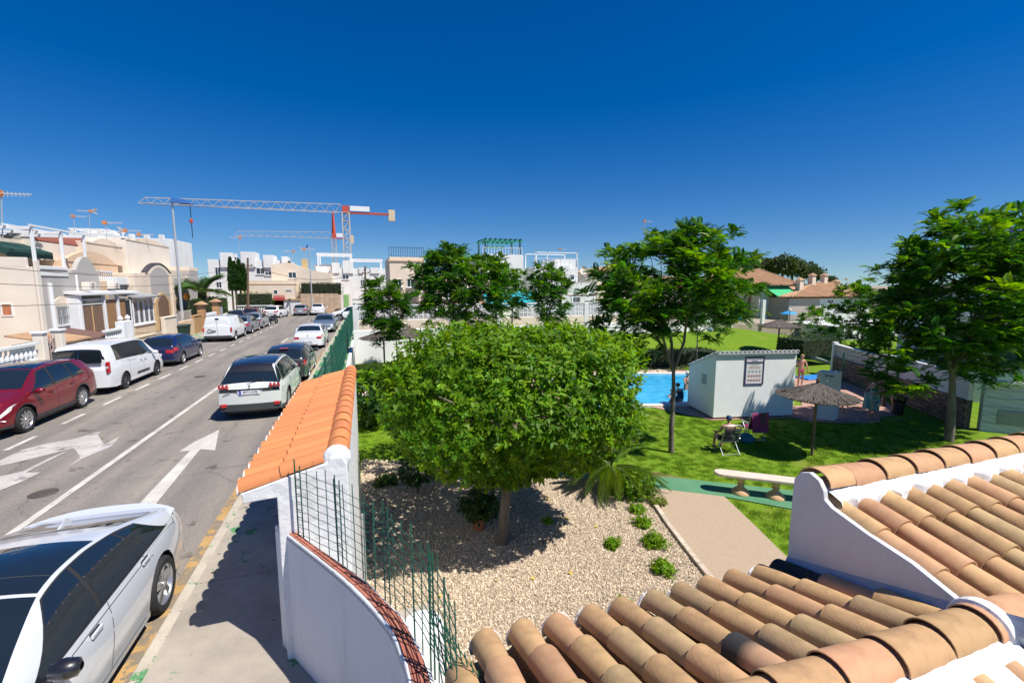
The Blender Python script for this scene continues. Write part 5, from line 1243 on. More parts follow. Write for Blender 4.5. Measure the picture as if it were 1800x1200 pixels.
jacaranda('feathery tree with forked trunk standing on the lawn left of the white shed',bt,[(9.3,12.3,4.0,2.45,2.2,1.65,250),(7.4,12.1,2.6,1.0,1.2,1.0,26),(10.9,12.4,3.3,.9,1.1,1.0,26),(9.6,12.2,5.3,0.8,0.9,0.6,18),(6.7,12.2,1.75,0.45,.5,.5,7)],
    [bt,(9.50,12.27,-0.6),(9.53,12.27,0.4),(9.50,12.3,1.3)],0.095,2,0.40)
bt=(19.69,10.15,GZ)
jacaranda('big dark feathery tree with one violet flower spray at the right edge',bt,[(19.9,10.1,3.5,3.4,2.2,2.3,370),(19.3,10.0,5.2,2.5,1.6,1.3,80),(16.7,10.1,2.3,.9,1.1,1.3,24),(22.9,10.2,3.6,1.6,1.6,2.0,50),(21.3,10.3,0.9,1.0,1.0,.6,14),(16.6,10.0,.9,.8,.8,.5,10)],
    [bt,(19.66,10.16,-0.6),(19.62,10.2,0.3),(19.5,10.2,1.1)],0.145,3,0.46)
vf=thing('flower_spray','violet flower spray high in the dark right-hand tree','flower',(18.4,8.6,5.35))
for k in range(26):
    a=rnd.uniform(0,6.3); r_=rnd.uniform(0.02,.16); z=rnd.uniform(-.32,.32); r_*=1-abs(z)*1.8
    MB().lathe([(0.003,0.05),(0.03,0.045),(0.016,0.0),(0.003,-0.02)],5,(18.4+r_*math.cos(a),8.6+r_*math.sin(a),5.35+z)).build('blossom',mat('violet_petal',(0.17,0.10,0.45),0.6,0.2,5,transl=.3),vf)
def jac(px0,px1,py0,py1,Y,label,seed,dens=1.0,trunkpx=None,fr=0.44,zb=None,nt_=90,r0=0.1):
    a=AY(px0,py0,Y); b=AY(px1,py1,Y); cx=(a.x+b.x)/2; rx=abs(b.x-a.x)/2*.88; cz=(a.z+b.z)/2; rz=abs(a.z-b.z)/2*.86; tx=AY(trunkpx or (px0+px1)/2,py1,Y).x; z0=gh(tx,Y) if zb is None else zb
    bt=(tx,Y,z0)
    return jacaranda(label,bt,[(cx,Y,cz,rx,rx*.85,rz,nt_),(cx-rx*.4,Y,cz+rz*.35,rx*.5,rx*.5,rz*.6,int(nt_*.25)),(cx+rx*.45,Y,cz+rz*.2,rx*.5,rx*.5,rz*.6,int(nt_*.25))],
        [bt,(tx+.03,Y,z0*.6+cz*.4-.3*rz),(tx,Y,cz-rz*.55)],r0,seed,fr,dens=dens)
jac(712,905,418,600,23.5,'large feathery tree rising behind the clipped tree left of centre',11,1.0,800,0.44,nt_=210,r0=.15)
jac(632,722,478,612,27,'slender open feathery tree in front of the breeze-block wall',12,1.0,697,0.44,nt_=75,r0=.06)
jac(925,1005,455,585,27,'small feathery tree between the teal awning and the white railings',13,1.0,962,0.44,nt_=75,r0=.07)
jac(868,930,455,575,29,'narrow feathery tree in front of the teal awning',14,1.0,900,0.5,nt_=30,r0=.06)
jac(1180,1300,505,608,24,'low feathery tree behind the forked tree on the sloping lawn',15,0.8,1225,0.42,nt_=40,r0=.06)
jac(1478,1548,470,650,24,'dark narrow tree left of the big right-hand tree',16,1.3,1510,0.5,nt_=75,r0=.09)
jac(1408,1472,532,612,34,'loose light green sapling beside the cream villa wall',17,0.8,1445,0.5,nt_=40,r0=.06)
jac(1238,1300,485,560,34,'feathery tree top in front of the tiled villa roof',18,1.0,1285,0.5,nt_=40,r0=.06)
# clipped hedges and topiary
def hedge(label,x0,x1,y0,y1,z0,z1,seed,leaf=0.12,dens=38,m1=None,m2=None,stems=(),cat='hedge',name='hedge',rnd_=0.25):
    rg=np.random.RandomState(seed); root=thing(name,label,cat,((x0+x1)/2,(y0+y1)/2,z0)); c=np.array([(x0+x1)/2,(y0+y1)/2,(z0+z1)/2]); h=np.array([(x1-x0)/2,(y1-y0)/2,(z1-z0)/2])
    area=8*(h[0]*h[1]+h[1]*h[2]+h[0]*h[2]); n=int(area*dens); d=rg.uniform(-1,1,(n,3)); ax=rg.choice(3,n,p=[h[1]*h[2]/(h[0]*h[1]+h[1]*h[2]+h[0]*h[2]),h[0]*h[2]/(h[0]*h[1]+h[1]*h[2]+h[0]*h[2]),h[0]*h[1]/(h[0]*h[1]+h[1]*h[2]+h[0]*h[2])])
    sg=np.sign(rg.uniform(-1,1,n)); d[np.arange(n),ax]=sg; 
    pn=(np.abs(d)**5).sum(1)**(1/5); d=d/pn[:,None]*1.0
    nrm=np.zeros((n,3)); nrm[np.arange(n),ax]=sg; P=c+d*h-nrm*rg.uniform(0,.16,(n,1))
    D=nrm+rg.normal(size=(n,3))*0.6+np.array([0,0,.3]); TV,TF=leaf_tpl(); Rm=frames(D,rg.normal(size=(n,3))+np.array([0,0,1.0]))
    V,F=scatter(TV,TF,Rm,P,leaf*rg.uniform(.7,1.3,n)); link('foliage',npmesh('foliage',V,F,m1 or leafm,np.repeat(rg.rand(n),len(TF)),True),root)
    s=0.86; MB().box(c[0]-h[0]*s,c[0]+h[0]*s,c[1]-h[1]*s,c[1]+h[1]*s,c[2]-h[2]*s,c[2]+h[2]*s).build('shade_core',mat('shade_core',(0.012,0.02,0.006),0.95,0.3,5),root)  # solid near-black core, its colour stands in for shade behind the leaves
    for sx,sy,sz in stems: MB().tube([(sx,sy,sz),(sx+.03,sy,(sz+z0)/2),(sx,sy,z0+.2)],0.06,8).build('trunk',M['barkd'],root,50)
    return root
# ================================================================ garden buildings and furniture
# ---- white pump house with a lean-to roof of white barrel tiles
A=Vector((13.50,14.83)); Bp=Vector((16.97,14.13)); Cc=Vector((13.62,16.95))
ux=(Bp-A).normalized(); uy=Vector((-ux.y,ux.x)); Wd=(Bp-A).length; Dp=2.15; zf=1.20; zb=0.34
SH=thing('shed','white pump house with scalloped white tile edge and a framed rules notice','shed',(15.2,15.2,GZ))
def sp3(a,b,z): p=A+ux*a+uy*b; return (p.x,p.y,z)
z0=GZ+0.10
shm=mat('shed_render',(0.82,0.83,0.83),0.85,0.04,1.5,0.25,20)
vs=[sp3(0,0,z0),sp3(Wd,0,z0),sp3(Wd,Dp,z0),sp3(0,Dp,z0),sp3(0,0,zf),sp3(Wd,0,zf),sp3(Wd,Dp,zb),sp3(0,Dp,zb)]
MB().add(vs,[(0,3,2,1),(4,5,6,7),(0,1,5,4),(1,2,6,5),(2,3,7,6),(3,0,4,7)]).build('wall',shm,SH,bevel=0.012)
MB().add([sp3(-.0+.04,.04,GZ-.2),sp3(Wd-.04,.04,GZ-.2),sp3(Wd-.04,Dp,GZ-.2),sp3(.04,Dp,GZ-.2),sp3(.04,.04,z0+.01),sp3(Wd-.04,.04,z0+.01),sp3(Wd-.04,Dp,z0+.01),sp3(.04,Dp,z0+.01)],[(0,3,2,1),(0,1,5,4),(1,2,6,5),(2,3,7,6),(3,0,4,7)]).build('plinth',mat('brown_plinth',(0.26,0.16,0.11),0.9,0.15,4,0.3,30),SH)
tw=tile_mesh('tile',mat('white_tile',(0.74,0.75,0.74),0.8,0.08,4,0.2,30),0.5,0.088,0.075,0.9,8)
sd3=Vector((uy.x,uy.y,0))*Dp+Vector((0,0,zb-zf)); sd3.normalize()
for k in range(19):
    for j in range(6):
        a=0.02+Wd*k/18.3; p=sp3(a,-0.09+0.36*j*1.0,0); zz=zf+0.03+(zb-zf)*( -0.09+0.36*j)/Dp
        place(tw,SH,(p[0],p[1],zz),sd3)
for k in range(18):
    a=0.02+Wd*(k+.5)/18.3; p=sp3(a,-0.08,0); place(chan_mesh('channel_tile',MATS['white_tile'],2.2,0.07) if k==0 else ch2,SH,(p[0],p[1],zf+0.055),sd3)
    if k==0: ch2=[o for o in SH.children if o.name.startswith('channel_tile')][0].data
MB().bar(sp3(-0.01,-0.04,zf+0.0),sp3(Wd+0.02,-0.04,zf+0.0),0.10,0.05).build('fascia',mat('grey_fascia',(0.30,0.32,0.35),0.8,0.1,3),SH)
# ventilation grille on the left face
gr=MB(); gx=0.0
for q in range(8): gr.add([sp3(-0.012,0.62,0.22-.055*q),sp3(-0.012,1.02,0.22-.055*q),sp3(-0.012,1.02,0.19-.055*q),sp3(-0.012,0.62,0.19-.055*q),sp3(0.0,0.62,0.22-.055*q),sp3(0.0,1.02,0.22-.055*q)],[(0,1,2,3),(0,4,5,1)])
o=gr.build('grille',mat('grille_grey',(0.25,0.27,0.30),0.6,0.1,4),SH); o['kind']='stuff'
# notice: purple frame, heading, red and green lines of print, two rows of pictograms
NO=thing('notice','purple framed swimming pool rules notice on the white pump house','sign',(15,14.4,0))
def fr(a0,a1,z0_,z1_,off,m,name,par=NO,kind=None):
    p=[sp3(a0,-off,z0_),sp3(a1,-off,z0_),sp3(a1,-off,z1_),sp3(a0,-off,z1_),sp3(a0,0,z0_),sp3(a1,0,z0_),sp3(a1,0,z1_),sp3(a0,0,z1_)]
    o=MB().add(p,[(0,1,2,3),(4,7,6,5),(0,4,5,1),(1,5,6,2),(2,6,7,3),(3,7,4,0)]).build(name,m,par)
    if kind: o['kind']=kind
    return o
an,bn,zt_,zn=1.27,2.10,1.07,-0.10
purp=mat('purple_frame',(0.07,0.035,0.13),0.5,0.1,4)
fr(an,bn,zn,zt_,0.020,mat('notice_white',(0.70,0.71,0.70),0.5,0.02,3),'panel')
for q in ((an,bn,zt_-.05,zt_),(an,bn,zn,zn+.05),(an,an+.05,zn+.05,zt_-.05),(bn-.05,bn,zn+.05,zt_-.05),(an+.05,bn-.05,zt_-.26,zt_-.21)): fr(*q,0.034,purp,'frame')
def txt(s_,size,a,z,m,off=0.024,sx=1):
    cu=bpy.data.curves.new('t','FONT'); cu.body=s_; cu.size=size; cu.align_x='CENTER'; cu.align_y='CENTER'; cu.materials.append(m); cu.extrude=0.001
    o=text_mesh(cu,'lettering'); p=sp3(a,-off,z); o.location=Vector(p)-NO.location; o.rotation_euler=(R(90),0,math.atan2(ux.y,ux.x)); o.scale=(sx,1,1); o.parent=NO
mid=(an+bn)/2; gm=mat('grey_print',(0.20,0.18,0.25),0.6,0.05,4); rm_=mat('red_print',(0.50,0.10,0.12),0.6,0.05,4); gn_=mat('green_print',(0.10,0.30,0.22),0.6,0.05,4)
txt('NORMAS DE USO',0.085,mid,zt_-.10,gm,sx=.95); txt('PISCINA',0.07,mid,zt_-.175,gm)
txt('Horario: 10:00 - 21:00',0.052,mid,zt_-.31,gn_); txt('Aforo limitado',0.045,mid,zt_-.36,gn_)
txt('Prohibido el acceso sin',0.055,mid,zt_-.425,rm_); txt('ducharse previamente',0.055,mid,zt_-.48,rm_)
for r_i,(zc,mm) in enumerate(((zt_-.62,gm),(zt_-.80,rm_),(zt_-.98,rm_))):
    for q in range(4 if r_i==0 else 5):
        nq=4 if r_i==0 else 5; a=an+.11+(bn-an-.22)*(q+.5)/nq; n=12
        ring=MB(); pts=[]
        for k in range(n):
            t0=2*math.pi*k/n; t1=2*math.pi*(k+1)/n
            ring.add([sp3(a+.05*math.cos(t0),-.024,zc+.05*math.sin(t0)),sp3(a+.05*math.cos(t1),-.024,zc+.05*math.sin(t1)),sp3(a+.038*math.cos(t1),-.024,zc+.038*math.sin(t1)),sp3(a+.038*math.cos(t0),-.024,zc+.038*math.sin(t0))],[(0,1,2,3)])
        ring.add([sp3(a-.012,-.024,zc-.028),sp3(a+.012,-.024,zc-.028),sp3(a+.012,-.024,zc+.010),sp3(a-.012,-.024,zc+.010)],[(0,1,2,3)])
        ring.add([sp3(a-.010,-.024,zc+.014),sp3(a+.010,-.024,zc+.014),sp3(a+.010,-.024,zc+.030),sp3(a-.010,-.024,zc+.030)],[(0,1,2,3)])
        if mm is rm_: ring.add([sp3(a-.040,-.025,zc+.030),sp3(a-.030,-.025,zc+.040),sp3(a+.040,-.025,zc-.030),sp3(a+.030,-.025,zc-.040)],[(0,1,2,3)])
        o=ring.build('pictogram',mm,NO); o['kind']='stuff'
# ---- pool
PO=thing('pool','blue swimming pool with pale coping behind the pump house','pool',(17,20,GZ))
pe=[(9.5,17.9),(12.0,17.65),(16.3,16.45),(18.6,16.0),(19.7,17.5),(20.2,20.5),(19.9,22.6),(15.7,24.1),(10.5,24.6),(9.3,22)]
def ringpoly(P,d):
    c=Vector((sum(p[0] for p in P)/len(P),sum(p[1] for p in P)/len(P))); return [tuple(c+(Vector(p)-c)*(1+d/((Vector(p)-c).length))) for p in P]
wm=mat('pool_water',(0.01,0.27,0.56),0.06,0.15,2.2,1.0,6,c2=(0.06,0.48,0.72),spec=0.5)
me=flatpoly([(x,y,GZ-0.02+0.06) for x,y in pe],'water',wm); link('water',me,PO)
outer=ringpoly(pe,0.42); mb=MB(); n=len(pe)
for i in range(n):
    j=(i+1)%n; a,b,c,d=pe[i],pe[j],outer[j],outer[i]
    mb.add([(*a,GZ+.10),(*b,GZ+.10),(*c,GZ+.10),(*d,GZ+.10),(*a,GZ-.1),(*b,GZ-.1),(*c,GZ-.1),(*d,GZ-.1)],[(0,1,2,3),(0,4,5,1),(2,6,7,3)])
mb.build('coping',mat('pool_coping',(0.66,0.60,0.54),0.8,0.08,3),PO)
mb=MB(); o2=ringpoly(pe,1.2)
for i in (7,8,6,9):
    j=(i+1)%n; mb.add([(*outer[i],GZ+.09),(*outer[j],GZ+.09),(*o2[j],GZ+.11),(*o2[i],GZ+.11)],[(0,1,2,3)])
mb.build('surround',mat('pink_paving',(0.48,0.33,0.26),0.85,0.15,6),PO)
# rounded white steps at the corner
MB().lathe([(0.0,GZ+.12),(1.5,GZ+.12),(1.6,GZ+.09),(1.6,GZ-.1)],24,(19.6,21.4,0)).build('steps',mat('pool_coping',(0,0,0)),PO,50)
MB().lathe([(0.0,GZ+.135),(0.9,GZ+.135)],20,(19.7,21.4,0)).build('water',wm,PO)
# rough stone border beyond the pool
sb=thing('stone_border','row of rough pale stones edging the far side of the pool','border',(15,25,GZ))
rg=random.Random(4)
for k in range(34):
    t=k/34; x=10.5+t*8.0; y=26.1-t*2.2+rg.uniform(-.1,.1); s_=rg.uniform(.16,.28)
    vs=[]; 
    b=MB().lathe([(0.02,s_*.9),(s_*.7,s_*.75),(s_*1.0,s_*.3),(s_*.9,0)],6,(x,y,gh(x,y)),a0=rg.random(),a1=rg.random()*0+2*math.pi+0) if False else MB().lathe([(0.02,s_*.9),(s_*.7,s_*.75),(s_*1.0,s_*.3),(s_*.9,-.05)],6,(x,y,gh(x,y)))
    b.build('stone',M['stonew'],sb)
# ---- brick-red paving around shed and shower
pv=mat('red_paving',(0.36,0.20,0.15),0.85,0.12,2,0.2,40,c2=(0.46,0.29,0.22))
drape([(12.2,17.3),(13.4,14.75),(16.9,13.95),(17.0,13.35),(17.9,12.9),(18.9,12.55),(19.7,12.45),(20.1,12.75),(20.4,12.95),(21.6,12.95),(22.0,13.2),(24.4,15.6),(27.0,20.0),(24.5,20.6),(21.4,19.6),(20.9,17.2),(19.0,15.35),(16.1,16.0)],pv,0.03,'paving')
# paving pieces: laid slabs over the part nearest the viewer
pm_=MB().cbox(-.145,.145,-.07,.07,0,.02,.006).mesh('paver',mat('red_paver',(0.37,0.205,0.15),0.85,0.12,5,0.2,40,objrand=0.2))
pp_=[(16.95,14.0),(17.2,13.3),(18.0,12.95),(19.6,12.6),(20.1,13.05),(21.4,13.15),(21.6,14.6),(17.2,15.3)]
pr_=thing('paver_field','red brick pavers laid between pump house, shower wall and trees','paving',(18,14,GZ))
def inside(x,y,P):
    r=False; j=len(P)-1
    for i in range(len(P)):
        if (P[i][1]>y)!=(P[j][1]>y) and x<(P[j][0]-P[i][0])*(y-P[i][1])/(P[j][1]-P[i][1])+P[i][0]: r=not r
        j=i
    return r
cnt=0
for i in range(40):
    for j in range(24):
        x=16.6+0.30*i+(0.15 if j%2 else 0); y=12.6+0.15*j
        if inside(x,y,pp_) and cnt<290:
            o=link('paver',pm_,pr_); o.location=(x-18,y-14,0.032); cnt+=1
# ---- shower wall
sw=thing('shower_wall','free-standing square white shower wall on the red paving','wall',(18,13.4,GZ))
q0=Vector((17.62,13.46)); q1=Vector((18.0,13.10)); q2=Vector((18.62,13.32)); ht=2.02
MB().prism([(17.52,13.62),(18.02,13.12),(18.50,13.30),(18.02,13.82)],'Z',GZ+.03,GZ+ht).build('wall',mat('shower_render',(0.70,0.68,0.66),0.85,0.06,1.3,0.25,20),sw,bevel=0.02)
for nm,c in (('shower_head',(17.70,13.30,GZ+1.75)),):
    MB().tube([(c[0]+.07,c[1]+.07,c[2]),(c[0]-.12,c[1]-.12,c[2]+.02),(c[0]-.14,c[1]-.14,c[2]-.06)],0.015,6).build(nm,M['chrome'],sw)
for k in range(2): MB().lathe([(0.001,0.0),(0.05,0.0),(0.06,0.04)],12,(17.72+0.13*k,13.36-0.13*k,GZ+ht-.16)).build('lamp',M['dark'],sw)
# ---- thatched parasols
thm=mat('thatch',(0.085,0.07,0.058),0.95,0.35,14,0.9,45,stretch=(1,1,0.4)); thm2=mat('thatch_dry',(0.13,0.11,0.095),0.95,0.3,14,0.9,45)
def parasol(label,x,y,z0,r_,hp,seed,grp='thatched parasols',zt=None):
    root=thing('thatched_parasol',label,'parasol',(x,y,z0),grp); rg=np.random.RandomState(seed)
    MB().tube([(x,y,z0-.1),(x,y,z0+hp+.35)],0.048*r_/1.3,10).build('pole',M['wood'],root,50)
    ze=z0+hp-0.30*r_/1.3; hh=0.52*r_/1.3
    MB().lathe([(r_*.93,ze+.00),(r_*0.96,ze+.04),(r_*.75,ze+hh*.22),(r_*.45,ze+hh*.48),(r_*.15,ze+hh*.80),(0.05,ze+hh*1.0),(0.001,ze+hh*1.02)],32,(x,y,0)).build('cover',thm,root,60)
    MB().lathe([(r_*.93,ze-.0),(r_*.5,ze+hh*.3),(0.05,ze+hh*.7)],24,(x,y,0)).build('lining',thm,root,60)
    # straw bundles: long thin strips laid down the slope
    n=1500; a=rg.uniform(0,6.283,n); lay=rg.uniform(0,1,n); r0=r_*(0.08+0.80*lay); L=rg.uniform(.25,.42,n)*r_/1.3; r1=np.minimum(r0+L,r_*rg.uniform(.97,1.05,n))
    def zz(r): t=r/r_; return ze+hh*np.interp(t,[0,.15,.45,.75,.96,1.1],[1.02,.82,.50,.24,.09,-.02])
    w_=rg.uniform(.006,.014,n)*r_/1.3; da=rg.normal(size=n)*.04
    V=np.zeros((n,4,3)); 
    for i,(rr,aa,sg,up_) in enumerate(((r0,a,1,.012),(r0,a,-1,.012),(r1,a+da,-1,.016),(r1,a+da,1,.016))):
        V[:,i,0]=x+rr*np.cos(aa)-sg*w_*np.sin(aa); V[:,i,1]=y+rr*np.sin(aa)+sg*w_*np.cos(aa); V[:,i,2]=zz(rr)+up_+rg.uniform(0,.02,n)
    F=np.arange(n*4).reshape(n,4); link('straw',npmesh('straw',V.reshape(-1,3),F,thm2),root,kind='stuff')
    MB().lathe([(0.09,ze+hh*.9),(0.06,ze+hh*1.02),(0.045,ze+hh*1.12),(0.07,ze+hh*1.2),(0.001,ze+hh*1.22)],10,(x,y,0)).build('cap',thm,root,50)
    return root
parasol('largest, nearest thatched parasol, on a dark wooden pole before the pump house',13.75,10.63,GZ,1.17,2.22,3)
u1=G(1366,640,GZ); ux1=AY(1366,630,27); parasol('thatched parasol on the lawn behind the pump house roof',ux1.x,27.0,gh(ux1.x,27.0),1.55,2.5,4)
ux2=AY(676,640,31.2); parasol('left one of two thatched parasols before the tall white wall',ux2.x,31.2,GZ,1.55,2.35,5)
ux2=AY(722,640,29.6); parasol('right one of two thatched parasols, mostly behind the clipped tree',ux2.x,29.6,GZ,1.5,2.6,6)
# ---- concrete bench with turned feet
BN=thing('bench','stone bench with long rounded slab on two turned orange feet','bench',(9.8,9.0,GZ))
a=Vector((8.98,9.43)); b=Vector((10.75,8.15)); d=(b-a).normalized(); nrm_=Vector((-d.y,d.x))
pts=[]; wdt=0.20
for k in range(7):
    t=math.pi/2+math.pi*k/6; pts.append(a+d*wdt*math.cos(t)+nrm_*wdt*math.sin(t))
for k in range(7):
    t=-math.pi/2+math.pi*k/6; pts.append(b+d*wdt*math.cos(t)+nrm_*wdt*math.sin(t))
MB().prism([(p.x,p.y) for p in pts],'Z',GZ+.48,GZ+.56).build('slab',mat('bench_slab',(0.60,0.50,0.42),0.8,0.12,7,0.2,40),BN,bevel=0.02)
for t in (0.22,0.60):
    p=a.lerp(b,t); MB().lathe([(0.001,0.0),(0.23,0.0),(0.23,0.03),(0.17,0.10),(0.08,0.18),(0.065,0.22),(0.095,0.245),(0.075,0.27),(0.08,0.32),(0.12,0.42),(0.15,0.46),(0.15,0.482)],20,(p.x,p.y,GZ+.03)).build('foot',mat('ochre_stone',(0.58,0.36,0.19),0.8,0.12,8,0.2,30),BN,50)
# second bench seen far left through the shrub
b2=thing('bench','pale stone bench on the lawn beside the white wall, left of the shrub','bench',(0.2,24,GZ))
MB().cbox(-0.45,0.25,21.6,23.4,GZ+.46,GZ+.56,.03).build('slab',mat('bench_slab',(0,0,0)),b2)
for yy in (21.95,23.05): MB().lathe([(0.18,0.0),(0.08,0.18),(0.10,0.25),(0.07,0.3),(0.15,0.46)],14,(-0.1,yy,GZ+.0)).build('foot',M['stonew'],b2,50)
# ---- white and breeze block walls at the back of the lawn
ww=thing('boundary_wall','tall white wall closing the back of the lawn','wall',(10,33.6,GZ))
MB().cbox(-0.85,30,33.5,33.75,GZ-.2,0.80,.02).build('wall',mat('bright_white_wall',(0.80,0.80,0.79),0.8,0.04,0.8,0.2,10),ww)
bw=thing('breeze_block_wall','tan wall with white pierced breeze blocks on top, behind the white wall','wall',(10,36,0))
MB().cbox(-0.9,34,36.0,36.2,-0.5,1.30,.02).build('wall',M['cream'],bw)
bm_=MB(); s_=0.36; zc0=1.30
def breeze(x,z,b,y=36.0,s=0.36,th=0.12):
    t=0.045
    b.box(x,x+s,y,y+th,z,z+t); b.box(x,x+s,y,y+th,z+s-t,z+s); b.box(x,x+t,y,y+th,z+t,z+s-t); b.box(x+s-t,x+s,y,y+th,z+t,z+s-t)
    b.box(x+t,x+s-t,y+.02,y+th-.02,z+s/2-t/2,z+s/2+t/2); b.box(x+s/2-t/2,x+s/2+t/2,y+.02,y+th-.02,z+t,z+s-t)
bb_=MB(); breeze(0,0,bb_,0); bme=bb_.mesh('block',M['white2'])
for i in range(80):
    for j in range(3):
        xx=-0.75+.362*i
        if i%11==9: continue
        if 30<i<36 : continue
        o=link('block',bme,bw); o.location=Vector((xx,36.04,zc0+.362*j))-bw.location
for i in range(0,10):
    xx=-0.9+.362*(11*i+9)-0.03 if i else -0.9
    MB().cbox(xx,xx+.40,35.98,36.22,-0.3,2.45,.02).build('pier',M['white'],bw)
MB().cbox(-0.9,28,36.0,36.2,2.39,2.46,.01).build('coping',M['white2'],bw)
# sloping blue-white kerb wall running down the right side of the lawn
dw=thing('low_wall','long low bluish white wall sloping across the lawn toward the big tree','wall',(32,30,-1))
P_=[(1283,578),(1330,593),(1380,610),(1430,627),(1475,643),(1520,660)]; Ys=[42,35,29,25,22,20]; pp2=[]
for (px,py),Y in zip(P_,Ys):
    v=AY(px,py,Y); pp2.append(v)
rows=[]
for v in pp2: rows.append([(v.x,v.y,-2.2),(v.x,v.y,v.z+.05),(v.x+.12,v.y+.08,v.z+.06),(v.x+.14,v.y+.1,-2.2)])
MB().grid(rows,len(rows),4).build('wall',mat('bluish_wall',(0.45,0.52,0.54),0.8,0.06,1,0.2,14),dw)
# lawn strip and ground behind that wall
# ground-cover hedge on the slope
hz=[hedge('mottled ground-cover hedge behind the pool below the sloping lawn',17.2,24.0,25.2,27.6,GZ-.1,-0.55,61,0.16,26,darkm,None),
hedge('dark round clipped hedge tree on posts right of the thatched parasol',27.6,31.4,22.6,25.0,-0.9,0.35,62,0.14,30,darkm,None,[(29,23.5,-0.8),(30.2,23.6,-0.8)],'hedge tree','hedge_tree'),
hedge('long low hedge in front of the villa with the green awning',36.5,56,39.5,41.0,-1.8,-0.2,63,0.2,14,darkm,None)]
# ---- right-hand boundary: dark stone base, pierced blocks and white panels in shade
RB=thing('boundary_wall','shaded boundary wall of brown stone below and white blocks above at the right','wall',(23,12,GZ))
P0=Vector((27.5,20.5)); P1=Vector((21.9,10.9)); dd=(P1-P0).normalized(); nn=Vector((dd.y,-dd.x)); ln=(P1-P0).length
def wp_(s,o,z): p=P0+dd*s+nn*o; return (p.x,p.y,z)
def wbox(s0,s1,o0,o1,z0,z1,name,m,par,kind=None):
    o=MB().add([wp_(s0,o0,z0),wp_(s1,o0,z0),wp_(s1,o1,z0),wp_(s0,o1,z0),wp_(s0,o0,z1),wp_(s1,o0,z1),wp_(s1,o1,z1),wp_(s0,o1,z1)],[(0,3,2,1),(4,5,6,7),(0,1,5,4),(1,2,6,5),(2,3,7,6),(3,0,4,7)]).build(name,m,par)
    if kind:o['kind']=kind
    return o
wbox(0,ln,-.2,0,GZ-.2,GZ+1.15,'wall',mat('stone_wall_joint',(0.10,0.08,0.065),0.95,0.2,6,0.4,20),RB)
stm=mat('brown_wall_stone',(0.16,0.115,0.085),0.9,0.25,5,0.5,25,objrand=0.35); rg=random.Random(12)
smm=[]
for q in range(6):
    b=MB(); L_=.36;H_=.15; jit=lambda:rg.uniform(-.012,.012)
    b.add([(jit(),0,jit()),(L_+jit(),0,jit()),(L_+jit(),0,H_+jit()),(jit(),0,H_+jit()),(.02,-.035,.02),(L_-.02,-.04+jit(),.02),(L_-.02,-.035,H_-.02),(.02,-.04,H_-.02)],[(0,1,5,4),(1,2,6,5),(2,3,7,6),(3,0,4,7),(4,5,6,7)]); smm.append(b.mesh('stone',stm))
for i in range(int(ln/.38)):
    for j in range(7):
        o=link('stone',smm[rg.randrange(6)],RB); p=wp_(.38*i+(.19 if j%2 else 0),0.0,GZ+.03+.163*j); o.location=Vector(p)-RB.location
        # local -y must face the lawn
        o.rotation_euler=(0,0,math.atan2(dd.y,dd.x)); 
lawn_side=1
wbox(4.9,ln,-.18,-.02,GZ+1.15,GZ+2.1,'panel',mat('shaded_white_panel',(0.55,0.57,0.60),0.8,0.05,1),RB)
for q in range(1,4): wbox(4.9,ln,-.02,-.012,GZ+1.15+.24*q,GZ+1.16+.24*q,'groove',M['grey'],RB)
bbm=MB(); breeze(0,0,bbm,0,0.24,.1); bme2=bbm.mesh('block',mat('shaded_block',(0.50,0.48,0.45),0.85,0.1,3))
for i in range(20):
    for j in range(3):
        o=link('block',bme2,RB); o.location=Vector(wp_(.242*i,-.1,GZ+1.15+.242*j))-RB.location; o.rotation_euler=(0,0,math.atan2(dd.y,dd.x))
wbox(0,ln,-.22,.03,GZ+2.1,GZ+2.16,'coping',M['white2'],RB) if False else None
wbox(0,4.9,-.2,.02,GZ+1.88,GZ+1.94,'coping',M['white'],RB)
for s_ in (0.0,4.75): wbox(s_,s_+.25,-.22,.04,GZ,GZ+2.05,'pier',M['white'],RB)
# near panel wall (gate wall) with white coping at the far right
gwl=thing('gate_wall','white panelled wall with pale coping at the right edge behind the roof','wall',(23,9.5,GZ))
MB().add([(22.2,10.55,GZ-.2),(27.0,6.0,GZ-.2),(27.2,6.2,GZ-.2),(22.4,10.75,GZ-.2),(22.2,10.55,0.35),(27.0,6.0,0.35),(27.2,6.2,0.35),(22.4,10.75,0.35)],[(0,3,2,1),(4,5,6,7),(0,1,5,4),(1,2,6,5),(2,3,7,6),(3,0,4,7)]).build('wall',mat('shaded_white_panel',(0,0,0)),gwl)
MB().bar((22.15,10.6,0.39),(27.1,6.1,0.39),0.34,0.08).build('coping',M['white'],gwl)
for q in range(5): MB().bar((22.19,10.53,-1.2+.32*q),(26.98,5.98,-1.2+.32*q),0.012,0.014).build('groove',M['grey'],gwl)
MB().bar((22.5,10.22,-.95),(24.3,8.5,-.95),0.03,0.55).build('vent_panel',mat('panel_grey',(0.30,0.30,0.29),0.8,0.1,3),gwl)
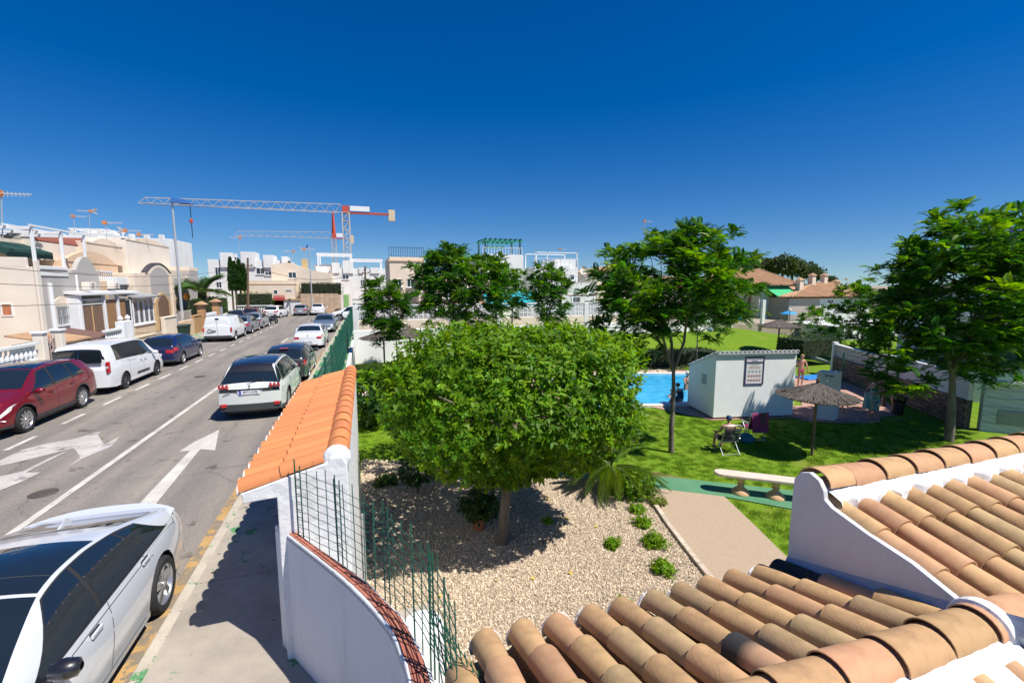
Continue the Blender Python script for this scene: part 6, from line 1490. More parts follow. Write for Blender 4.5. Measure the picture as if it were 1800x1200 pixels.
# white house behind it, and dark doorway
wh=thing('house','white house with shaded walls behind the big right-hand tree','house',(30,14,GZ))
def seg(a,b,z0,z1,th,name,m,par):
    a=Vector(a);b=Vector(b);d=(b-a).normalized();n=Vector((-d.y,d.x))*th
    return MB().add([(a.x,a.y,z0),(b.x,b.y,z0),(b.x+n.x,b.y+n.y,z0),(a.x+n.x,a.y+n.y,z0),(a.x,a.y,z1),(b.x,b.y,z1),(b.x+n.x,b.y+n.y,z1),(a.x+n.x,a.y+n.y,z1)],[(0,3,2,1),(4,5,6,7),(0,1,5,4),(1,2,6,5),(2,3,7,6),(3,0,4,7)]).build(name,m,par)
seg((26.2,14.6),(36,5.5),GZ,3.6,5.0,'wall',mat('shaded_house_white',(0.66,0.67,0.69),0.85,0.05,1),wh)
seg((26.14,14.52),(26.9,13.82),GZ,1.0,.1,'door',mat('dark_door',(0.02,0.035,0.06),0.6,0.2,2),wh)
seg((27.8,13.0),(29.2,11.7),0.2,1.3,.08,'window',M['glass'],wh)
seg((29.8,11.1),(31.2,9.8),0.2,1.3,.08,'window',M['glass'],wh)
seg((25.9,14.9),(36.3,5.2),3.6,3.75,5.4,'roof',M['white2'],wh)
seg((23.6,12.9),(24.3,12.2),GZ,0.9,.06,'gate',mat('blue_gate',(0.03,0.07,0.12),0.6,0.2,2),wh)
# green fence posts and mesh by the lawn edge
gp=thing('green_fence','thin green wire fence on tall green posts before the stone wall','fence',(21.5,12,GZ))
P=[(25.6,18.4),(24.0,14.64),(22.14,11.08),(21.0,8.7)]
for x,y in P: MB().tube([(x,y,GZ-.05),(x,y,GZ+1.75)],0.045,8).build('fence_post',M['greenm'],gp)
for (ax,ay),(bx,by) in zip(P,P[1:]):
    for q in range(9): MB().tube([(ax,ay,GZ+.15+.19*q),(bx,by,GZ+.15+.19*q)],0.004,4).build('wire',M['greenm'],gp)
lp_=thing('lamp_post','black garden lamp post between the bin and the paving','lamp post',(22.4,14.1,GZ)); MB().tube([(22.4,14.1,GZ),(22.4,14.1,GZ+.9),(22.4,14.1,GZ+3.0)],[.09,.06,.04],10).build('pole',M['black'],lp_); MB().lathe([(0.05,3.0),(0.14,3.1),(0.16,3.35),(0.05,3.45),(0.001,3.5)],10,(22.4,14.1,GZ)).build('lantern',M['paleglass'],lp_)
bi=thing('litter_bin','black litter bin with a bag at the edge of the paving','bin',(21.66,13.07,GZ)); MB().lathe([(0.001,0),(0.2,0.0),(0.24,0.7),(0.27,0.72),(0.27,0.78),(0.22,0.78),(0.2,0.6),(0.001,0.58)],16,(21.66,13.07,GZ+.02)).build('body',M['dark'],bi,50); MB().lathe([(0.24,0.55),(0.285,0.68),(0.27,0.80),(0.22,0.74)],11,(21.66,13.07,GZ+.02)).build('bag',mat('bin_bag',(0.01,0.01,0.01),0.25,0.2,6),bi)
# ================================================================ people
skin=mat('tanned_skin',(0.42,0.22,0.14),0.55,0.1,6); skin2=mat('fair_skin',(0.52,0.30,0.21),0.55,0.1,6)
def skinned(name, J, E, m, parent, sub=1, root=0):
    # J: joint points with radius, E: edges; Skin modifier grows one continuous surface
    me=bpy.data.meshes.new(name); me.from_pydata([j[:3] for j in J],E,[]); me.materials.append(m)
    o=bpy.data.objects.new(name,me); col.objects.link(o); o.parent=parent
    sk=o.modifiers.new('skin','SKIN'); sk.use_smooth_shade=True
    if not me.skin_vertices:
        bm=bmesh.new(); bm.from_mesh(me); bm.verts.layers.skin.verify(); bm.to_mesh(me); bm.free()
    for i,j in enumerate(J):
        r=j[3]; me.skin_vertices[0].data[i].radius=(r,j[4] if len(j)>4 else r); me.skin_vertices[0].data[i].use_root=(i==root)
    ss=o.modifiers.new('sub','SUBSURF'); ss.levels=sub; ss.render_levels=sub+1
    return o
def hand(p, d, m, parent, s=1.0):
    p=Vector(p); d=Vector(d).normalized(); side=d.cross(Vector((0,0,1))).normalized() if abs(d.z)<.9 else Vector((1,0,0)); b=MB()
    b.tube([p,p+d*0.045*s,p+d*0.085*s],[.022*s,.036*s,.034*s],8)
    for k,L in enumerate((.062,.075,.070,.055)):
        q=p+d*.08*s+side*(k-1.5)*.018*s; b.tube([q,q+d*L*.5*s+Vector((0,0,-.006)),q+d*L*s*.95+Vector((0,0,-.022*s))],[.009*s,.0085*s,.006*s],6)
    q=p+d*.03*s-side*.03*s; b.tube([q,q+d*.03*s-side*.025*s,q+d*.06*s-side*.03*s],[.011*s,.010*s,.007*s],6)
    o=b.build('hand',m,None,smooth=60); o.parent=parent; return o
def head(c, f, m, hm, parent, r=0.095, hair='short', capm=None):
    # f: facing direction in plan
    c=Vector(c); f=Vector((f[0],f[1],0)).normalized(); s_=Vector((-f.y,f.x,0)); b=MB()
    prof=[(0.001,-1.25),(0.42,-1.18),(0.72,-0.85),(0.88,-0.35),(0.95,0.15),(0.90,0.6),(0.66,0.98),(0.3,1.15),(0.001,1.2)]
    vs=[];n=14
    for rr,h in prof:
        for k in range(n):
            t=2*math.pi*k/n; x=rr*math.cos(t)*1.08; y=rr*math.sin(t)*0.86
            if h<-0.8: x=x+0.22
            vs.append(c+(f*x+s_*y+Vector((0,0,h)))*r)
    fs=[(i*n+k,i*n+(k+1)%n,(i+1)*n+(k+1)%n,(i+1)*n+k) for i in range(len(prof)-1) for k in range(n)]
    b.add(vs,fs)
    b.add([c+f*r*1.0+Vector((0,0,.15*r)),c+f*r*1.0-s_*.14*r+Vector((0,0,-.3*r)),c+f*r*1.0+s_*.14*r+Vector((0,0,-.3*r)),c+f*r*1.28+Vector((0,0,-.28*r))],[(0,1,3),(0,3,2),(1,2,3)])
    for sg in (1,-1): b.lathe([(0.001,.22*r),(.16*r,.1*r),(.17*r,-.12*r),(0.001,-.25*r)],6,tuple(c+s_*sg*.86*r))
    o=b.build('head',m,None,smooth=60); o.parent=parent
    e=MB()
    for sg in (1,-1): e.lathe([(0.001,.07*r),(.1*r,0),(0.001,-.07*r)],6,tuple(c+f*.93*r+s_*sg*.34*r+Vector((0,0,.1*r))))
    e.obox(c+f*.98*r+Vector((0,0,-.62*r)),(.06*r,.36*r,.07*r),Matrix.Rotation(math.atan2(f.y,f.x),3,'Z')); q=e.build('face_features',mat('dark_features',(0.08,0.03,0.025),0.6,0.1,5),None); q.parent=o
    hb=MB(); vs=[]
    pr=[(0.98,-.05),(1.04,.35),(0.95,.8),(0.66,1.12),(0.3,1.27),(0.001,1.32)] if hair!='long' else [(0.85,-1.1),(1.02,-.6),(1.06,.1),(1.04,.5),(0.95,.85),(0.66,1.15),(0.3,1.3),(0.001,1.34)]
    for rr,h in pr:
        for k in range(n):
            t=2*math.pi*k/n; x=rr*math.cos(t)*1.1-(.14 if h<.6 else 0); y=rr*math.sin(t)*.92
            if x>.55 and h<.55 : x=.55
            vs.append(c+(f*x+s_*y+Vector((0,0,h)))*r)
    hb.add(vs,[(i*n+k,i*n+(k+1)%n,(i+1)*n+(k+1)%n,(i+1)*n+k) for i in range(len(pr)-1) for k in range(n)])
    q=hb.build('cap' if capm else 'hair',capm or hm,None,smooth=60); q.parent=parent
    return o
hairb=mat('dark_hair',(0.03,0.02,0.015),0.7,0.2,20,0.5,60); hairg=mat('grey_hair',(0.42,0.40,0.38),0.7,0.2,20,0.5,60); hairbl=mat('blonde_hair',(0.38,0.25,0.10),0.7,0.2,20,0.5,60)
def person_root(label,x,y,z,ang):
    o=thing('person',label,'person',(x,y,z),None,world=False); o.rotation_euler=(0,0,ang); return o
# 1. seated sunbather in a folding chair, seen from behind (faces +y locally)
p=person_root('person sitting bare-backed in a striped folding chair, wearing a dark blue cap',11.30,11.75,GZ,R(-12))
J=[(0,0.02,.46,.13,.11),(0,-.03,.62,.13,.105),(0,-.09,.80,.155,.10),(0,-.10,.93,.13,.09),(0,-.10,1.00,.055),(0,-.08,1.06,.05),
   (.10,.06,.45,.085),(.14,.42,.50,.065),(.14,.50,.12,.045),(.14,.46,.05,.04),(.14,.60,.035,.03),(-.10,.06,.45,.085),(-.14,.42,.50,.065),(-.13,.50,.12,.045),(-.13,.46,.05,.04),(-.13,.60,.035,.03),
   (.20,-.09,.93,.055),(.29,-.04,.72,.042),(.27,.17,.66,.032),(-.20,-.09,.93,.055),(-.29,-.04,.72,.042),(-.27,.17,.66,.032)]
E_=[(0,1),(1,2),(2,3),(3,4),(4,5),(0,6),(6,7),(7,8),(8,9),(9,10),(0,11),(11,12),(12,13),(13,14),(14,15),(3,16),(16,17),(17,18),(3,19),(19,20),(20,21)]
skinned('body',J,E_,skin,p); hand((.27,.17,.66),(0,1,-.1),skin,p); hand((-.27,.17,.66),(0,1,-.1),skin,p)
navyc=mat('navy_cap',(0.02,0.05,0.13),0.8,0.1,9); head((0,-.07,1.16),(0,1),skin,hairb,p,.092,'short',navyc)
skinned('swim_trunks',[(0,0.02,.48,.145,.125),(.11,.10,.46,.10),(.13,.27,.48,.085),(-.11,.10,.46,.10),(-.13,.27,.48,.085)],[(0,1),(1,2),(0,3),(3,4)],mat('dark_trunks',(0.02,0.02,0.03),0.8,0.1,5),p)
def folding_chair(label,x,y,ang,m1,m2,towel=None,arm=True):
    c=thing('folding_chair',label,'chair',(x,y,GZ),None,world=False); c.rotation_euler=(0,0,ang); fm=mat('white_tube_metal',(0.62,0.65,0.68),0.3,0.05,3,metal=.5)
    def T(n,pts,r=.013,m=fm): o=MB().tube(pts,r,6).build(n,m,None,smooth=60); o.parent=c; return o
    for s in (.29,-.29):
        T('leg',[(s,-.30,0),(s,.05,.40),(s,.22,.60)]); T('leg',[(s,.28,0),(s,-.02,.30),(s,-.24,.56)]); T('armrest',[(s,-.24,.62),(s,.25,.62)],.02,M['dark'] if towel is None else fm)
        T('back_post',[(s,-.14,.40),(s,-.26,.72),(s,-.30,.98)])
    T('back_rail',[(.29,-.30,.98),(.24,-.305,1.01),(-.24,-.305,1.01),(-.29,-.30,.98)])
    T('cross_bar',[(.29,-.28,.03),(-.29,-.28,.03)],.010)
    for k in range(6):
        z=.50+.078*k; y_=-.175-.125*(z-.40)/.58*1.6; o=MB().obox((0,y_,z),(.56,.014,.055),Matrix.Rotation(R(-14),3,'X')).build('strap',m1 if k%2 else m2,None); o.parent=c
    for k in range(5):
        o=MB().obox((0,-.12+.085*k,.40+.012*k),(.56,.07,.014)).build('strap',m1 if k%2 else m2,None); o.parent=c
    return c
chm=mat('black_webbing',(0.015,0.017,0.02),0.7,0.1,5); chg=mat('grey_webbing',(0.05,0.06,0.06),0.7,0.1,5)
folding_chair('folding chair with black and grey straps under the person in a dark cap',11.30,11.72,R(-12),chm,chg)
# 2. magenta chair with dark towel beside him in the shade
mag=mat('magenta_cloth',(0.23,0.025,0.11),0.8,0.12,4,0.3,20)
fc=folding_chair('folding chair covered with a magenta towel in the shade of the pump house',13.25,12.55,R(-15),mag,mag,towel=1)
tw_=MB(); rows=[]
for i in range(9):
    t=i/8; rows.append([(-.30+.60*j/6,-.175-.20*t-.012*math.sin(j*1.9+i),.42+.62*t+ (0.03*math.sin(j*1.3) if i==8 else 0)) for j in range(7)])
for i in range(6): rows.append([(-.30+.60*j/6,-.39-.01*i+.015*math.sin(j*2.1+i),1.05-.14*i) for j in range(7)])
o=tw_.grid(rows,15,7).build('towel',mag,None,smooth=60); tag(o,'magenta towel draped over the back of the shaded folding chair','towel'); o.location=(13.25,12.55,GZ); o.rotation_euler=(0,0,R(-15))
tw2=MB(); rows=[[( .02+.18*j/4,-.405-.004*i+.012*math.sin(j*2+i),1.07-.12*i) for j in range(5)] for i in range(5)]
o=tw2.grid(rows,5,5).build('towel',M['dark'],None,smooth=60); tag(o,'black garment hung over the magenta towel','garment'); o.location=(13.25,12.55,GZ); o.rotation_euler=(0,0,R(-15))
bgm=mat('teal_bag_cloth',(0.03,0.16,0.20),0.85,0.2,8,0.4,20)
bg_=thing('beach_bag','teal beach bag slumped on the grass left of the magenta chair','bag',(12.75,12.35,GZ)); MB().lathe([(0.001,0.0),(.24,.01),(.28,.1),(.22,.24),(.10,.30),(.001,.27)],9,(12.75,12.35,GZ)).build('body',bgm,bg_,60); MB().tube([(12.62,12.35,GZ+.25),(12.68,12.35,GZ+.42),(12.82,12.35,GZ+.42),(12.88,12.35,GZ+.25)],.012,6).build('handle',bgm,bg_,60)
# 3. woman in teal patterned towel dress, holding a towel
p=person_root('woman wrapped in a teal patterned towel, standing with a light towel in her hands',19.95,12.95,GZ+.03,R(95))
J=[(0,0,.92,.15,.12),(0,0,1.10,.125,.10),(0,0,1.28,.15,.105),(0,.0,1.40,.10,.075),(0,.02,1.46,.05),(0,.04,1.52,.048),
   (.09,0,.82,.09),(.09,.03,.48,.06),(.09,.0,.12,.04),(.09,0,.05,.04),(.09,.12,.03,.032),(-.09,0,.82,.09),(-.09,.03,.48,.06),(-.09,.0,.12,.04),(-.09,0,.05,.04),(-.09,.12,.03,.032),
   (.18,.0,1.36,.055),(.24,.08,1.12,.045),(.14,.33,1.10,.033),(-.18,.0,1.36,.055),(-.24,.08,1.12,.045),(-.14,.33,1.10,.033)]
skinned('body',J,E_,skin,p); hand((.14,.33,1.10),(-.3,1,0),skin,p); hand((-.14,.33,1.10),(.3,1,0),skin,p); head((0,.05,1.62),(0,1),skin,hairb,p,.095,'long')
pat=mat('teal_patterned_towel',(0.02,0.22,0.25),0.9,0.2,7,0.3,30,c2=(0.50,0.42,0.30),thr=(0.45,0.56))
ds=MB(); rows=[]
for i,(z,r_) in enumerate([(1.30,.165),(1.15,.15),(.98,.18),(.85,.20),(.6,.215),(.42,.225),(.36,.225)]):
    rows.append([(r_*math.cos(t)*(1+.06*math.sin(5*t+i)),r_*.8*math.sin(t)*(1+.06*math.sin(4*t)),z) for t in [2*math.pi*k/20 for k in range(21)]])
o=ds.grid(rows,7,21).build('wrap',pat,None,smooth=60); o.parent=p
o=MB().grid([[(-.16+.32*j/6,.42+.05*math.sin(j*1.7+i*.6),1.12-.13*i) for j in range(7)] for i in range(6)],6,7).build('towel',mat('pale_teal_towel',(0.12,0.36,0.38),0.9,0.2,6,0.3,30,c2=(0.50,0.55,0.52),thr=(.4,.6)),None,smooth=60)
tag(o,'pale teal and white towel held out by the standing woman','towel'); o.location=(19.95,12.95,GZ+.03); o.rotation_euler=(0,0,R(95))
# 4. woman in pink bikini by the pool
p=person_root('person with fair hair in a pink bikini standing beyond the pump house',22.6,18.5,GZ+.05,R(150))
J4=[(x,y,z,*r) for x,y,z,*r in J]; J4[18]=(.10,.25,1.32,.033); J4[21]=(-.30,.12,.88,.033)
skinned('body',J4,E_,skin2,p); hand((.10,.25,1.32),(-.3,.6,.5),skin2,p); hand((-.30,.12,.88),(0,.3,-1),skin2,p); head((0,.05,1.62),(0,1),skin2,hairbl,p,.095,'short')
pk=mat('pink_swimwear',(0.60,0.05,0.16),0.7,0.1,5)
skinned('bikini_bottom',[(0,0,.95,.158,.128),(.07,0,.86,.10),(-.07,0,.86,.10)],[(0,1),(0,2)],pk,p); skinned('bikini_top',[(0,.01,1.25,.158,.112),(0,.01,1.31,.155,.11)],[(0,1)],pk,p)
# 5. two swimmers
def swimmer(label,x,y,ang,sk,hm,capm,sink,suit=None):
    p=person_root(label,x,y,GZ-1.10+sink,ang)
    Jn=[(a,b,c,*r) for a,b,c,*r in J]; Jn[17]=(.30,.15,1.16,.045); Jn[18]=(.36,.42,1.10,.033); Jn[20]=(-.30,.15,1.16,.045); Jn[21]=(-.36,.42,1.10,.033)
    skinned('body',Jn,E_,sk,p); hand((.36,.42,1.10),(0,1,0),sk,p); hand((-.36,.42,1.10),(0,1,0),sk,p); head((0,.05,1.62),(0,1),sk,hm,p,.1,'short',capm)
    if suit: skinned('swimsuit',[(0,0,.92,.158,.128),(0,0,1.10,.133,.108),(0,0,1.27,.158,.113)],[(0,1),(1,2)],suit,p)
swimmer('swimmer low in the water at the left of the pool',14.3,18.6,R(200),skin,hairg,None,-.18)
swimmer('bather in a dark swimsuit and white cap standing in the pool',16.0,19.6,R(190),skin,hairg,mat('white_cap',(0.65,0.66,0.64),0.6,0.05,5),.38,mat('dark_swimsuit',(0.02,0.02,0.05),0.7,0.1,5))
# 6. person in dark clothes sitting at the edge behind the trunk
p=person_root('person in dark blue clothes sitting on the pool edge beside the pump house',13.75,17.15,GZ+.0,R(10))
J6=[(a,b,c-.28,*r) for a,b,c,*r in J[:0]]
Js=[(0,0,.22,.14,.12),(0,.03,.40,.13,.10),(0,.10,.56,.15,.10),(0,.14,.68,.11,.08),(0,.18,.74,.05),(0,.20,.79,.05),
   (.10,.08,.20,.085),(.14,.40,.34,.065),(.14,.55,.06,.045),(.14,.52,.03,.04),(.14,.64,.02,.03),(-.10,.08,.20,.085),(-.14,.40,.34,.065),(-.13,.55,.06,.045),(-.13,.52,.03,.04),(-.13,.64,.02,.03),
   (.19,.13,.66,.055),(.25,.28,.48,.042),(.16,.44,.42,.032),(-.19,.13,.66,.055),(-.25,.28,.48,.042),(-.16,.44,.42,.032)]
skinned('body',Js,E_,skin2,p); hand((.16,.44,.42),(0,1,0),skin2,p); hand((-.16,.44,.42),(0,1,0),skin2,p); head((0,.24,.90),(0,1),skin2,hairb,p,.095,'short')
dk=mat('dark_blue_cloth',(0.015,0.04,0.10),0.85,0.15,5)
skinned('clothes',[(0,0,.22,.155,.135),(0,.03,.40,.145,.115),(0,.10,.57,.168,.115),(.19,.13,.66,.065),(-.19,.13,.66,.065),(.10,.10,.21,.10),(.14,.38,.34,.08),(-.10,.10,.21,.10),(-.14,.38,.34,.08)],[(0,1),(1,2),(2,3),(2,4),(0,5),(5,6),(0,7),(7,8)],dk,p)
# small wooden table with pink ball, stone stool
tb_=thing('stool','light wooden stool under the pink swim ring beside the standing woman','stool',(19.6,13.95,GZ)); MB().cbox(19.4,19.8,13.8,14.1,GZ+.44,GZ+.48,.01).build('seat',M['woodlt'],tb_)
for dx in (-.15,.15):
    for dy in (-.1,.1): MB().bar((19.6+dx,13.95+dy,GZ+.45),(19.6+dx*1.25,13.95+dy*1.2,GZ+.03),.035).build('leg',M['woodlt'],tb_)
tr_=[( .14*math.cos(t),.14*math.sin(t),0) for t in [2*math.pi*k/18 for k in range(19)]]
o=MB().tube(tr_,.06,8).build('swim_ring',mat('pink_vinyl',(0.70,0.08,0.32),0.3,0.1,5),None,60); o.location=(19.55,13.9,GZ+.62); o.rotation_euler=(R(70),0,R(30)); tag(o,'bright pink swim ring leaning on the small wooden stool','swim ring')
bs_=thing('round_stool','small round pale stone seat right of the standing woman','stool',(21.1,14.0,GZ)); MB().lathe([(0.001,.42),(.26,.42),(.27,.36),(.08,.30),(.07,.12),(.18,.02),(.18,0)],16,(21.1,14.0,GZ+.02)).build('seat',M['stonew'],bs_,50)
# ================================================================ houses
def house(label, x,y, grp=None, name='house', cat='house'): return thing(name,label,cat,(x,y,0),grp)
def blk(par,name,x0,x1,y0,y1,z0,z1,m,c=0.02): return MB().cbox(min(x0,x1),max(x0,x1),min(y0,y1),max(y0,y1),z0,z1,c).build(name,m,par)
FR=mat('white_window_frame',(0.74,0.75,0.76),0.5,0.03,3)
def win(par,axis,P,a0,a1,z0,z1,sgn,nm=1,pane=None,frame=None,bars=False,sill=True,t=0.06,name='window'):
    # axis 'X': wall plane x=P facing sgn along x, a=y ; axis 'Y': plane y=P facing sgn along y, a=x
    def B(b,u0,u1,w0,w1,d0,d1):
        q0,q1=sorted((P+sgn*d0,P+sgn*d1))
        return b.box(q0,q1,u0,u1,w0,w1) if axis=='X' else b.box(u0,u1,q0,q1,w0,w1)
    a0,a1=sorted((a0,a1)); z0,z1=sorted((z0,z1)); b=MB(); B(b,a0,a1,z0,z0+t,-.02,.035); B(b,a0,a1,z1-t,z1,-.02,.035); B(b,a0,a0+t,z0+t,z1-t,-.02,.035); B(b,a1-t,a1,z0+t,z1-t,-.02,.035)
    for k in range(1,nm+1):
        c=a0+(a1-a0)*k/(nm+1); B(b,c-t*.5,c+t*.5,z0+t,z1-t,-.02,.03)
    f=b.build(name,frame or FR,par)
    b=MB(); B(b,a0+t*.9,a1-t*.9,z0+t*.9,z1-t*.9,-.02,.012); b.build('pane',pane or M['glass'],f)
    if sill: b=MB(); B(b,a0-.08,a1+.08,z0-.07,z0-.005,-.02,.12); b.build('sill',FR,f)
    if bars:
        b=MB(); n=max(3,int((a1-a0)/.14))
        for k in range(n+1): c=a0+(a1-a0)*k/n; B(b,c-.012,c+.012,z0-.05,z1+.05,.08,.10)
        for zz in (z0,(z0+z1)/2,z1): B(b,a0-.03,a1+.03,zz-.012,zz+.012,.075,.10)
        b.build('grille',M['galv'],f)
    return f
def archwall(par,name,axis,p0,p1,a0,a1,zb,zt,h,m,n=14,cap=None,flat=0.15):
    # parapet whose top swells into a curve of height h
    a0,a1=sorted((a0,a1)); pts=[(a0,zb),(a1,zb),(a1,zt)]; w=a1-a0
    for k in range(n+1):
        t=k/n; a=a1-w*flat-(w*(1-2*flat))*t; pts.append((a,zt+h*math.sin(math.pi*t)**0.8))
    pts.append((a0,zt)); o=MB().prism(pts,axis,min(p0,p1),max(p0,p1)).build(name,m,par)
    if cap:
        b=MB()
        for q0,q1 in zip(pts[2:],pts[3:]):
            pa=((p0+p1)/2,q0[0],q0[1]+.03) if axis=='X' else (q0[0],(p0+p1)/2,q0[1]+.03); pb_=((p0+p1)/2,q1[0],q1[1]+.03) if axis=='X' else (q1[0],(p0+p1)/2,q1[1]+.03)
            b.bar(pa,pb_,abs(p1-p0)+.12,.07)
        b.build('coping',cap,par)
    return o
def balust(par,axis,P,a0,a1,z0,z1,m,n,name='balustrade',r_=.06):
    # bottom rail, top rail and individual turned balusters
    a0,a1=sorted((a0,a1))
    def bx(u0,u1,w0,w1,d): return MB().box(P-d,P+d,u0,u1,w0,w1) if axis=='X' else MB().box(u0,u1,P-d,P+d,w0,w1)
    bx(a0,a1,z0,z0+.09,.10).build('bottom_rail',m,par); bx(a0,a1,z1-.10,z1,.12).build('top_rail',m,par); h=z1-z0-.19
    lp=MB().lathe([(r_*.9,0),(r_*.9,.06*h),(r_*.45,.12*h),(r_*1.15,.35*h),(r_*.9,.5*h),(r_*.4,.75*h),(r_*.7,.9*h),(r_*.9,.95*h),(r_*.9,h)],7).mesh('baluster',m,50)
    for k in range(n):
        a=a0+(a1-a0)*(k+.5)/n; o=link('baluster',lp,par); o.location=Vector(((P,a) if axis=='X' else (a,P))+(z0+.09,))-par.location
def fx(px,py,X): v=AX(px,py,X); return v.y,v.z
def fy(px,py,Y): v=AY(px,py,Y); return v.x,v.z
W_=M['white']; brown=mat('rattan_blind',(0.30,0.165,0.075),0.85,0.2,3,0.4,60,stretch=(1,1,14)); brownd=mat('brown_joinery',(0.19,0.115,0.075),0.6,0.12,2)
darkgreen=mat('dark_green_awning',(0.005,0.045,0.035),0.85,0.1,2)
# ---------------- left row -------------------------------------------------
F_=-17.0
hA=house('cream and grey rendered terraced house with grilled window and rooftop pergola, nearest on the left',-20,35)
yA0,yA1=31.7,38.05
blk(hA,'wall',-27,F_,yA0,yA1,0.05,4.95,M['pale'])
blk(hA,'facade_panel',F_,F_+.05,yA0+.05,yA1-.1,0.1,4.75,M['grey'])
blk(hA,'corner_pilaster',F_-.0,F_+.12,yA0-.05,yA0+.30,0.1,5.3,M['pale'])
archwall(hA,'parapet','X',F_-.2,F_+.06,35.0,38.1,4.72,4.9,.85,M['grey'],cap=None)
blk(hA,'parapet_wall',-27,F_-.3,yA0+.0,yA0+.2,4.95,5.45,M['pale'])
y0,z0=fx(64,476,F_);y1,z1=fx(115,462,F_); blk(hA,'terrace_rail',F_-.1,F_+.1,y0,y1,z0-.25,z0-.05,W_); blk(hA,'terrace_rail',F_-.1,F_+.1,y0,y1,z0+.12,z0+.30,W_)
MB().tube([(F_+.12,fx(90,560,F_)[0],1.0),(F_+.12,fx(90,560,F_)[0],4.1)],.12,8).build('drain_pipe',M['white2'],hA)
MB().tube([(F_+.12,fx(131,500,F_)[0],3.2),(F_+.12,fx(131,500,F_)[0],4.6)],.07,8).build('drain_pipe',M['white2'],hA)
ya,za=fx(99,572,F_); yb,zb_=fx(120,537,F_); win(hA,'X',F_+.05,ya,yb,za,zb_,1,2,M['paleglass'],bars=True)
archwall(hA,'window_surround','X',F_+.04,F_+.10,ya-.35,ya-.02,za-.2,zb_,.0,M['cream']); archwall(hA,'window_surround','X',F_+.04,F_+.10,yb+.02,yb+.35,za-.2,zb_,.0,M['cream']); archwall(hA,'window_arch','X',F_+.04,F_+.11,ya-.35,yb+.35,zb_+.01,zb_+.12,.42,M['cream'],flat=.02)
win(hA,'Y',yA0,-18.6,-18.1,2.3,3.0,-1,0,M['terra'],sill=False)
# upper storey set back
zt=7.0
blk(hA,'upper_wall',-30,-20.8,33.2,41.5,4.9,6.9,M['cream'])
archwall(hA,'upper_parapet','X',-21.0,-20.8,36.2,41.5,6.85,6.95,.5,M['grey'],cap=mat('dark_coping',(0.05,0.045,0.05),0.8,0.1,3))
win(hA,'X',-20.8,38.2,40.6,5.4,6.4,1,1)
MB().add([(-20.8,34.0,6.6),(-19.3,34.0,6.05),(-19.3,38.0,6.05),(-20.8,38.0,6.6),(-20.8,34.0,6.54),(-19.3,34.0,5.6),(-19.3,38.0,5.6),(-20.8,38.0,6.54)],[(0,1,2,3),(4,7,6,5),(0,4,5,1),(1,5,6,2),(2,6,7,3)]).build('awning',darkgreen,hA)
pg_=thing('pergola','white painted rooftop pergola on the nearest left house','pergola',(-19,34,5.3),'white rooftop pergolas')
for yy in (33.0,35.6,38.0):
    for xx in (-24.5,-17.6): MB().cbox(xx-.07,xx+.07,yy-.07,yy+.07,4.95,7.05,.01).build('post',M['white2'],pg_)
for yy in (33.0,35.6,38.0): MB().box(-24.6,-17.5,yy-.06,yy+.06,7.05,7.22).build('beam',M['white2'],pg_)
for k in range(7): MB().box(-24.4+1.15*k-.04,-24.4+1.15*k+.04,32.7,38.3,7.22,7.32).build('rafter',M['white2'],pg_)
# house before it, only its awnings and roof edge show at the left border
hZ=house('pale house at the left border with dark green awnings and a white balcony rail',-24,27)
blk(hZ,'wall',-32,-19.2,23.0,31.0,0.05,4.9,M['pale']); blk(hZ,'upper_wall',-32,-22.0,24,31.2,4.9,7.2,M['cream'])
MB().add([(-22,24.5,7.0),(-20.0,24.5,6.2),(-20.0,31,6.2),(-22,31,7.0),(-22,24.5,6.9),(-20,24.5,5.4),(-20,31,5.4),(-22,31,6.9)],[(0,1,2,3),(4,7,6,5),(1,5,6,2),(0,4,5,1),(2,6,7,3)]).build('awning',darkgreen,hZ)
balust(hZ,'X',-19.3,23.2,31.0,4.9,5.6,M['white2'],26)
win(hZ,'X',-22.0,26,29,5.3,6.3,1,1); blk(hZ,'roof',-32,-21.2,23.8,31.4,7.2,7.35,M['tilefar'])
MB().prism([(-34,7.35),(-24.4,7.35),(-29,8.4)],'Y',24,31.3).build('roof',M['pale'],hZ)
# house B with curved peach parapet and white balcony
hB=house('peach house with scalloped parapet and white balcony balustrade, second on the left',-20,40.5)
blk(hB,'wall',-27,F_-.6,38.15,42.9,0.05,4.0,M['grey']); blk(hB,'upper_wall',-27,-19.0,38.15,45.5,4.0,5.6,M['peach'])
archwall(hB,'parapet','X',-19.2,-18.95,38.2,45.4,5.55,5.65,.75,M['peach'],flat=.05)
blk(hB,'corner_wall',-18.2,F_-.3,38.1,39.7,0.05,4.25,M['peach'])
balust(hB,'X',F_-.45,38.3,40.9,4.1,4.95,M['white2'],9); blk(hB,'balcony_wall',F_-.6,F_-.35,41.0,43.0,4.0,4.55,W_)
ztw=fx(250,433,-19.5)[1]; blk(hB,'tower',-30,-19.6,42.6,48,5.6,ztw-.3,M['cream']); archwall(hB,'parapet','X',-19.9,-19.55,42.6,48,ztw-.4,ztw-.3,.4,M['cream'])
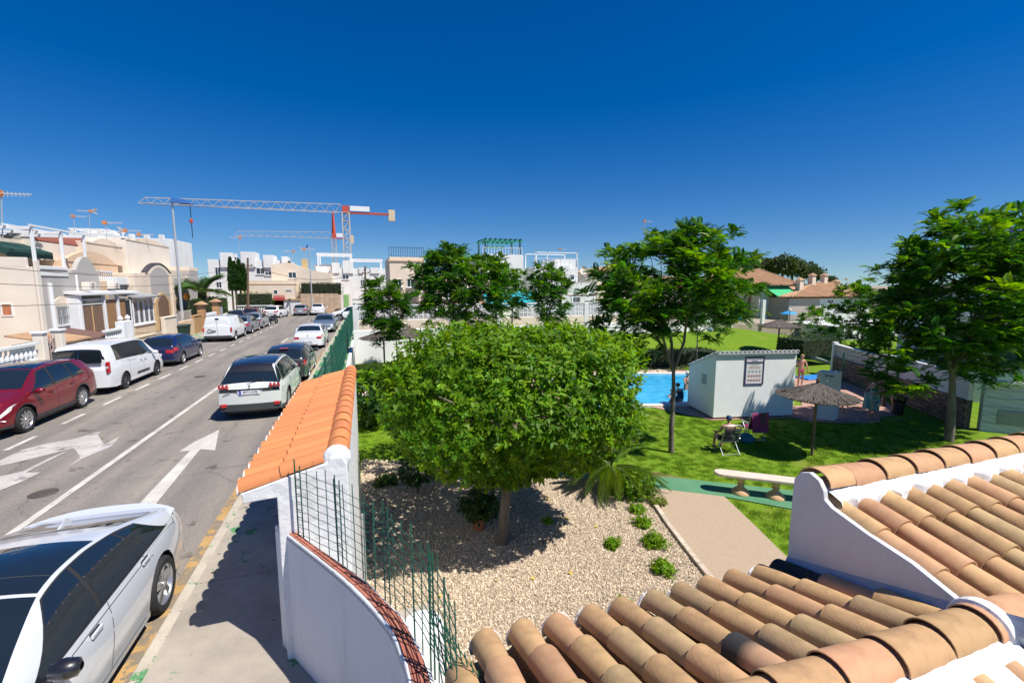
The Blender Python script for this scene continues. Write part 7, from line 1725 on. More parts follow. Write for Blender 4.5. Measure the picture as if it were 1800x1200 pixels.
# house C with arch
hC=house('cream house with grey arched gable over a brown arched doorway, third on the left',-20,47.5)
yc0,yc1=43.0,54.5
blk(hC,'wall',-27,F_,yc0,yc1,0.05,4.9,M['cream'])
archwall(hC,'parapet','X',F_-.25,F_+.02,45.0,50.2,4.85,4.95,.85,M['cream'],cap=mat('dark_coping',(0,0,0)),flat=.02)
archwall(hC,'arch_panel','X',F_,F_+.06,45.7,49.4,2.4,4.9,.6,M['grey'],flat=.02)
archwall(hC,'door_arch','X',F_+.02,F_+.13,46.0,49.2,0.1,2.5,.8,M['ochre'],flat=.0)
archwall(hC,'doorway','X',F_+.12,F_+.16,46.5,48.7,0.1,2.45,.65,brownd,flat=.0)
blk(hC,'facade_panel',F_,F_+.05,50.6,54.0,0.1,4.6,M['grey'])
ya,za=fx(309,545,F_);yb,zb_=fx(317,527,F_); win(hC,'X',F_+.05,ya,yb+.4,za,zb_+.2,1,0,M['paleglass'],frame=M['ochre'])
ztw=fx(330,437,-19.4)[1]; blk(hC,'upper_wall',-30,-19.4,48.2,57.5,4.9,ztw-.2,M['pale']); archwall(hC,'parapet','X',-19.7,-19.35,48.2,57.5,ztw-.3,ztw-.2,.35,M['cream'])
blk(hC,'pilaster',F_,F_+.1,49.9,50.5,0.1,4.95,M['cream'])
hD=house('grey rendered end house beyond the arched one, behind the palm',-20,58)
blk(hD,'wall',-27,F_,55.0,57.6,0.05,5.4,M['grey']); blk(hD,'parapet',-27,F_+.02,55,57.6,5.4,5.75,M['cream']); win(hD,'X',F_,55.6,56.8,1.2,2.6,1)

pgb=thing('pergola','white rooftop pergola beyond the arched house','pergola',(-19,52,7.4),'white rooftop pergolas')
for yy in (50.5,54,58):
    for xx in (-24,-20): MB().box(xx-.07,xx+.07,yy-.07,yy+.07,7.4,8.1).build('post',M['white2'],pgb)
for xx in (-24,-22,-20): MB().box(xx-.07,xx+.07,50,58.5,8.1,8.28).build('beam',M['white2'],pgb)
# second row: white rooftop pieces behind
for i,(px0,px1,pyt,pyb,Y,lab) in enumerate([(120,190,408,425,62,'white roof terrace box high behind the nearest left houses'),(195,300,417,435,66,'long white roof terrace parapet behind the peach house'),(22,60,405,418,38,'low curved brown gable roof behind the rooftop pergola')]):
    x0,zt_=fy(px0,pyt,Y);x1,_=fy(px1,pyt,Y)
    hh=house(lab,(x0+x1)/2,Y)
    if i==2: archwall(hh,'wall','Y',Y,Y+6,x0,x1,4,zt_-.6,.7,M['pale'],cap=mat('red_roof_edge',(0.28,0.09,0.06),0.9,0.1,3),flat=.0)
    else:
        blk(hh,'wall',x0,x1,Y,Y+7,4,zt_,W_); 
        n=3+i
        for k in range(n): xa=x0+(x1-x0)*(k+.15)/n; blk(hh,'parapet_block',xa,xa+(x1-x0)/n*.35,Y,Y+.4,zt_,zt_+.45,W_)
        win(hh,'Y',Y,x0+(x1-x0)*.3,x0+(x1-x0)*.42,zt_-1.1,zt_-.4,-1,0)
pgc=thing('pergola','white flat pergola frame on the highest left roof terrace','pergola',(-27,44,7.5),'white rooftop pergolas')
xa,za=fy(122,403,62);xb,_=fy(188,403,62)
for xx in (xa,(xa+xb)/2,xb):
    for yy in (62.2,65.5): MB().box(xx-.06,xx+.06,yy-.06,yy+.06,za-1.2,za).build('post',M['white2'],pgc)
for yy in (62.2,63.3,64.4,65.5): MB().box(xa-.2,xb+.2,yy-.05,yy+.05,za,za+.16).build('beam',M['white2'],pgc)
# ---------------- garden fronts along x=-13 ---------------------------------
X0=-13.0
bf=thing('balustrade_wall','white balustrade wall behind the red car at the left border','balustrade',(X0,21,0)); blk(bf,'base_wall',X0-.12,X0+.12,14,23.9,0.05,.86,M['pale']); balust(bf,'X',X0,15.0,23.75,0.86,1.64,M['white2'],34,r_=.075)
gp1=thing('gate','ornate pale wrought gate between two cream gateposts','gate',(X0,24.6,0))
for yy in (23.9,25.1): blk(gp1,'gatepost',X0-.18,X0+.18,yy,yy+.32,0.05,1.98,M['pale']); blk(gp1,'post_cap',X0-.23,X0+.23,yy-.05,yy+.37,1.98,2.06,M['white2'])
og=MB()
for k in range(5): og.box(X0-.015,X0+.015,24.27+.18*k,24.29+.18*k,.2,1.85)
for zc in (0.55,1.05,1.5):
    for s in (-1,1):
        og.tube([(X0,24.65+s*.2+.15*math.cos(t),zc+.18*math.sin(t)) for t in [2*math.pi*q/10*.85 for q in range(11)]],.018,5)
o=og.build('ironwork',mat('rose_ironwork',(0.42,0.30,0.26),0.7,0.15,6),gp1)
# storage boxes with brown tiled lids
for (y0,y1,x0,x1,zt_,lab) in ((25.6,27.9,-14.9,-13.25,1.35,'grey garden store with orange-brown sloping lid behind the white people carrier'),(28.0,30.2,-14.9,-13.3,1.25,'grey garden store with dark brown lid beside the first one')):
    st=thing('garden_store',lab,'garden store',(x0,y0,0),'grey stores with tiled lids'); bl=mat('blue_grey_panel',(0.13,0.17,0.20),0.6,0.1,2); blk(st,'body',x0,x1,y0,y1,0.05,zt_,bl)
    lm2=M['tilefar'] if y0<27 else mat('dark_brown_lid',(0.16,0.085,0.065),0.8,0.15,4)
    MB().add([(x0-.1,y0-.1,zt_+.45),(x1+.15,y0-.1,zt_+.06),(x1+.15,y1+.1,zt_+.06),(x0-.1,y1+.1,zt_+.45),(x0-.1,y0-.1,zt_+.38),(x1+.15,y0-.1,zt_-.02),(x1+.15,y1+.1,zt_-.02),(x0-.1,y1+.1,zt_+.38)],[(0,1,2,3),(4,7,6,5),(0,4,5,1),(1,5,6,2),(2,6,7,3),(3,7,4,0)]).build('lid',lm2,st)
wfl=thing('front_wall','low cream garden wall in front of the grey stores','wall',(X0,28,0)); blk(wfl,'wall',X0-.12,X0+.12,25.45,29.0,0.05,.95,M['pale'])
bf2=thing('balustrade_wall','short white balustrade beside the glazed porch','balustrade',(X0,30,0)); blk(bf2,'base_wall',X0-.12,X0+.12,29.0,31.6,0.05,.8,M['pale']); balust(bf2,'X',X0,29.05,30.6,0.8,1.62,M['white2'],7,r_=.075); blk(bf2,'pier',X0-.2,X0+.2,30.6,30.95,0.05,1.95,M['white2']); blk(bf2,'pier',X0-.2,X0+.2,31.45,31.75,0.05,1.95,M['white2'])
for yy in (30.78,31.6): MB().lathe([(0.001,2.3),(.1,2.2),(.14,2.1),(.06,1.98),(.12,1.95)],10,(X0,yy,0)).build('finial',M['white2'],bf2,50)
# glazed porch: tall part with brown doors and blinds, then a lower windowed bay
PC=thing('porch','white framed glazed porch with brown blinds and a windowed bay, third front on the left','porch',(-14.5,31,0))
yp0,yp1,yp2=27.9,32.4,35.6
XP=-16.35; XB=-15.9
blk(PC,'front_base',XP-.1,XP+.1,yp0,yp1,0.05,.5,M['white2'])
yq=[fx(px,520,XP)[0] for px in (138,178,186,202,207,225,234)]; zt_=3.35; yp0,yp1=yq[0],yq[6]
for (a,b,mm,nm) in ((yq[0]+.1,yq[1],brownd,'door'),(yq[2],yq[3],brown,'blind'),(yq[4],yq[5],brown,'blind')):
    blk(PC,nm,XP-.05,XP+.0,a,b,.55,3.0 if nm=='blind' else 2.7,mm,.005)
for a in (yq[0]-.08,yq[1]+.1,yq[3]+.12,yq[5]+.15): blk(PC,'post',XP-.09,XP+.09,a,a+.2,.05,zt_,M['white2'])
blk(PC,'door',XP-.04,XP+.03,(yq[0]+yq[1])/2-.04,(yq[0]+yq[1])/2+.04,.55,2.7,M['woodlt'],.005)
win(PC,'X',XP,yq[0]+.15,yq[1]-.05,2.75,3.1,1,0,sill=False)
MB().add([(XP+.25,yp0-.2,zt_),(XP+.25,yq[6]+.3,zt_),(-17.0,yq[6]+.3,zt_+.1),(-17.0,yp0-.2,zt_+.1),(XP+.25,yp0-.2,zt_+.14),(XP+.25,yq[6]+.3,zt_+.14),(-17.0,yq[6]+.3,zt_+.24),(-17.0,yp0-.2,zt_+.24)],[(0,3,2,1),(4,5,6,7),(0,1,5,4),(1,2,6,5),(3,0,4,7)]).build('roof',M['white2'],PC)
blk(PC,'side_wall',-17,XP,yp0-.1,yp0,.05,zt_,M['white2'])
ya=fx(236,560,XB)[0]; yb=fx(273,560,XB)[0]
blk(PC,'bay_wall',-17,XB,ya,yb,0.05,1.0,mat('sand_render',(0.58,0.47,0.33),0.9,0.08,2,0.2,30))
blk(PC,'bay_sill',-17,XB+.08,ya-.03,yb+.03,1.0,1.1,M['white2'])
for k in range(4):
    a=ya+.08+(yb-ya-.1)*k/4; win(PC,'X',XB-.06,a,a+(yb-ya-.1)/4-.06,1.11,2.95,1,0,M['paleglass'],sill=False,t=.09)
blk(PC,'bay_core',-16.9,XB-.08,ya+.05,yb-.05,1.05,2.98,M['paleglass'])
win(PC,'Y',ya,-16.9,XB-.1,1.11,2.95,-1,1,M['glass'],sill=False)
MB().add([(XB+.35,ya-.1,3.0),(XB+.35,yb+.4,3.0),(-17.0,yb+.4,3.3),(-17.0,ya-.1,3.3),(XB+.35,ya-.1,3.12),(XB+.35,yb+.4,3.12),(-17.0,yb+.4,3.42),(-17.0,ya-.1,3.42)],[(0,3,2,1),(4,5,6,7),(0,1,5,4),(1,2,6,5),(3,0,4,7),(2,3,7,6)]).build('bay_roof',mat('ribbed_grey_roof',(0.30,0.31,0.31),0.6,0.15,2),PC)
for px in (160,203):
    yy=fx(px,505,-16.3)[0]; ac=thing('air_conditioner','white air conditioning unit on the porch roof, %s of two'%('left' if px==160 else 'right'),'air conditioner',(-16.3,yy,3.7),'air conditioning units on the porch roof'); blk(ac,'casing',-16.6,-16.2,yy-.4,yy+.4,3.72,4.15,M['pale'])
    MB().lathe([(0.001,-16.19),(.16,-16.19),(.17,-16.17)],14,(0,yy,3.93),'X').build('fan_grille',M['grey'],ac)
# fronts farther along
for i,(y0,y1,zt_,mm,lab) in enumerate([(31.75,34.9,.85,mat('sand_render',(0,0,0)),'low sand coloured front wall below the windowed bay'),(36.3,38.4,1.75,M['cream'],'cream front wall just past the windowed bay'),(41.9,43.6,1.5,M['brickorange'],'ochre brick front wall behind the wheelie bin')]):
    ff=thing('front_wall',lab,'wall',(X0,y0,0)); blk(ff,'wall',X0-.12,X0+.12,y0,y1,0.05,zt_,mm); blk(ff,'coping',X0-.17,X0+.17,y0,y1,zt_,zt_+.07,mm)
ff=thing('front_wall','peach front wall with iron railing below the arched house','wall',(X0,40,0)); blk(ff,'wall',X0-.12,X0+.12,39.0,41.8,0.05,1.3,M['peach'])
for k in range(13): MB().box(X0-.01,X0+.01,39.1+.21*k,39.125+.21*k,1.3,2.0).build('railing_bar',M['pale'],ff)
MB().box(X0-.015,X0+.015,39.0,41.8,2.0,2.03).build('railing_bar',M['pale'],ff)
gt=thing('gate','pale grey garden gate between the front walls','gate',(X0,38.7,0)); blk(gt,'leaf',X0-.03,X0+.03,38.42,38.95,0.1,1.9,M['galv'])
# brick gate pillars with tiled caps
brk=MB().cbox(0,.24,0,.115,0,.062,.006).mesh('brick',M['brickorange'])
for (yy,zt_,lab) in ((43.9,2.35,'orange brick gate pillar with tiled cap, nearer of two'),(47.8,2.45,'orange brick gate pillar with tiled cap, farther of two')):
    gpl=thing('gate_pillar',lab,'gate pillar',(X0,yy,0),'orange brick gate pillars'); blk(gpl,'core',X0-.23,X0+.23,yy+.0,yy+.5,0.05,zt_,M['stonew'],.005)
    for r_ in range(int((zt_-.1)/.075)):
        for q in range(2):
            o=link('brick',brk,gpl); o.location=Vector((X0-.245+.25*q+(.0 if r_%2 else -.0),yy-.012,.06+.075*r_))-gpl.location
            o=link('brick',brk,gpl); o.location=Vector((X0+.245,yy+.005+.25*q,.06+.075*r_))-gpl.location; o.rotation_euler=(0,0,R(90))
    MB().add([(X0-.42,yy-.2,zt_),(X0+.42,yy-.2,zt_),(X0+.42,yy+.7,zt_),(X0-.42,yy+.7,zt_),(X0,yy-.1,zt_+.26),(X0,yy+.6,zt_+.26)],[(0,3,2,1),(0,1,4),(1,2,5,4),(2,3,5),(3,0,4,5)]).build('cap',M['tilefar'],gpl)
wg=thing('front_wall','white front wall and sliding gate between the two brick pillars','wall',(X0,46,0)); blk(wg,'wall',X0-.12,X0+.12,44.45,47.75,0.05,1.55,M['white2'])
for k in range(8): blk(wg,'slat',X0+.12,X0+.14,44.6,47.6,.2+.16*k,.32+.16*k,M['white2'],.004)
wg=thing('front_wall','blue-grey metal gate and low wall past the far brick pillar','wall',(X0,50,0)); blk(wg,'wall',X0-.12,X0+.12,48.4,52.5,0.05,1.2,M['pale']); blk(wg,'gate_leaf',X0-.03,X0+.16,48.45,49.5,.1,1.9,M['galv'])
# wheelie bin and lamps
wb_=thing('wheelie_bin','dark green wheelie bin at the foot of the tall street lamp','bin',(-12.55,38.6,0.13)); MB().add([(-12.8,38.35,.18),(-12.3,38.35,.18),(-12.3,38.85,.18),(-12.8,38.85,.18),(-12.85,38.28,1.02),(-12.25,38.28,1.02),(-12.25,38.95,1.02),(-12.85,38.95,1.02)],[(0,3,2,1),(4,5,6,7),(0,1,5,4),(1,2,6,5),(2,3,7,6),(3,0,4,7)]).build('body',mat('dark_green_plastic',(0.006,0.03,0.025),0.5,0.1,3),wb_)
MB().add([(-12.88,38.22,1.02),(-12.22,38.22,1.02),(-12.22,39.0,1.02),(-12.88,39.0,1.02),(-12.86,38.3,1.1),(-12.24,38.3,1.1),(-12.24,38.98,1.13),(-12.86,38.98,1.13)],[(0,1,5,4),(1,2,6,5),(2,3,7,6),(3,0,4,7),(4,5,6,7)]).build('lid',MATS['dark_green_plastic'],wb_)
for s in (-12.86,-12.24): MB().lathe([(0.001,s-.03),(.1,s-.03),(.1,s+.03),(0.001,s+.03)],12,(0,38.9,.22),'X').build('wheel',M['dark'],wb_)
def street_lamp(label,x,y,z0,h,arm,hd=1.0):
    l=thing('street_lamp',label,'street lamp',(x,y,z0),'tall street lamps'); MB().tube([(x,y,z0),(x,y,z0+h*.25),(x,y,z0+h)],[.10*hd,.085*hd,.055*hd],10).build('pole',M['galv'],l,50)
    MB().tube([(x,y,z0+h-.05),(x+arm*.3,y,z0+h+.12),(x+arm,y,z0+h+.12)],.035,6).build('arm',M['galv'],l,50)
    hk=1.7; MB().add([(x-.05,y-.16*hk,z0+h-.02),(x+arm*1.35,y-.14*hk,z0+h-.10),(x+arm*1.35,y+.14*hk,z0+h-.10),(x-.05,y+.16*hk,z0+h-.02),(x-.02,y-.1,z0+h+.36),(x+arm*.9,y-.1,z0+h+.26),(x+arm*.9,y+.1,z0+h+.26),(x-.02,y+.1,z0+h+.36)],[(0,3,2,1),(4,5,6,7),(0,1,5,4),(1,2,6,5),(2,3,7,6),(3,0,4,7)]).build('lamp_head',M['blueplas'],l,None,.03)
    MB().box(x+arm*.55,x+arm*1.25,y-.1,y+.1,z0+h-.12,z0+h-.045).build('lens',M['paleglass'],l)
street_lamp('tall grey street lamp with blue head beside the wheelie bin',-13.35,40.9,.1,9.95,1.0,1.15)
v=AY(549,540,66); street_lamp('street lamp at the end of the street before the clipped hedge tree',v.x,66,0,8.9,-.3)
def wpole(px,py0,py1,Y,lab):
    a=AY(px,py0,Y); b=AY(px,py1,Y); p=thing('utility_pole',lab,'utility pole',(b.x,Y,b.z),'wooden utility poles'); MB().tube([(b.x,Y,b.z-.3),(a.x,Y,a.z)],[.15,.10],8).build('pole',M['wood'],p,50)
    MB().box(a.x-.4,a.x+.4,Y-.05,Y+.05,a.z-.9,a.z-.8).build('crossarm',M['wood'],p); 
    for q in (-.35,0,.35): MB().lathe([(0.04,a.z-.8),(.05,a.z-.7),(0.001,a.z-.66)],6,(a.x+q,Y,0)).build('insulator',M['dark'],p)
    return a
A1=wpole(435.5,453,547,57,'wooden utility pole beside the hedge at the left end of the street')
A2=wpole(642,468,535,60,'wooden utility pole before the white house on the right of the crane')
for i,(z_,zz2) in enumerate([(5.1,5.3),(4.4,4.9),(3.4,4.4)]):
    pts=[]
    for k in range(21):
        t=k/20; pts.append((-15.2+2.0*t, 18+39*t, z_+(A1.z-1.2-.5*i-z_)*t**1.4-.8*math.sin(math.pi*t)))
    tag(MB().tube(pts,.013,4).build('cable',M['black']),'%s of the three thin cables strung past the left house fronts'%('highest','middle','lowest')[i],'cable','cables along the left houses')
pts=[(A1.x+(A2.x-A1.x)*t,57+3*t,A1.z-.8+(A2.z-A1.z)*t-1.2*math.sin(math.pi*t)) for t in [k/14 for k in range(15)]]
tag(MB().tube(pts,.025,4).build('cable',M['black']),'thin cable between the two wooden poles across the street end','cable')
# hedges, cypresses
xa=fx(333,542,-14.2)
hedge('bright clipped hedge on top of the wall behind the brick pillars',-15.6,-13.9,48.6,56.5,.3,2.75,71,.16,16,leafm)
hedge('clipped hedge behind the white fence at the left end of the street',fy(412,530,63)[0],fy(480,530,63)[0],63,64.5,.4,fy(412,514,63)[1],72,.16,16,leafm)
a=fy(525,497,71);b=fy(605,519,71)
hedge('box-clipped hedge tree carried on two trunks at the end of the street',a[0],b[0],69.8,72.4,b[1],a[1],73,.16,18,darkm,None,[(fy(553,540,71)[0],71,.2),(fy(587,540,71)[0],71,.2)],'hedge tree','hedge_tree')
# stems drawn down to the ground
for px in (553,587):
    x=fy(px,540,71)[0]; MB().tube([(x,71,.0),(x+.1,71,b[1]*.6),(x,71,b[1]+.3)],.12,8).build('trunk',M['barkd'],[o for o in bpy.data.objects if o.get('label','').startswith('box-clipped')][0],50)
rgc=random.Random(8)
for i,(px,pt,pb2,w_) in enumerate([(404,455,512,3.6),(411,462,512,3.2),(419,458,512,3.8),(427,466,512,3.4)]):
    a=fy(px,pt,67);b=fy(px,pb2,67); r_=w_/800*69; rg_=np.random.RandomState(90+i)
    root=thing('cypress','dark narrow cypress, %s of four in the clump behind the palm'%('first','second','third','fourth')[i],'tree',(a[0],67,0),'dark cypresses behind the palm')
    n=1500; t=rg_.rand(n)**.8; ang=rg_.rand(n)*6.28; rr=r_*1.15*np.clip((1-t)*1.7,0,1)**.7*rg_.uniform(.6,1.05,n)
    P=np.c_[a[0]+rr*np.cos(ang),67+rr*np.sin(ang),b[1]+(a[1]-b[1])*t]; D=np.c_[np.cos(ang)*.4,np.sin(ang)*.4,np.ones(n)]; TV,TF=leaf_tpl(); V,F=scatter(TV,TF,frames(D,rg_.normal(size=(n,3))),P,.30*rg_.uniform(.7,1.3,n))
    link('crown',npmesh('crown',V,F,darkm,np.repeat(rg_.rand(n),len(TF))),root); MB().tube([(a[0],67,0),(a[0],67,b[1]+2)],.12,6).build('trunk',M['barkd'],root)
# ---------------- end of the street ------------------------------------------
YE=72.0
hP=house('peach gabled house at the end of the street',fy(505,500,YE)[0],YE)
def X_(px,Y=YE): return fy(px,500,Y)[0]
def Z_(py,px=500,Y=YE): return fy(px,py,Y)[1]
pts=[(X_(478),-.1),(X_(582),-.1),(X_(582),Z_(480)),(X_(547),Z_(474)),(X_(507),Z_(461)),(X_(478),Z_(466))]
MB().prism(pts,'Y',YE,YE+9).build('wall',M['cream'],hP)
blk(hP,'wing',X_(429),X_(521),YE-2.5,YE,-.1,Z_(493),M['cream']); blk(hP,'band',X_(429)-.05,X_(521)+.05,YE-2.55,YE-.0,Z_(500),Z_(498),M['peach'])
win(hP,'Y',YE,X_(508),X_(522),Z_(489),Z_(478),-1,1); win(hP,'Y',YE-2.5,X_(486),X_(493),Z_(516),Z_(509),-1,0,sill=False); win(hP,'Y',YE-2.5,X_(506),X_(521)-.3,Z_(512),Z_(508.5),-1,0,sill=False)
blk(hP,'chimney',X_(529),X_(539),YE+2,YE+3,Z_(476),Z_(453),M['ochre']); 
hP2=house('white castellated house row behind the cypresses and the peach house',X_(430),78)
Y2=80.0
blk(hP2,'wall',X_(368,Y2),X_(508,Y2),Y2,Y2+8,-.1,Z_(457,440,Y2),W_)
for a,b,t in ((391,412,445),(427,452,443),(466,484,448),(498,508,450)): blk(hP2,'parapet_block',X_(a,Y2),X_(b,Y2),Y2-.3,Y2+3,Z_(470,440,Y2),Z_(t,440,Y2),W_)
for a,b,t0,t1 in ((452,467,482,471),(467,479,484,477),(415,424,452,458),(380,390,486,470),(380,390,506,495)): win(hP2,'Y',Y2,X_(a,Y2),X_(b,Y2),Z_(max(t0,t1),440,Y2),Z_(min(t0,t1),440,Y2),-1,1)
hR=house('white modern house with rooftop pergolas to the right of the crane mast foot',X_(620),78)
Y3=78.0
blk(hR,'wall',X_(582,Y3),X_(690,Y3),Y3,Y3+9,-.1,Z_(472,600,Y3),W_)
blk(hR,'wall',X_(553,Y3),X_(600,Y3),Y3+1,Y3+6,-.1,Z_(465,600,Y3),W_)
for a,b,t in ((585,598,462),(604,622,458),(632,640,470),(652,668,470)): blk(hR,'parapet_block',X_(a,Y3),X_(b,Y3),Y3-.2,Y3+2,Z_(480,600,Y3),Z_(t,600,Y3),W_)
for a,b,t0,t1 in ((602,614,491,483),(634,641,503,491),(658,669,506,492),(634,642,477,471),(657,668,478,472)): win(hR,'Y',Y3,X_(a,Y3),X_(b,Y3),Z_(t0,600,Y3),Z_(t1,600,Y3),-1,1)
for (a,b,t,lab) in ((561,618,449,'left white pergola frame on the modern house at the street end'),(620,672,458,'right white pergola frame on the modern house at the street end')):
    pq=thing('pergola',lab,'pergola',(X_(a,Y3),Y3,6),'white pergola frames at the street end'); zt_=Z_(t,600,Y3)
    for xx in (X_(a,Y3),X_(b,Y3)):
        for yy in (Y3+.3,Y3+4): MB().box(xx-.1,xx+.1,yy-.1,yy+.1,zt_-2.6,zt_).build('post',M['white2'],pq)
    for yy in (Y3+.3,Y3+1.5,Y3+2.8,Y3+4): MB().box(X_(a,Y3)-.2,X_(b,Y3)+.2,yy-.08,yy+.08,zt_,zt_+.35).build('beam',M['white2'],pq)
# street-end boundary: white garage door, block wall, green pillar, fences
ew=thing('boundary_wall','tan block wall with white garage door behind the parked cars at the street end','wall',(X_(540),69.5,0))
blk(ew,'wall',X_(475,69.5),X_(497,69.5),69.5,69.8,0,Z_(527,480,69.5),M['peach']); blk(ew,'wall',X_(527,69.5),X_(598,69.5),69.5,69.8,0,Z_(519,560,69.5),M['stonew'])
bl2=MB().cbox(0,.58,-.04,0,0,.27,.01).mesh('block',mat('tan_wall_block',(0.50,0.36,0.25),0.9,0.1,3,0.3,20,objrand=.12))
for i in range(11):
    for j in range(9):
        xx=X_(527,69.5)+.62*i
        if xx+.58<X_(598,69.5): o=link('block',bl2,ew); o.location=Vector((xx,69.5,.06+.30*j))-ew.location
blk(ew,'garage_door',X_(497,69.5),X_(527,69.5),69.45,69.6,0.05,Z_(528,510,69.5),M['white2'])
for k in range(9): MB().box(X_(497,69.5)+.1,X_(527,69.5)-.1,69.44,69.452,.2+.22*k,.215+.22*k).build('groove',M['grey'],ew)
blk(ew,'tiled_coping',X_(496,69.5),X_(528,69.5),69.3,69.9,Z_(528,510,69.5),Z_(525,510,69.5),M['tilefar'])
aw=MB()
for k in range(8):
    x=X_(480,69.4)+(X_(500,69.4)-X_(480,69.4))*k/8; aw.box(x,x+.12,69.3,69.35,Z_(528,490,69.5),Z_(519,490,69.5))
aw.build('striped_awning',mat('red_stripe',(0.5,0.05,0.05),0.8,0.05,3),ew)
gpil=thing('pillar','pale pillar painted green in the middle at the right end of the street','pillar',(X_(607,68),68,0)); blk(gpil,'column',X_(599,68),X_(616,68),68,68.5,0,Z_(516,600,68),M['pale']); blk(gpil,'green_panel',X_(603,68),X_(612,68),67.95,68.01,.1,Z_(518,600,68),mat('light_green_paint',(0.22,0.42,0.14),0.8,0.1,2))
wf=thing('white_fence','white balustrade fence at the left end of the street','fence',(X_(445,62.5),62.5,0)); blk(wf,'base_wall',X_(414,62.5),X_(478,62.5),62.4,62.6,0,.7,W_); balust(wf,'Y',62.5,X_(414,62.5),X_(478,62.5),.7,1.5,M['white2'],22)
wf=thing('white_fence','white balustrade behind the tan wall at the right end of the street','fence',(X_(630,67),67,0)); blk(wf,'base_wall',X_(618,62),X_(636,62),62,62.3,0,Z_(541,625,62),M['grey']); balust(wf,'Y',62.1,X_(618,62),X_(636,62),Z_(541,625,62),Z_(524,625,62),M['white2'],10)
# ---------------- cranes --------------------------------------------------------
def crane(label,Yc,pm,ptop,pbase,pl,pr,jibh,w_,red=True,counter=True):
    base=AY(pm,pbase,Yc); top=AY(pm,ptop,Yc); L=AY(pl,ptop-4,Yc); Rr=AY(pr,ptop+8,Yc); c=thing('tower_crane',label,'crane',(base.x,Yc,0),'tower cranes'); x=base.x; s=w_/2; z1=top.z
    mb=MB(); n=int((z1)/w_/1.2)
    for sx in (-s,s):
        for sy in (-s,s): mb.box(x+sx-.09*w_,x+sx+.09*w_,Yc+sy-.09*w_,Yc+sy+.09*w_,0,z1)
    for k in range(n):
        za=z1*k/n;zb=z1*(k+1)/n
        for sy in (-s,s): mb.bar((x-s,Yc+sy,za),(x+s,Yc+sy,zb) ,.09*w_); mb.bar((x-s,Yc+sy,zb),(x+s,Yc+sy,zb),.09*w_)
        for sx in (-s,s): mb.bar((x+sx,Yc-s,zb),(x+sx,Yc+s,za),.09*w_)
    mb.build('mast',M['crane_g'],c)
    blkz=z1; MB().box(x-s*1.0,x+s*1.0,Yc-s*1.0,Yc+s*1.0,z1-.2,z1+jibh*.8).build('slewing_unit',M['crane_r'],c)
    j=MB(); h=jibh; n=int(abs(x-L.x)/h/1.15)
    for k in range(n):
        xa=x+(L.x-x)*k/n; xb=x+(L.x-x)*(k+1)/n; hh=h*(1.0-.35*k/n); hb=h*(1.0-.35*(k+1)/n)
        for sy in (-s*.8,s*.8): j.bar((xa,Yc+sy,z1),(xb,Yc+sy,z1),.075*w_); j.bar((xa,Yc+sy,z1),((xa+xb)/2,Yc,z1+hh),.034*w_); j.bar((xb,Yc+sy,z1),((xa+xb)/2,Yc,z1+hh),.034*w_)
        j.bar(((xa+xb)/2,Yc,z1+hh),((xa+xb)/2+(L.x-x)/n,Yc,z1+hb),.10*w_) if k<n-1 else None
    j.build('jib',M['crane_g'] if red else M['crane_g'],c)
    MB().box(x,Rr.x,Yc-s*.8,Yc+s*.8,z1-.12*w_,z1+.12*w_).build('counter_jib',M['crane_r'],c)
    MB().box(Rr.x-1.9*w_*.5,Rr.x,Yc-s,Yc+s,z1-h*.8,z1+h*.55).build('counterweight',mat('counterweight_cream',(0.58,0.48,0.33),0.8,0.1,1),c)
    MB().box(x+s*1.3,x+(Rr.x-x)*.48,Yc-s*1.02,Yc-s*.98,z1+h*.2,z1+h*.8).build('banner',M['white2'],c)
    return c,z1
c1,zc=crane('large tower crane with grey lattice jib and red counter jib above the white houses',150,612,374,470,246,694,2.4,2.0)
MB().tube([(AY(336,385,150).x,150,zc),(AY(336,385,150).x,150,AY(336,418,150).z)],.10,4).build('hook_rope',M['black'],c1); MB().lathe([(0.001,.6),(.5,.2),(.4,-.5),(0.001,-.8)],8,(AY(336,388,150).x,150,AY(336,388,150).z)).build('hook_block',M['crane_r'],c1)
c2,zc2=crane('smaller distant tower crane lower than the big one',260,589,419,460,412,622,3.2,2.0)
MB().tube([(c2.location.x,260,zc2),(c2.location.x,260,zc2+14)],[1.2,.4],4).build('tower_head',M['crane_r'],c2)
# ---------------- houses across the garden -----------------------------------
def flat_house(label,px0,px1,pyt,Y,m,D=8,wins=(),zb=-.2):
    h=house(label,X_((px0+px1)/2,Y),Y); pc=(px0+px1)/2
    x0=fy(px0,pyt,Y)[0];x1=fy(px1,pyt,Y)[0]; zt_=fy(pc,pyt,Y)[1]; blk(h,'wall',x0,x1,Y,Y+D,zb,zt_,m)
    for (a,b,t0,t1,kind) in wins: win(h,'Y',Y,fy(a,t0,Y)[0],fy(b,t0,Y)[0],fy(a,t1,Y)[1],fy(a,t0,Y)[1],-1,1,M['glass'] if kind else M['paleglass'],bars=(kind==2))
    return h,x0,x1,zt_
def railing(par,x0,x1,y,z0,h,m,step=.14,r_=.012,ends=0):
    mb=MB(); n=int((x1-x0)/step)
    for k in range(n+1): xx=x0+(x1-x0)*k/n; mb.box(xx-r_,xx+r_,y-r_,y+r_,z0,z0+h)
    mb.box(x0,x1,y-.025,y+.025,z0+h-.04,z0+h); mb.box(x0,x1,y-.02,y+.02,z0+.05,z0+.08); o=mb.build('railing',m,par); o['kind']='stuff'; return o
h1,xa,xb,zt_=flat_house('cream house with black roof railing left of the large feathery tree',684,745,452,46,M['cream'],9,[(694,706,490,505,1),(715,728,490,505,1)])
railing(h1,xa,xb,46.1,zt_,.95,M['black'],.22,.018); blk(h1,'cornice',xa-.1,xb+.1,45.9,46.0,zt_-.4,zt_-.25,M['peach'])
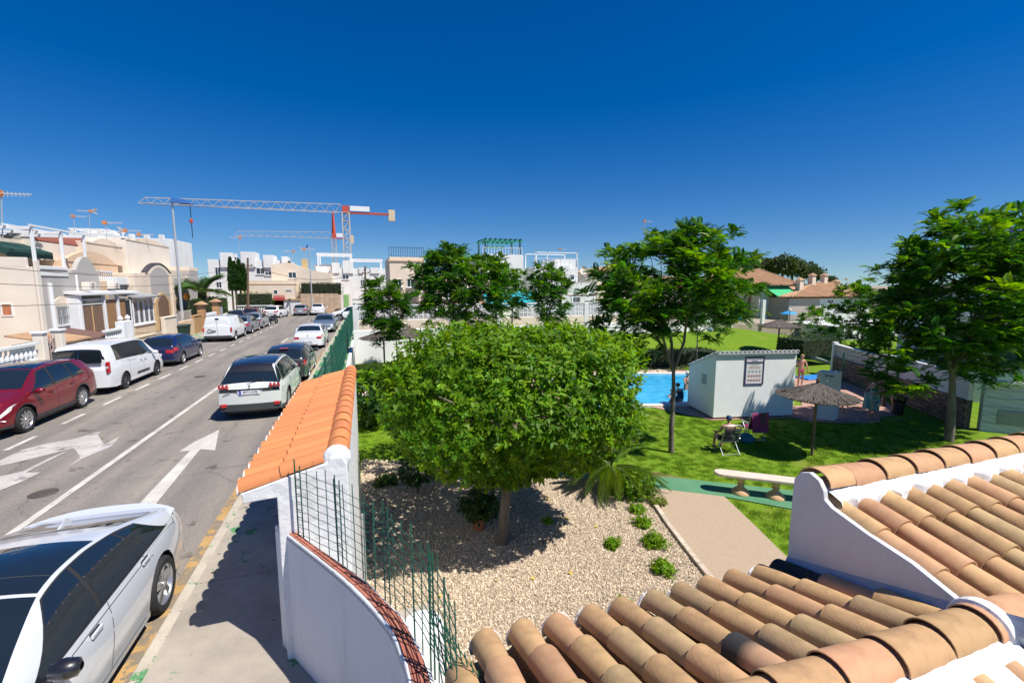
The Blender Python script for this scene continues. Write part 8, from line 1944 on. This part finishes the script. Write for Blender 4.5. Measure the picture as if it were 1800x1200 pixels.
h2,xa,xb,zt_=flat_house('low cream house behind the feathery tree with a terracotta canopy line',735,880,486,44,M['cream'],9,[(750,764,505,525,1),(780,796,505,525,1),(815,835,505,530,1)])
MB().add([(xa,42.6,1.9),(xb,42.6,1.9),(xb,44,2.4),(xa,44,2.4),(xa,42.6,1.78),(xb,42.6,1.78)],[(0,1,2,3),(0,4,5,1)]).build('canopy',M['tilefar'],h2)
h3,xa,xb,zt_=flat_house('tall white house with green timber pergola on its roof',846,920,448,48,W_,9,[(884,896,462,474,1),(902,912,478,490,1)])
railing(h3,xa+.2,xb-.1,48.1,zt_,.8,M['white2'],.3,.02)
pq=thing('pergola','dark green timber pergola with teal beams on the tall white house','pergola',(X_(882,48),48,8)); gpm=mat('dark_green_timber',(0.01,0.06,0.05),0.7,0.1,3); tl=mat('teal_timber',(0.02,0.26,0.19),0.7,0.1,3)
x0,z1=fy(853,424,48.5); x1,_=fy(914,424,48.5)
for xx in (x0,x1):
    for yy in (48.5,51.5): MB().cbox(xx-.08,xx+.08,yy-.08,yy+.08,zt_,z1,.01).build('post',gpm,pq)
for yy in (48.5,51.5): MB().box(x0-.3,x1+.3,yy-.07,yy+.07,z1,z1+.2).build('beam',tl,pq)
for k in range(8): xx=x0+(x1-x0)*k/7; MB().box(xx-.05,xx+.05,48.0,52.0,z1+.2,z1+.32).build('rafter',gpm,pq)
MB().box(x0,x1*.55+x0*.45,48.6,48.7,z1-.75,z1-.45).build('shade_blind',tl,pq)
h4,xa,xb,zt_=flat_house('white house with many white roof railings and a satellite dish',936,1048,497,46,W_,10,[(950,962,505,520,1),(1005,1020,520,536,2),(1010,1018,505,511,1),(1028,1044,528,540,2)])
blk(h4,'upper_wall',fy(940,470,47)[0],fy(1016,470,47)[0],47,54,zt_,fy(980,470,47)[1],W_); blk(h4,'stair_tower',fy(975,455,48)[0],fy(1012,455,48)[0],48,52,zt_,fy(990,456,48)[1],W_); win(h4,'Y',47,fy(1000,490,47)[0],fy(1010,490,47)[0],fy(1000,492,47)[1],fy(1000,482,47)[1],-1,0)
railing(h4,xa,xb,46.0,zt_,.75,M['white2'],.6,.025); railing(h4,fy(940,470,47)[0],fy(1016,470,47)[0],47.05,fy(980,470,47)[1],1.0,M['white2'],.5,.025)
fr_=MB(); zA=fy(980,470,47)[1]; zB=fy(980,443,47)[1]; 
for px in (940,960,1012):
    xx=fy(px,450,47.5)[0]
    for yy in (47.2,50.5): fr_.box(xx-.05,xx+.05,yy-.05,yy+.05,zt_,zB)
for yy in (47.2,50.5): fr_.box(fy(938,450,47.5)[0],fy(1014,450,47.5)[0],yy-.05,yy+.05,zB-.1,zB)
fr_.build('terrace_frame',M['white2'],h4)
sd_=thing('satellite_dish','white satellite dish on the railed white roof','satellite dish',(*AY(1025,492,45.8)[:2],AY(1025,492,45.8).z)); cdx=AY(1025,475,45.8)
dm=MB(); dm.lathe([(0.001,0.0),(.18,-.02),(.35,-.08),(.45,-.15)],18,(cdx.x,cdx.z*0+45.8,0),'Y') if False else None
vs=[];n=18
for r_,d_ in ((0.001,.12),(.2,.10),(.34,.05),(.43,0)):
    for k in range(n): t=2*math.pi*k/n; vs.append((cdx.x+r_*math.cos(t),45.7+d_-.0,cdx.z+r_*1.1*math.sin(t)+d_*.4))
MB().add(vs,[(i*n+k,i*n+(k+1)%n,(i+1)*n+(k+1)%n,(i+1)*n+k) for i in range(3) for k in range(n)]).build('reflector',M['pale'],sd_,60); MB().tube([(cdx.x,45.85,cdx.z),(cdx.x,45.9,zt_)],.035,6).build('mast',M['galv'],sd_); MB().tube([(cdx.x,45.8,cdx.z-.4),(cdx.x,45.2,cdx.z-.1)],.02,5).build('feed_arm',M['galv'],sd_)
# teal awning
aw=thing('awning','large teal awning in front of the white house','awning',(X_(897,42),42,2)); x0=fy(852,520,42)[0];x1=fy(941,520,42)[0]; z0=fy(897,533,41.5)[1];z1=fy(897,512,43)[1]
teal=mat('teal_canvas',(0.01,0.36,0.42),0.75,0.05,2); rows=[]
for k in range(25): x=x0+(x1-x0)*k/24; rows.append([(x,43.0,z1),(x,42.2,(z0+z1)/2-.06-.03*(k%2)),(x,41.2,z0),(x,41.2,z0-.22)])
MB().grid(rows,25,4).build('canvas',teal,aw)
for xx in (x0,x1,(x0+x1)/2): MB().tube([(xx,41.2,z0),(xx,41.2,0)],.04,6).build('post',M['white2'],aw)
MB().tube([(x0,41.2,z0),(x1,41.2,z0)],.045,6).build('front_bar',M['white2'],aw)
# red and white edged canopy right of the awning
rc=thing('canopy','small tiled canopy with pale scalloped edge at the right of the white house','canopy',(X_(1025,43),43,2)); x0=fy(1003,515,43)[0];x1=fy(1048,515,43)[0]; z0=fy(1020,520,43)[1]
for k in range(18): x=x0+(x1-x0)*k/17; MB().lathe([(.10,0),(.10,1.2)],6,(x,43,z0),'Y',0,math.pi).build('tile',M['terra'] if k%2 else M['pale'],rc)
blk(rc,'beam',x0,x1,43.05,43.2,z0-.15,z0-.0,M['white2'])
for px in (1006,1045): blk(rc,'post',fy(px,530,43)[0]-.1,fy(px,530,43)[0]+.1,43,43.2,0,z0-.15,M['white2'])
fw_=thing('white_fence','white palisade fence between breeze-block wall and white house','fence',(X_(1000,37.5),37.5,0)); x0=fy(940,540,37.5)[0]; x1=fy(1110,540,37.5)[0]
for k in range(46): MB().box(x0+(x1-x0)*k/45-.04,x0+(x1-x0)*k/45+.04,37.45,37.5,.1,2.35).build('picket',M['white2'],fw_)
for zz in (.5,2.0): MB().box(x0,x1,37.5,37.54,zz,zz+.08).build('rail',M['white2'],fw_)
rw2=thing('wall','pinkish rendered wall seen under the forked tree','wall',(fy(1060,560,36.5)[0],36.5,0)); blk(rw2,'wall',fy(1040,560,36.3)[0],fy(1180,560,36.3)[0],36.3,36.6,-.3,fy(1060,556,36.3)[1],mat('pinkish_render',(0.50,0.34,0.26),0.9,0.1,1,0.2,20))
# ---------------- villas at the right ---------------------------------------------
def roof4(par,x0,x1,y0,y1,ze,zr,rx0,rx1,m,ov=.5):
    # hipped roof with rows of tiles as real ridges
    x0-=ov;x1+=ov;y0-=ov;y1+=ov; ym=(y0+y1)/2
    vs=[(x0,y0,ze),(x1,y0,ze),(x1,y1,ze),(x0,y1,ze),(rx0,ym,zr),(rx1,ym,zr)]
    o=MB().add(vs,[(0,1,5,4),(1,2,5),(2,3,4,5),(3,0,4),(0,3,2,1)]).build('roof',m,par)
    mb=MB(); n=int((x1-x0)/.30)
    for k in range(n+1):
        x=x0+(x1-x0)*k/n; 
        if x<rx0: t=(x-x0)/max(.01,(rx0-x0))
        elif x>rx1: t=(x1-x)/max(.01,(x1-rx1))
        else: t=1
        t=max(0.02,t); mb.tube([(x,y0-.02,ze+.03),(x,y0+(ym-y0)*t,ze+(zr-ze)*t+.03)],.075,5,False)
    n2=int((y1-y0)/.3)
    for k in range(n2+1):
        y=y0+(y1-y0)*k/n2; t=1-abs(y-ym)/((y1-y0)/2); t=max(.02,t)
        for xs,rx in ((x0,rx0),(x1,rx1)):
            if abs(rx-xs)>.3: mb.tube([(xs,y,ze+.03),(xs+(rx-xs)*t,y,ze+(zr-ze)*t+.03)],.075,5,False)
    p=mb.build('roof_tiles',m,par); p['kind']='stuff'
    mb=MB()
    for a,b in (((x0,y0,ze),(rx0,ym,zr)),((x1,y0,ze),(rx1,ym,zr)),((rx0,ym,zr),(rx1,ym,zr))):
        mb.tube([Vector(a)+Vector((0,0,.08)),Vector(b)+Vector((0,0,.1))],.11,6)
    mb.build('ridge',m,par)
    # rafter ends under the eave
    mb=MB(); n=int((x1-x0)/.55)
    for k in range(n+1): x=x0+(x1-x0)*k/n; mb.box(x-.05,x+.05,y0+.05,y0+ov+.1,ze-.16,ze-.03)
    q=mb.build('rafter_ends',M['wood'],par); q['kind']='stuff'
def chimney(par,x,y,z0,z1,w_=.35): 
    c=blk(par,'chimney',x-w_,x+w_,y-w_,y+w_,z0,z1,M['cream']); MB().add([(x-w_-.12,y-w_-.12,z1),(x+w_+.12,y-w_-.12,z1),(x+w_+.12,y+w_+.12,z1),(x-w_-.12,y+w_+.12,z1),(x,y,z1+.35)],[(0,3,2,1),(0,1,4),(1,2,4),(2,3,4),(3,0,4)]).build('chimney_cap',M['tilefar'],c)
YV=46.0
v1=house('white villa with green awning over its balcony and an arched opening below',X_(1360,YV),YV)
def vx(px,Y=YV): return fy(px,520,Y)[0]
def vz(py,px=1380,Y=YV): return fy(px,py,Y)[1]
blk(v1,'wall',vx(1335),vx(1386),YV,YV+9,-1.9,vz(503,1360),W_)
blk(v1,'side_wing',vx(1290,48),vx(1335,48),48,56,-1.9,vz(500,1310,48),M['pale'])
roof4(v1,vx(1283),vx(1394),YV-.3,YV+10,vz(501,1340),vz(474,1300,51),vx(1287,51),vx(1330,51),M['tilefar'])
x0,x1=vx(1353),vx(1380); blk(v1,'loggia',x0,x1,YV-.03,YV+.02,vz(540),vz(521),M['glass'],.003); railing(v1,x0,x1,YV-.1,vz(541),.9,M['white2'],.12,.015)
archwall(v1,'arch_opening','Y',YV-.02,YV+.03,vx(1356),vx(1377),vz(574),vz(556),1.0,M['grey'],flat=0); win(v1,'Y',YV-.03,vx(1358),vx(1368),vz(573),vz(556),-1,1,sill=False)
archwall(v1,'arch_trim','Y',YV-.10,YV-.04,vx(1376),vx(1379),vz(575),vz(558),.3,W_,flat=0)
win(v1,'Y',48,fy(1318,560,48)[0],fy(1332,560,48)[0],fy(1320,566,48)[1],fy(1320,551,48)[1],-1,1,sill=False)
grn=mat('green_canvas',(0.03,0.40,0.15),0.75,0.06,2); xa,xb=vx(1338),vx(1384); MB().add([(xa,YV,vz(502)),(xb,YV,vz(502)),(xb+.3,YV-1.5,vz(519)),(xa+1.0,YV-1.5,vz(519)),(xa+1.0,YV-1.5,vz(523)),(xb+.3,YV-1.5,vz(523))],[(0,1,2,3),(3,2,5,4)]).build('awning',grn,v1)
balust(v1,'Y',44.6,vx(1322,44.6),vx(1385,44.6),vz(585,1350,44.6),vz(575,1350,44.6),M['white2'],24)
blk(v1,'terrace_wall',vx(1322,44.6),vx(1385,44.6),44.5,44.7,-1.9,vz(585,1350,44.6),W_)
YW=43.0
v2=house('sand coloured villa with broad hipped tile roof and several chimneys',vx(1440,YW),YW)
blk(v2,'wall',vx(1388,YW),vx(1442,YW),YW,YW+9,-1.9,vz(523,1410,YW),mat('sand_grey_render',(0.44,0.38,0.32),0.9,0.05,.8,0.2,20))
blk(v2,'wall_right',vx(1442,YW)+.01,vx(1530,YW),YW-.01,YW+9,-1.9,vz(524,1480,YW),W_)
win(v2,'Y',YW-.01,vx(1455,YW),vx(1466,YW),vz(533,1460,YW),vz(527,1460,YW),-1,1); win(v2,'Y',YW,vx(1394,YW),vx(1400,YW),vz(578,1400,YW),vz(571,1400,YW),-1,0,M['paleglass'],sill=False)
roof4(v2,vx(1390,YW),vx(1528,YW),YW,YW+9,vz(522,1410,YW),vz(498,1440,YW+4.5),vx(1428,YW+4.5),vx(1462,YW+4.5),M['tilefar'])
zr=vz(498,1440,YW+4.5)
for px,py,Y in ((1406,492,YW+2),(1428,484,YW+4),(1449,484,YW+4.6),(1470,495,YW+4.5),(1491,504,YW+4),(1521,504,YW+3)):
    v=AY(px,py,Y); chimney(v2,v.x,Y,v.z-1.9,v.z,.33)
blk(v2,'terrace_wall',vx(1385,40),vx(1500,40),40,40.2,-1.9,vz(582,1450,40),M['pale']); railing(v2,vx(1385,40),vx(1450,40),40.1,vz(582,1420,40),.9,M['black'],.3,.02)
v3=house('roof of a tan tiled house showing left of the forked tree crown',X_(1076,50),50); blk(v3,'wall',fy(1050,480,50)[0],fy(1110,480,50)[0],50,58,-.2,fy(1080,478,50)[1],M['cream']); roof4(v3,fy(1052,480,50)[0],fy(1110,480,50)[0],50,58,fy(1080,478,50)[1],fy(1090,464,54)[1],fy(1090,464,54)[0],fy(1100,464,54)[0],M['tilefar'])
v4=house('pale house glimpsed through the forked tree crown',fy(1190,540,52)[0],52); blk(v4,'wall',fy(1110,540,52)[0],fy(1285,540,52)[0],52,60,-1,fy(1190,505,52)[1],M['pale']); 
for k,px in enumerate((1130,1165,1205,1245)): win(v4,'Y',52,fy(px,540,52)[0],fy(px+12,540,52)[0],fy(px,545,52)[1],fy(px,528,52)[1],-1,1)
roof4(v4,fy(1110,540,52)[0],fy(1285,540,52)[0],52,60,fy(1190,505,52)[1],fy(1190,488,56)[1],fy(1130,500,56)[0],fy(1265,500,56)[0],M['tilefar'])
v5=house('white low villa wing with two dark windows behind the dark narrow tree',fy(1530,600,30)[0],30); blk(v5,'wall',fy(1478,640,33)[0],fy(1640,600,33)[0],33,40,-1.9,fy(1550,572,33)[1],W_)
for px in (1482,1520): win(v5,'Y',33,fy(px,600,33)[0],fy(px+16,600,33)[0],fy(px,598,33)[1],fy(px,582,33)[1],-1,1)
# blue beach umbrella and garden lantern seen by the villas
bu=AY(1302,560,40)
for i,(px,lab) in enumerate(((1295,'left bright blue parasol glimpsed beyond the sloping lawn'),(1387,'blue parasol beside the white villa corner'))):
    b_0=AY(px,546 if i else 556,42); up_=thing('blue_parasol',lab,'parasol',(b_0.x,42,-1),'blue parasols'); MB().lathe([(0.001,b_0.z),(.5,b_0.z-.12),(.95,b_0.z-.38)],8,(b_0.x,42,0)).build('canopy',mat('bright_blue_canvas',(0.02,0.28,0.60),0.7,0.05,2),up_); MB().tube([(b_0.x,42,-1.6),(b_0.x,42,b_0.z)],.03,6).build('pole',M['galv'],up_)
gl_=AY(1388,560,38); la=thing('garden_lantern','small white globe garden lantern by the villa hedge','lantern',(gl_.x,38,-1)); MB().tube([(gl_.x,38,-1.6),(gl_.x,38,AY(1388,548,38).z)],.04,6).build('pole',M['black'],la); MB().lathe([(0.001,.2),(.16,.12),(.18,0),(.1,-.15),(0.001,-.18)],10,(gl_.x,38,AY(1388,546,38).z)).build('globe',M['white2'],la,50)
# pine belt far behind the villas
pinem=mat('pine_foliage',(0.06,0.095,0.018),0.8,0.2,2,face=True,transl=.15)
pv_=[(1300,457,34),(1330,452,30),(1352,456,30),(1378,450,32),(1395,456,30),(1415,462,26),(1432,470,24),(1268,465,30),(1460,486,18)]
for i,(px,py,rp) in enumerate(pv_):
    Y=66+3*(i%3); t=AY(px,py,Y); r_=rp/800*Y*.95; zc_=t.z-r_*.62; rg_=np.random.RandomState(200+i); n=1500; d=rg_.normal(size=(n,3)); d/=np.linalg.norm(d,axis=1,keepdims=True)
    root=thing('pine_tree','broad dark pine number %s counting from the left of the belt behind the villas'%('two','three','four','five','six','seven','eight','one','nine')[i],'tree',(t.x,Y,-1),'pines behind the villas')
    lump=1+.18*np.sin(d@np.array([5,3,4])+i)+.12*np.sin(d@np.array([-7,6,9])+2*i); P=np.array([t.x,Y,zc_])+d*np.array([r_,r_*.8,r_*.62])*(lump*rg_.uniform(.8,1.02,n))[:,None]; TV,TF=leaf_tpl(1,.5)
    V,F=scatter(TV,TF,frames(d+rg_.normal(size=(n,3))*.5,rg_.normal(size=(n,3))+[0,0,1]),P,r_*.16*rg_.uniform(.6,1.4,n)); link('crown',npmesh('crown',V,F,pinem,np.repeat(rg_.rand(n),len(TF))),root)
    MB().lathe([(0.001,r_*.48),(r_*.6,r_*.30),(r_*.78,0),(r_*.6,-r_*.30),(0.001,-r_*.45)],10,(t.x,Y,zc_)).build('shade_core',MATS['shade_core'],root)  # same near-black core, painted shade inside the crown
    MB().tube([(t.x,Y,-2),(t.x,Y,zc_)],r_*.09,6).build('trunk',M['barkd'],root)
# ---------------- aerials -------------------------------------------------------------
def yagi(px,py0,py1,Y,lab,kind=0,flip=1,s=1.0):
    a=AY(px,py0,Y);b=AY(px,py1,Y); t=thing('tv_aerial',lab,'TV aerial',(b.x,Y,b.z),'rooftop TV aerials'); MB().tube([(b.x,Y,b.z-.6),(a.x,Y,a.z)],.025*s,5).build('mast',M['galv'],t)
    om=mat('orange_aerial_part',(0.55,0.20,0.06),0.6,0.1,3)
    L=1.1*s*flip; z=a.z-.08; mb=MB().bar((a.x-.25*L,Y,z),(a.x+L,Y,z+.05),.03*s); 
    for k in range(9): x=a.x-.2*L+1.2*L*k/9; h=.22*s*(1-.04*k); mb.bar((x,Y-h,z+.02),(x,Y+h,z+.02),.018*s); mb.bar((x,Y,z-h*.6),(x,Y,z+h*.6),.016*s)
    mb.build('boom',mat('aerial_alloy',(0.55,0.52,0.50),0.5,0.1,3),t); MB().box(min(a.x,a.x-.2*L),max(a.x,a.x-.2*L)+.05,Y-.1*s,Y+.1*s,z-.12*s,z+.16*s).build('dipole_box',om,t)
    if kind: MB().prism([(a.x-.5*L,z-.25*s),(a.x-.3*L,z-.05),(a.x-.3*L,z+.05),(a.x-.5*L,z+.32*s),(a.x-.54*L,z+.32*s),(a.x-.34*L,z),(a.x-.54*L,z-.25*s)],'Y',Y-.3*s,Y+.3*s).build('reflector',M['galv'],t)
yagi(2,338,402,33,'large TV aerial with orange dipole at the left border of the picture',1,1,1.2)
yagi(130,379,412,60,'left TV aerial with orange part above the white roof terrace',0,1); yagi(157,370,412,60,'taller TV aerial beside it above the white roof terrace',1,-1)
yagi(186,390,418,46,'TV aerial pointing right above the peach house',0,1); yagi(222,404,420,50,'pair-like low TV aerial above the long white parapet',1,1); yagi(246,411,422,52,'small TV aerial just left of the street lamp pole',0,1)
yagi(420,417,445,80,'thin tall TV aerial over the white castellated house',0,-1,1.2); yagi(536,437,455,76,'cluster TV aerial beside the ochre chimney',1,1,1.3); yagi(514,441,452,76,'small TV aerial left of the ochre chimney',0,-1,1.2)
yagi(1134,388,420,50,'lone TV aerial above the forked tree crown',0,1); yagi(1487,490,505,45,'TV aerial on the sand villa roof, left of two',0,-1,.8); yagi(1512,492,508,44,'TV aerial on the sand villa roof, right of two',0,1,.8); yagi(985,437,448,48,'short TV aerial above the railed white roof',0,1,.7)
bt_=AY(1422,655,19.6) ; tag(MB().cbox(24.3,26.6,19.4,20.3,gh(25,20)+.04,gh(25,20)+.12,.02).build('mat',mat('blue_mat',(0.02,0.20,0.55),0.6,0.05,3)),'bright blue mat lying on the grass behind the person in pink','mat')
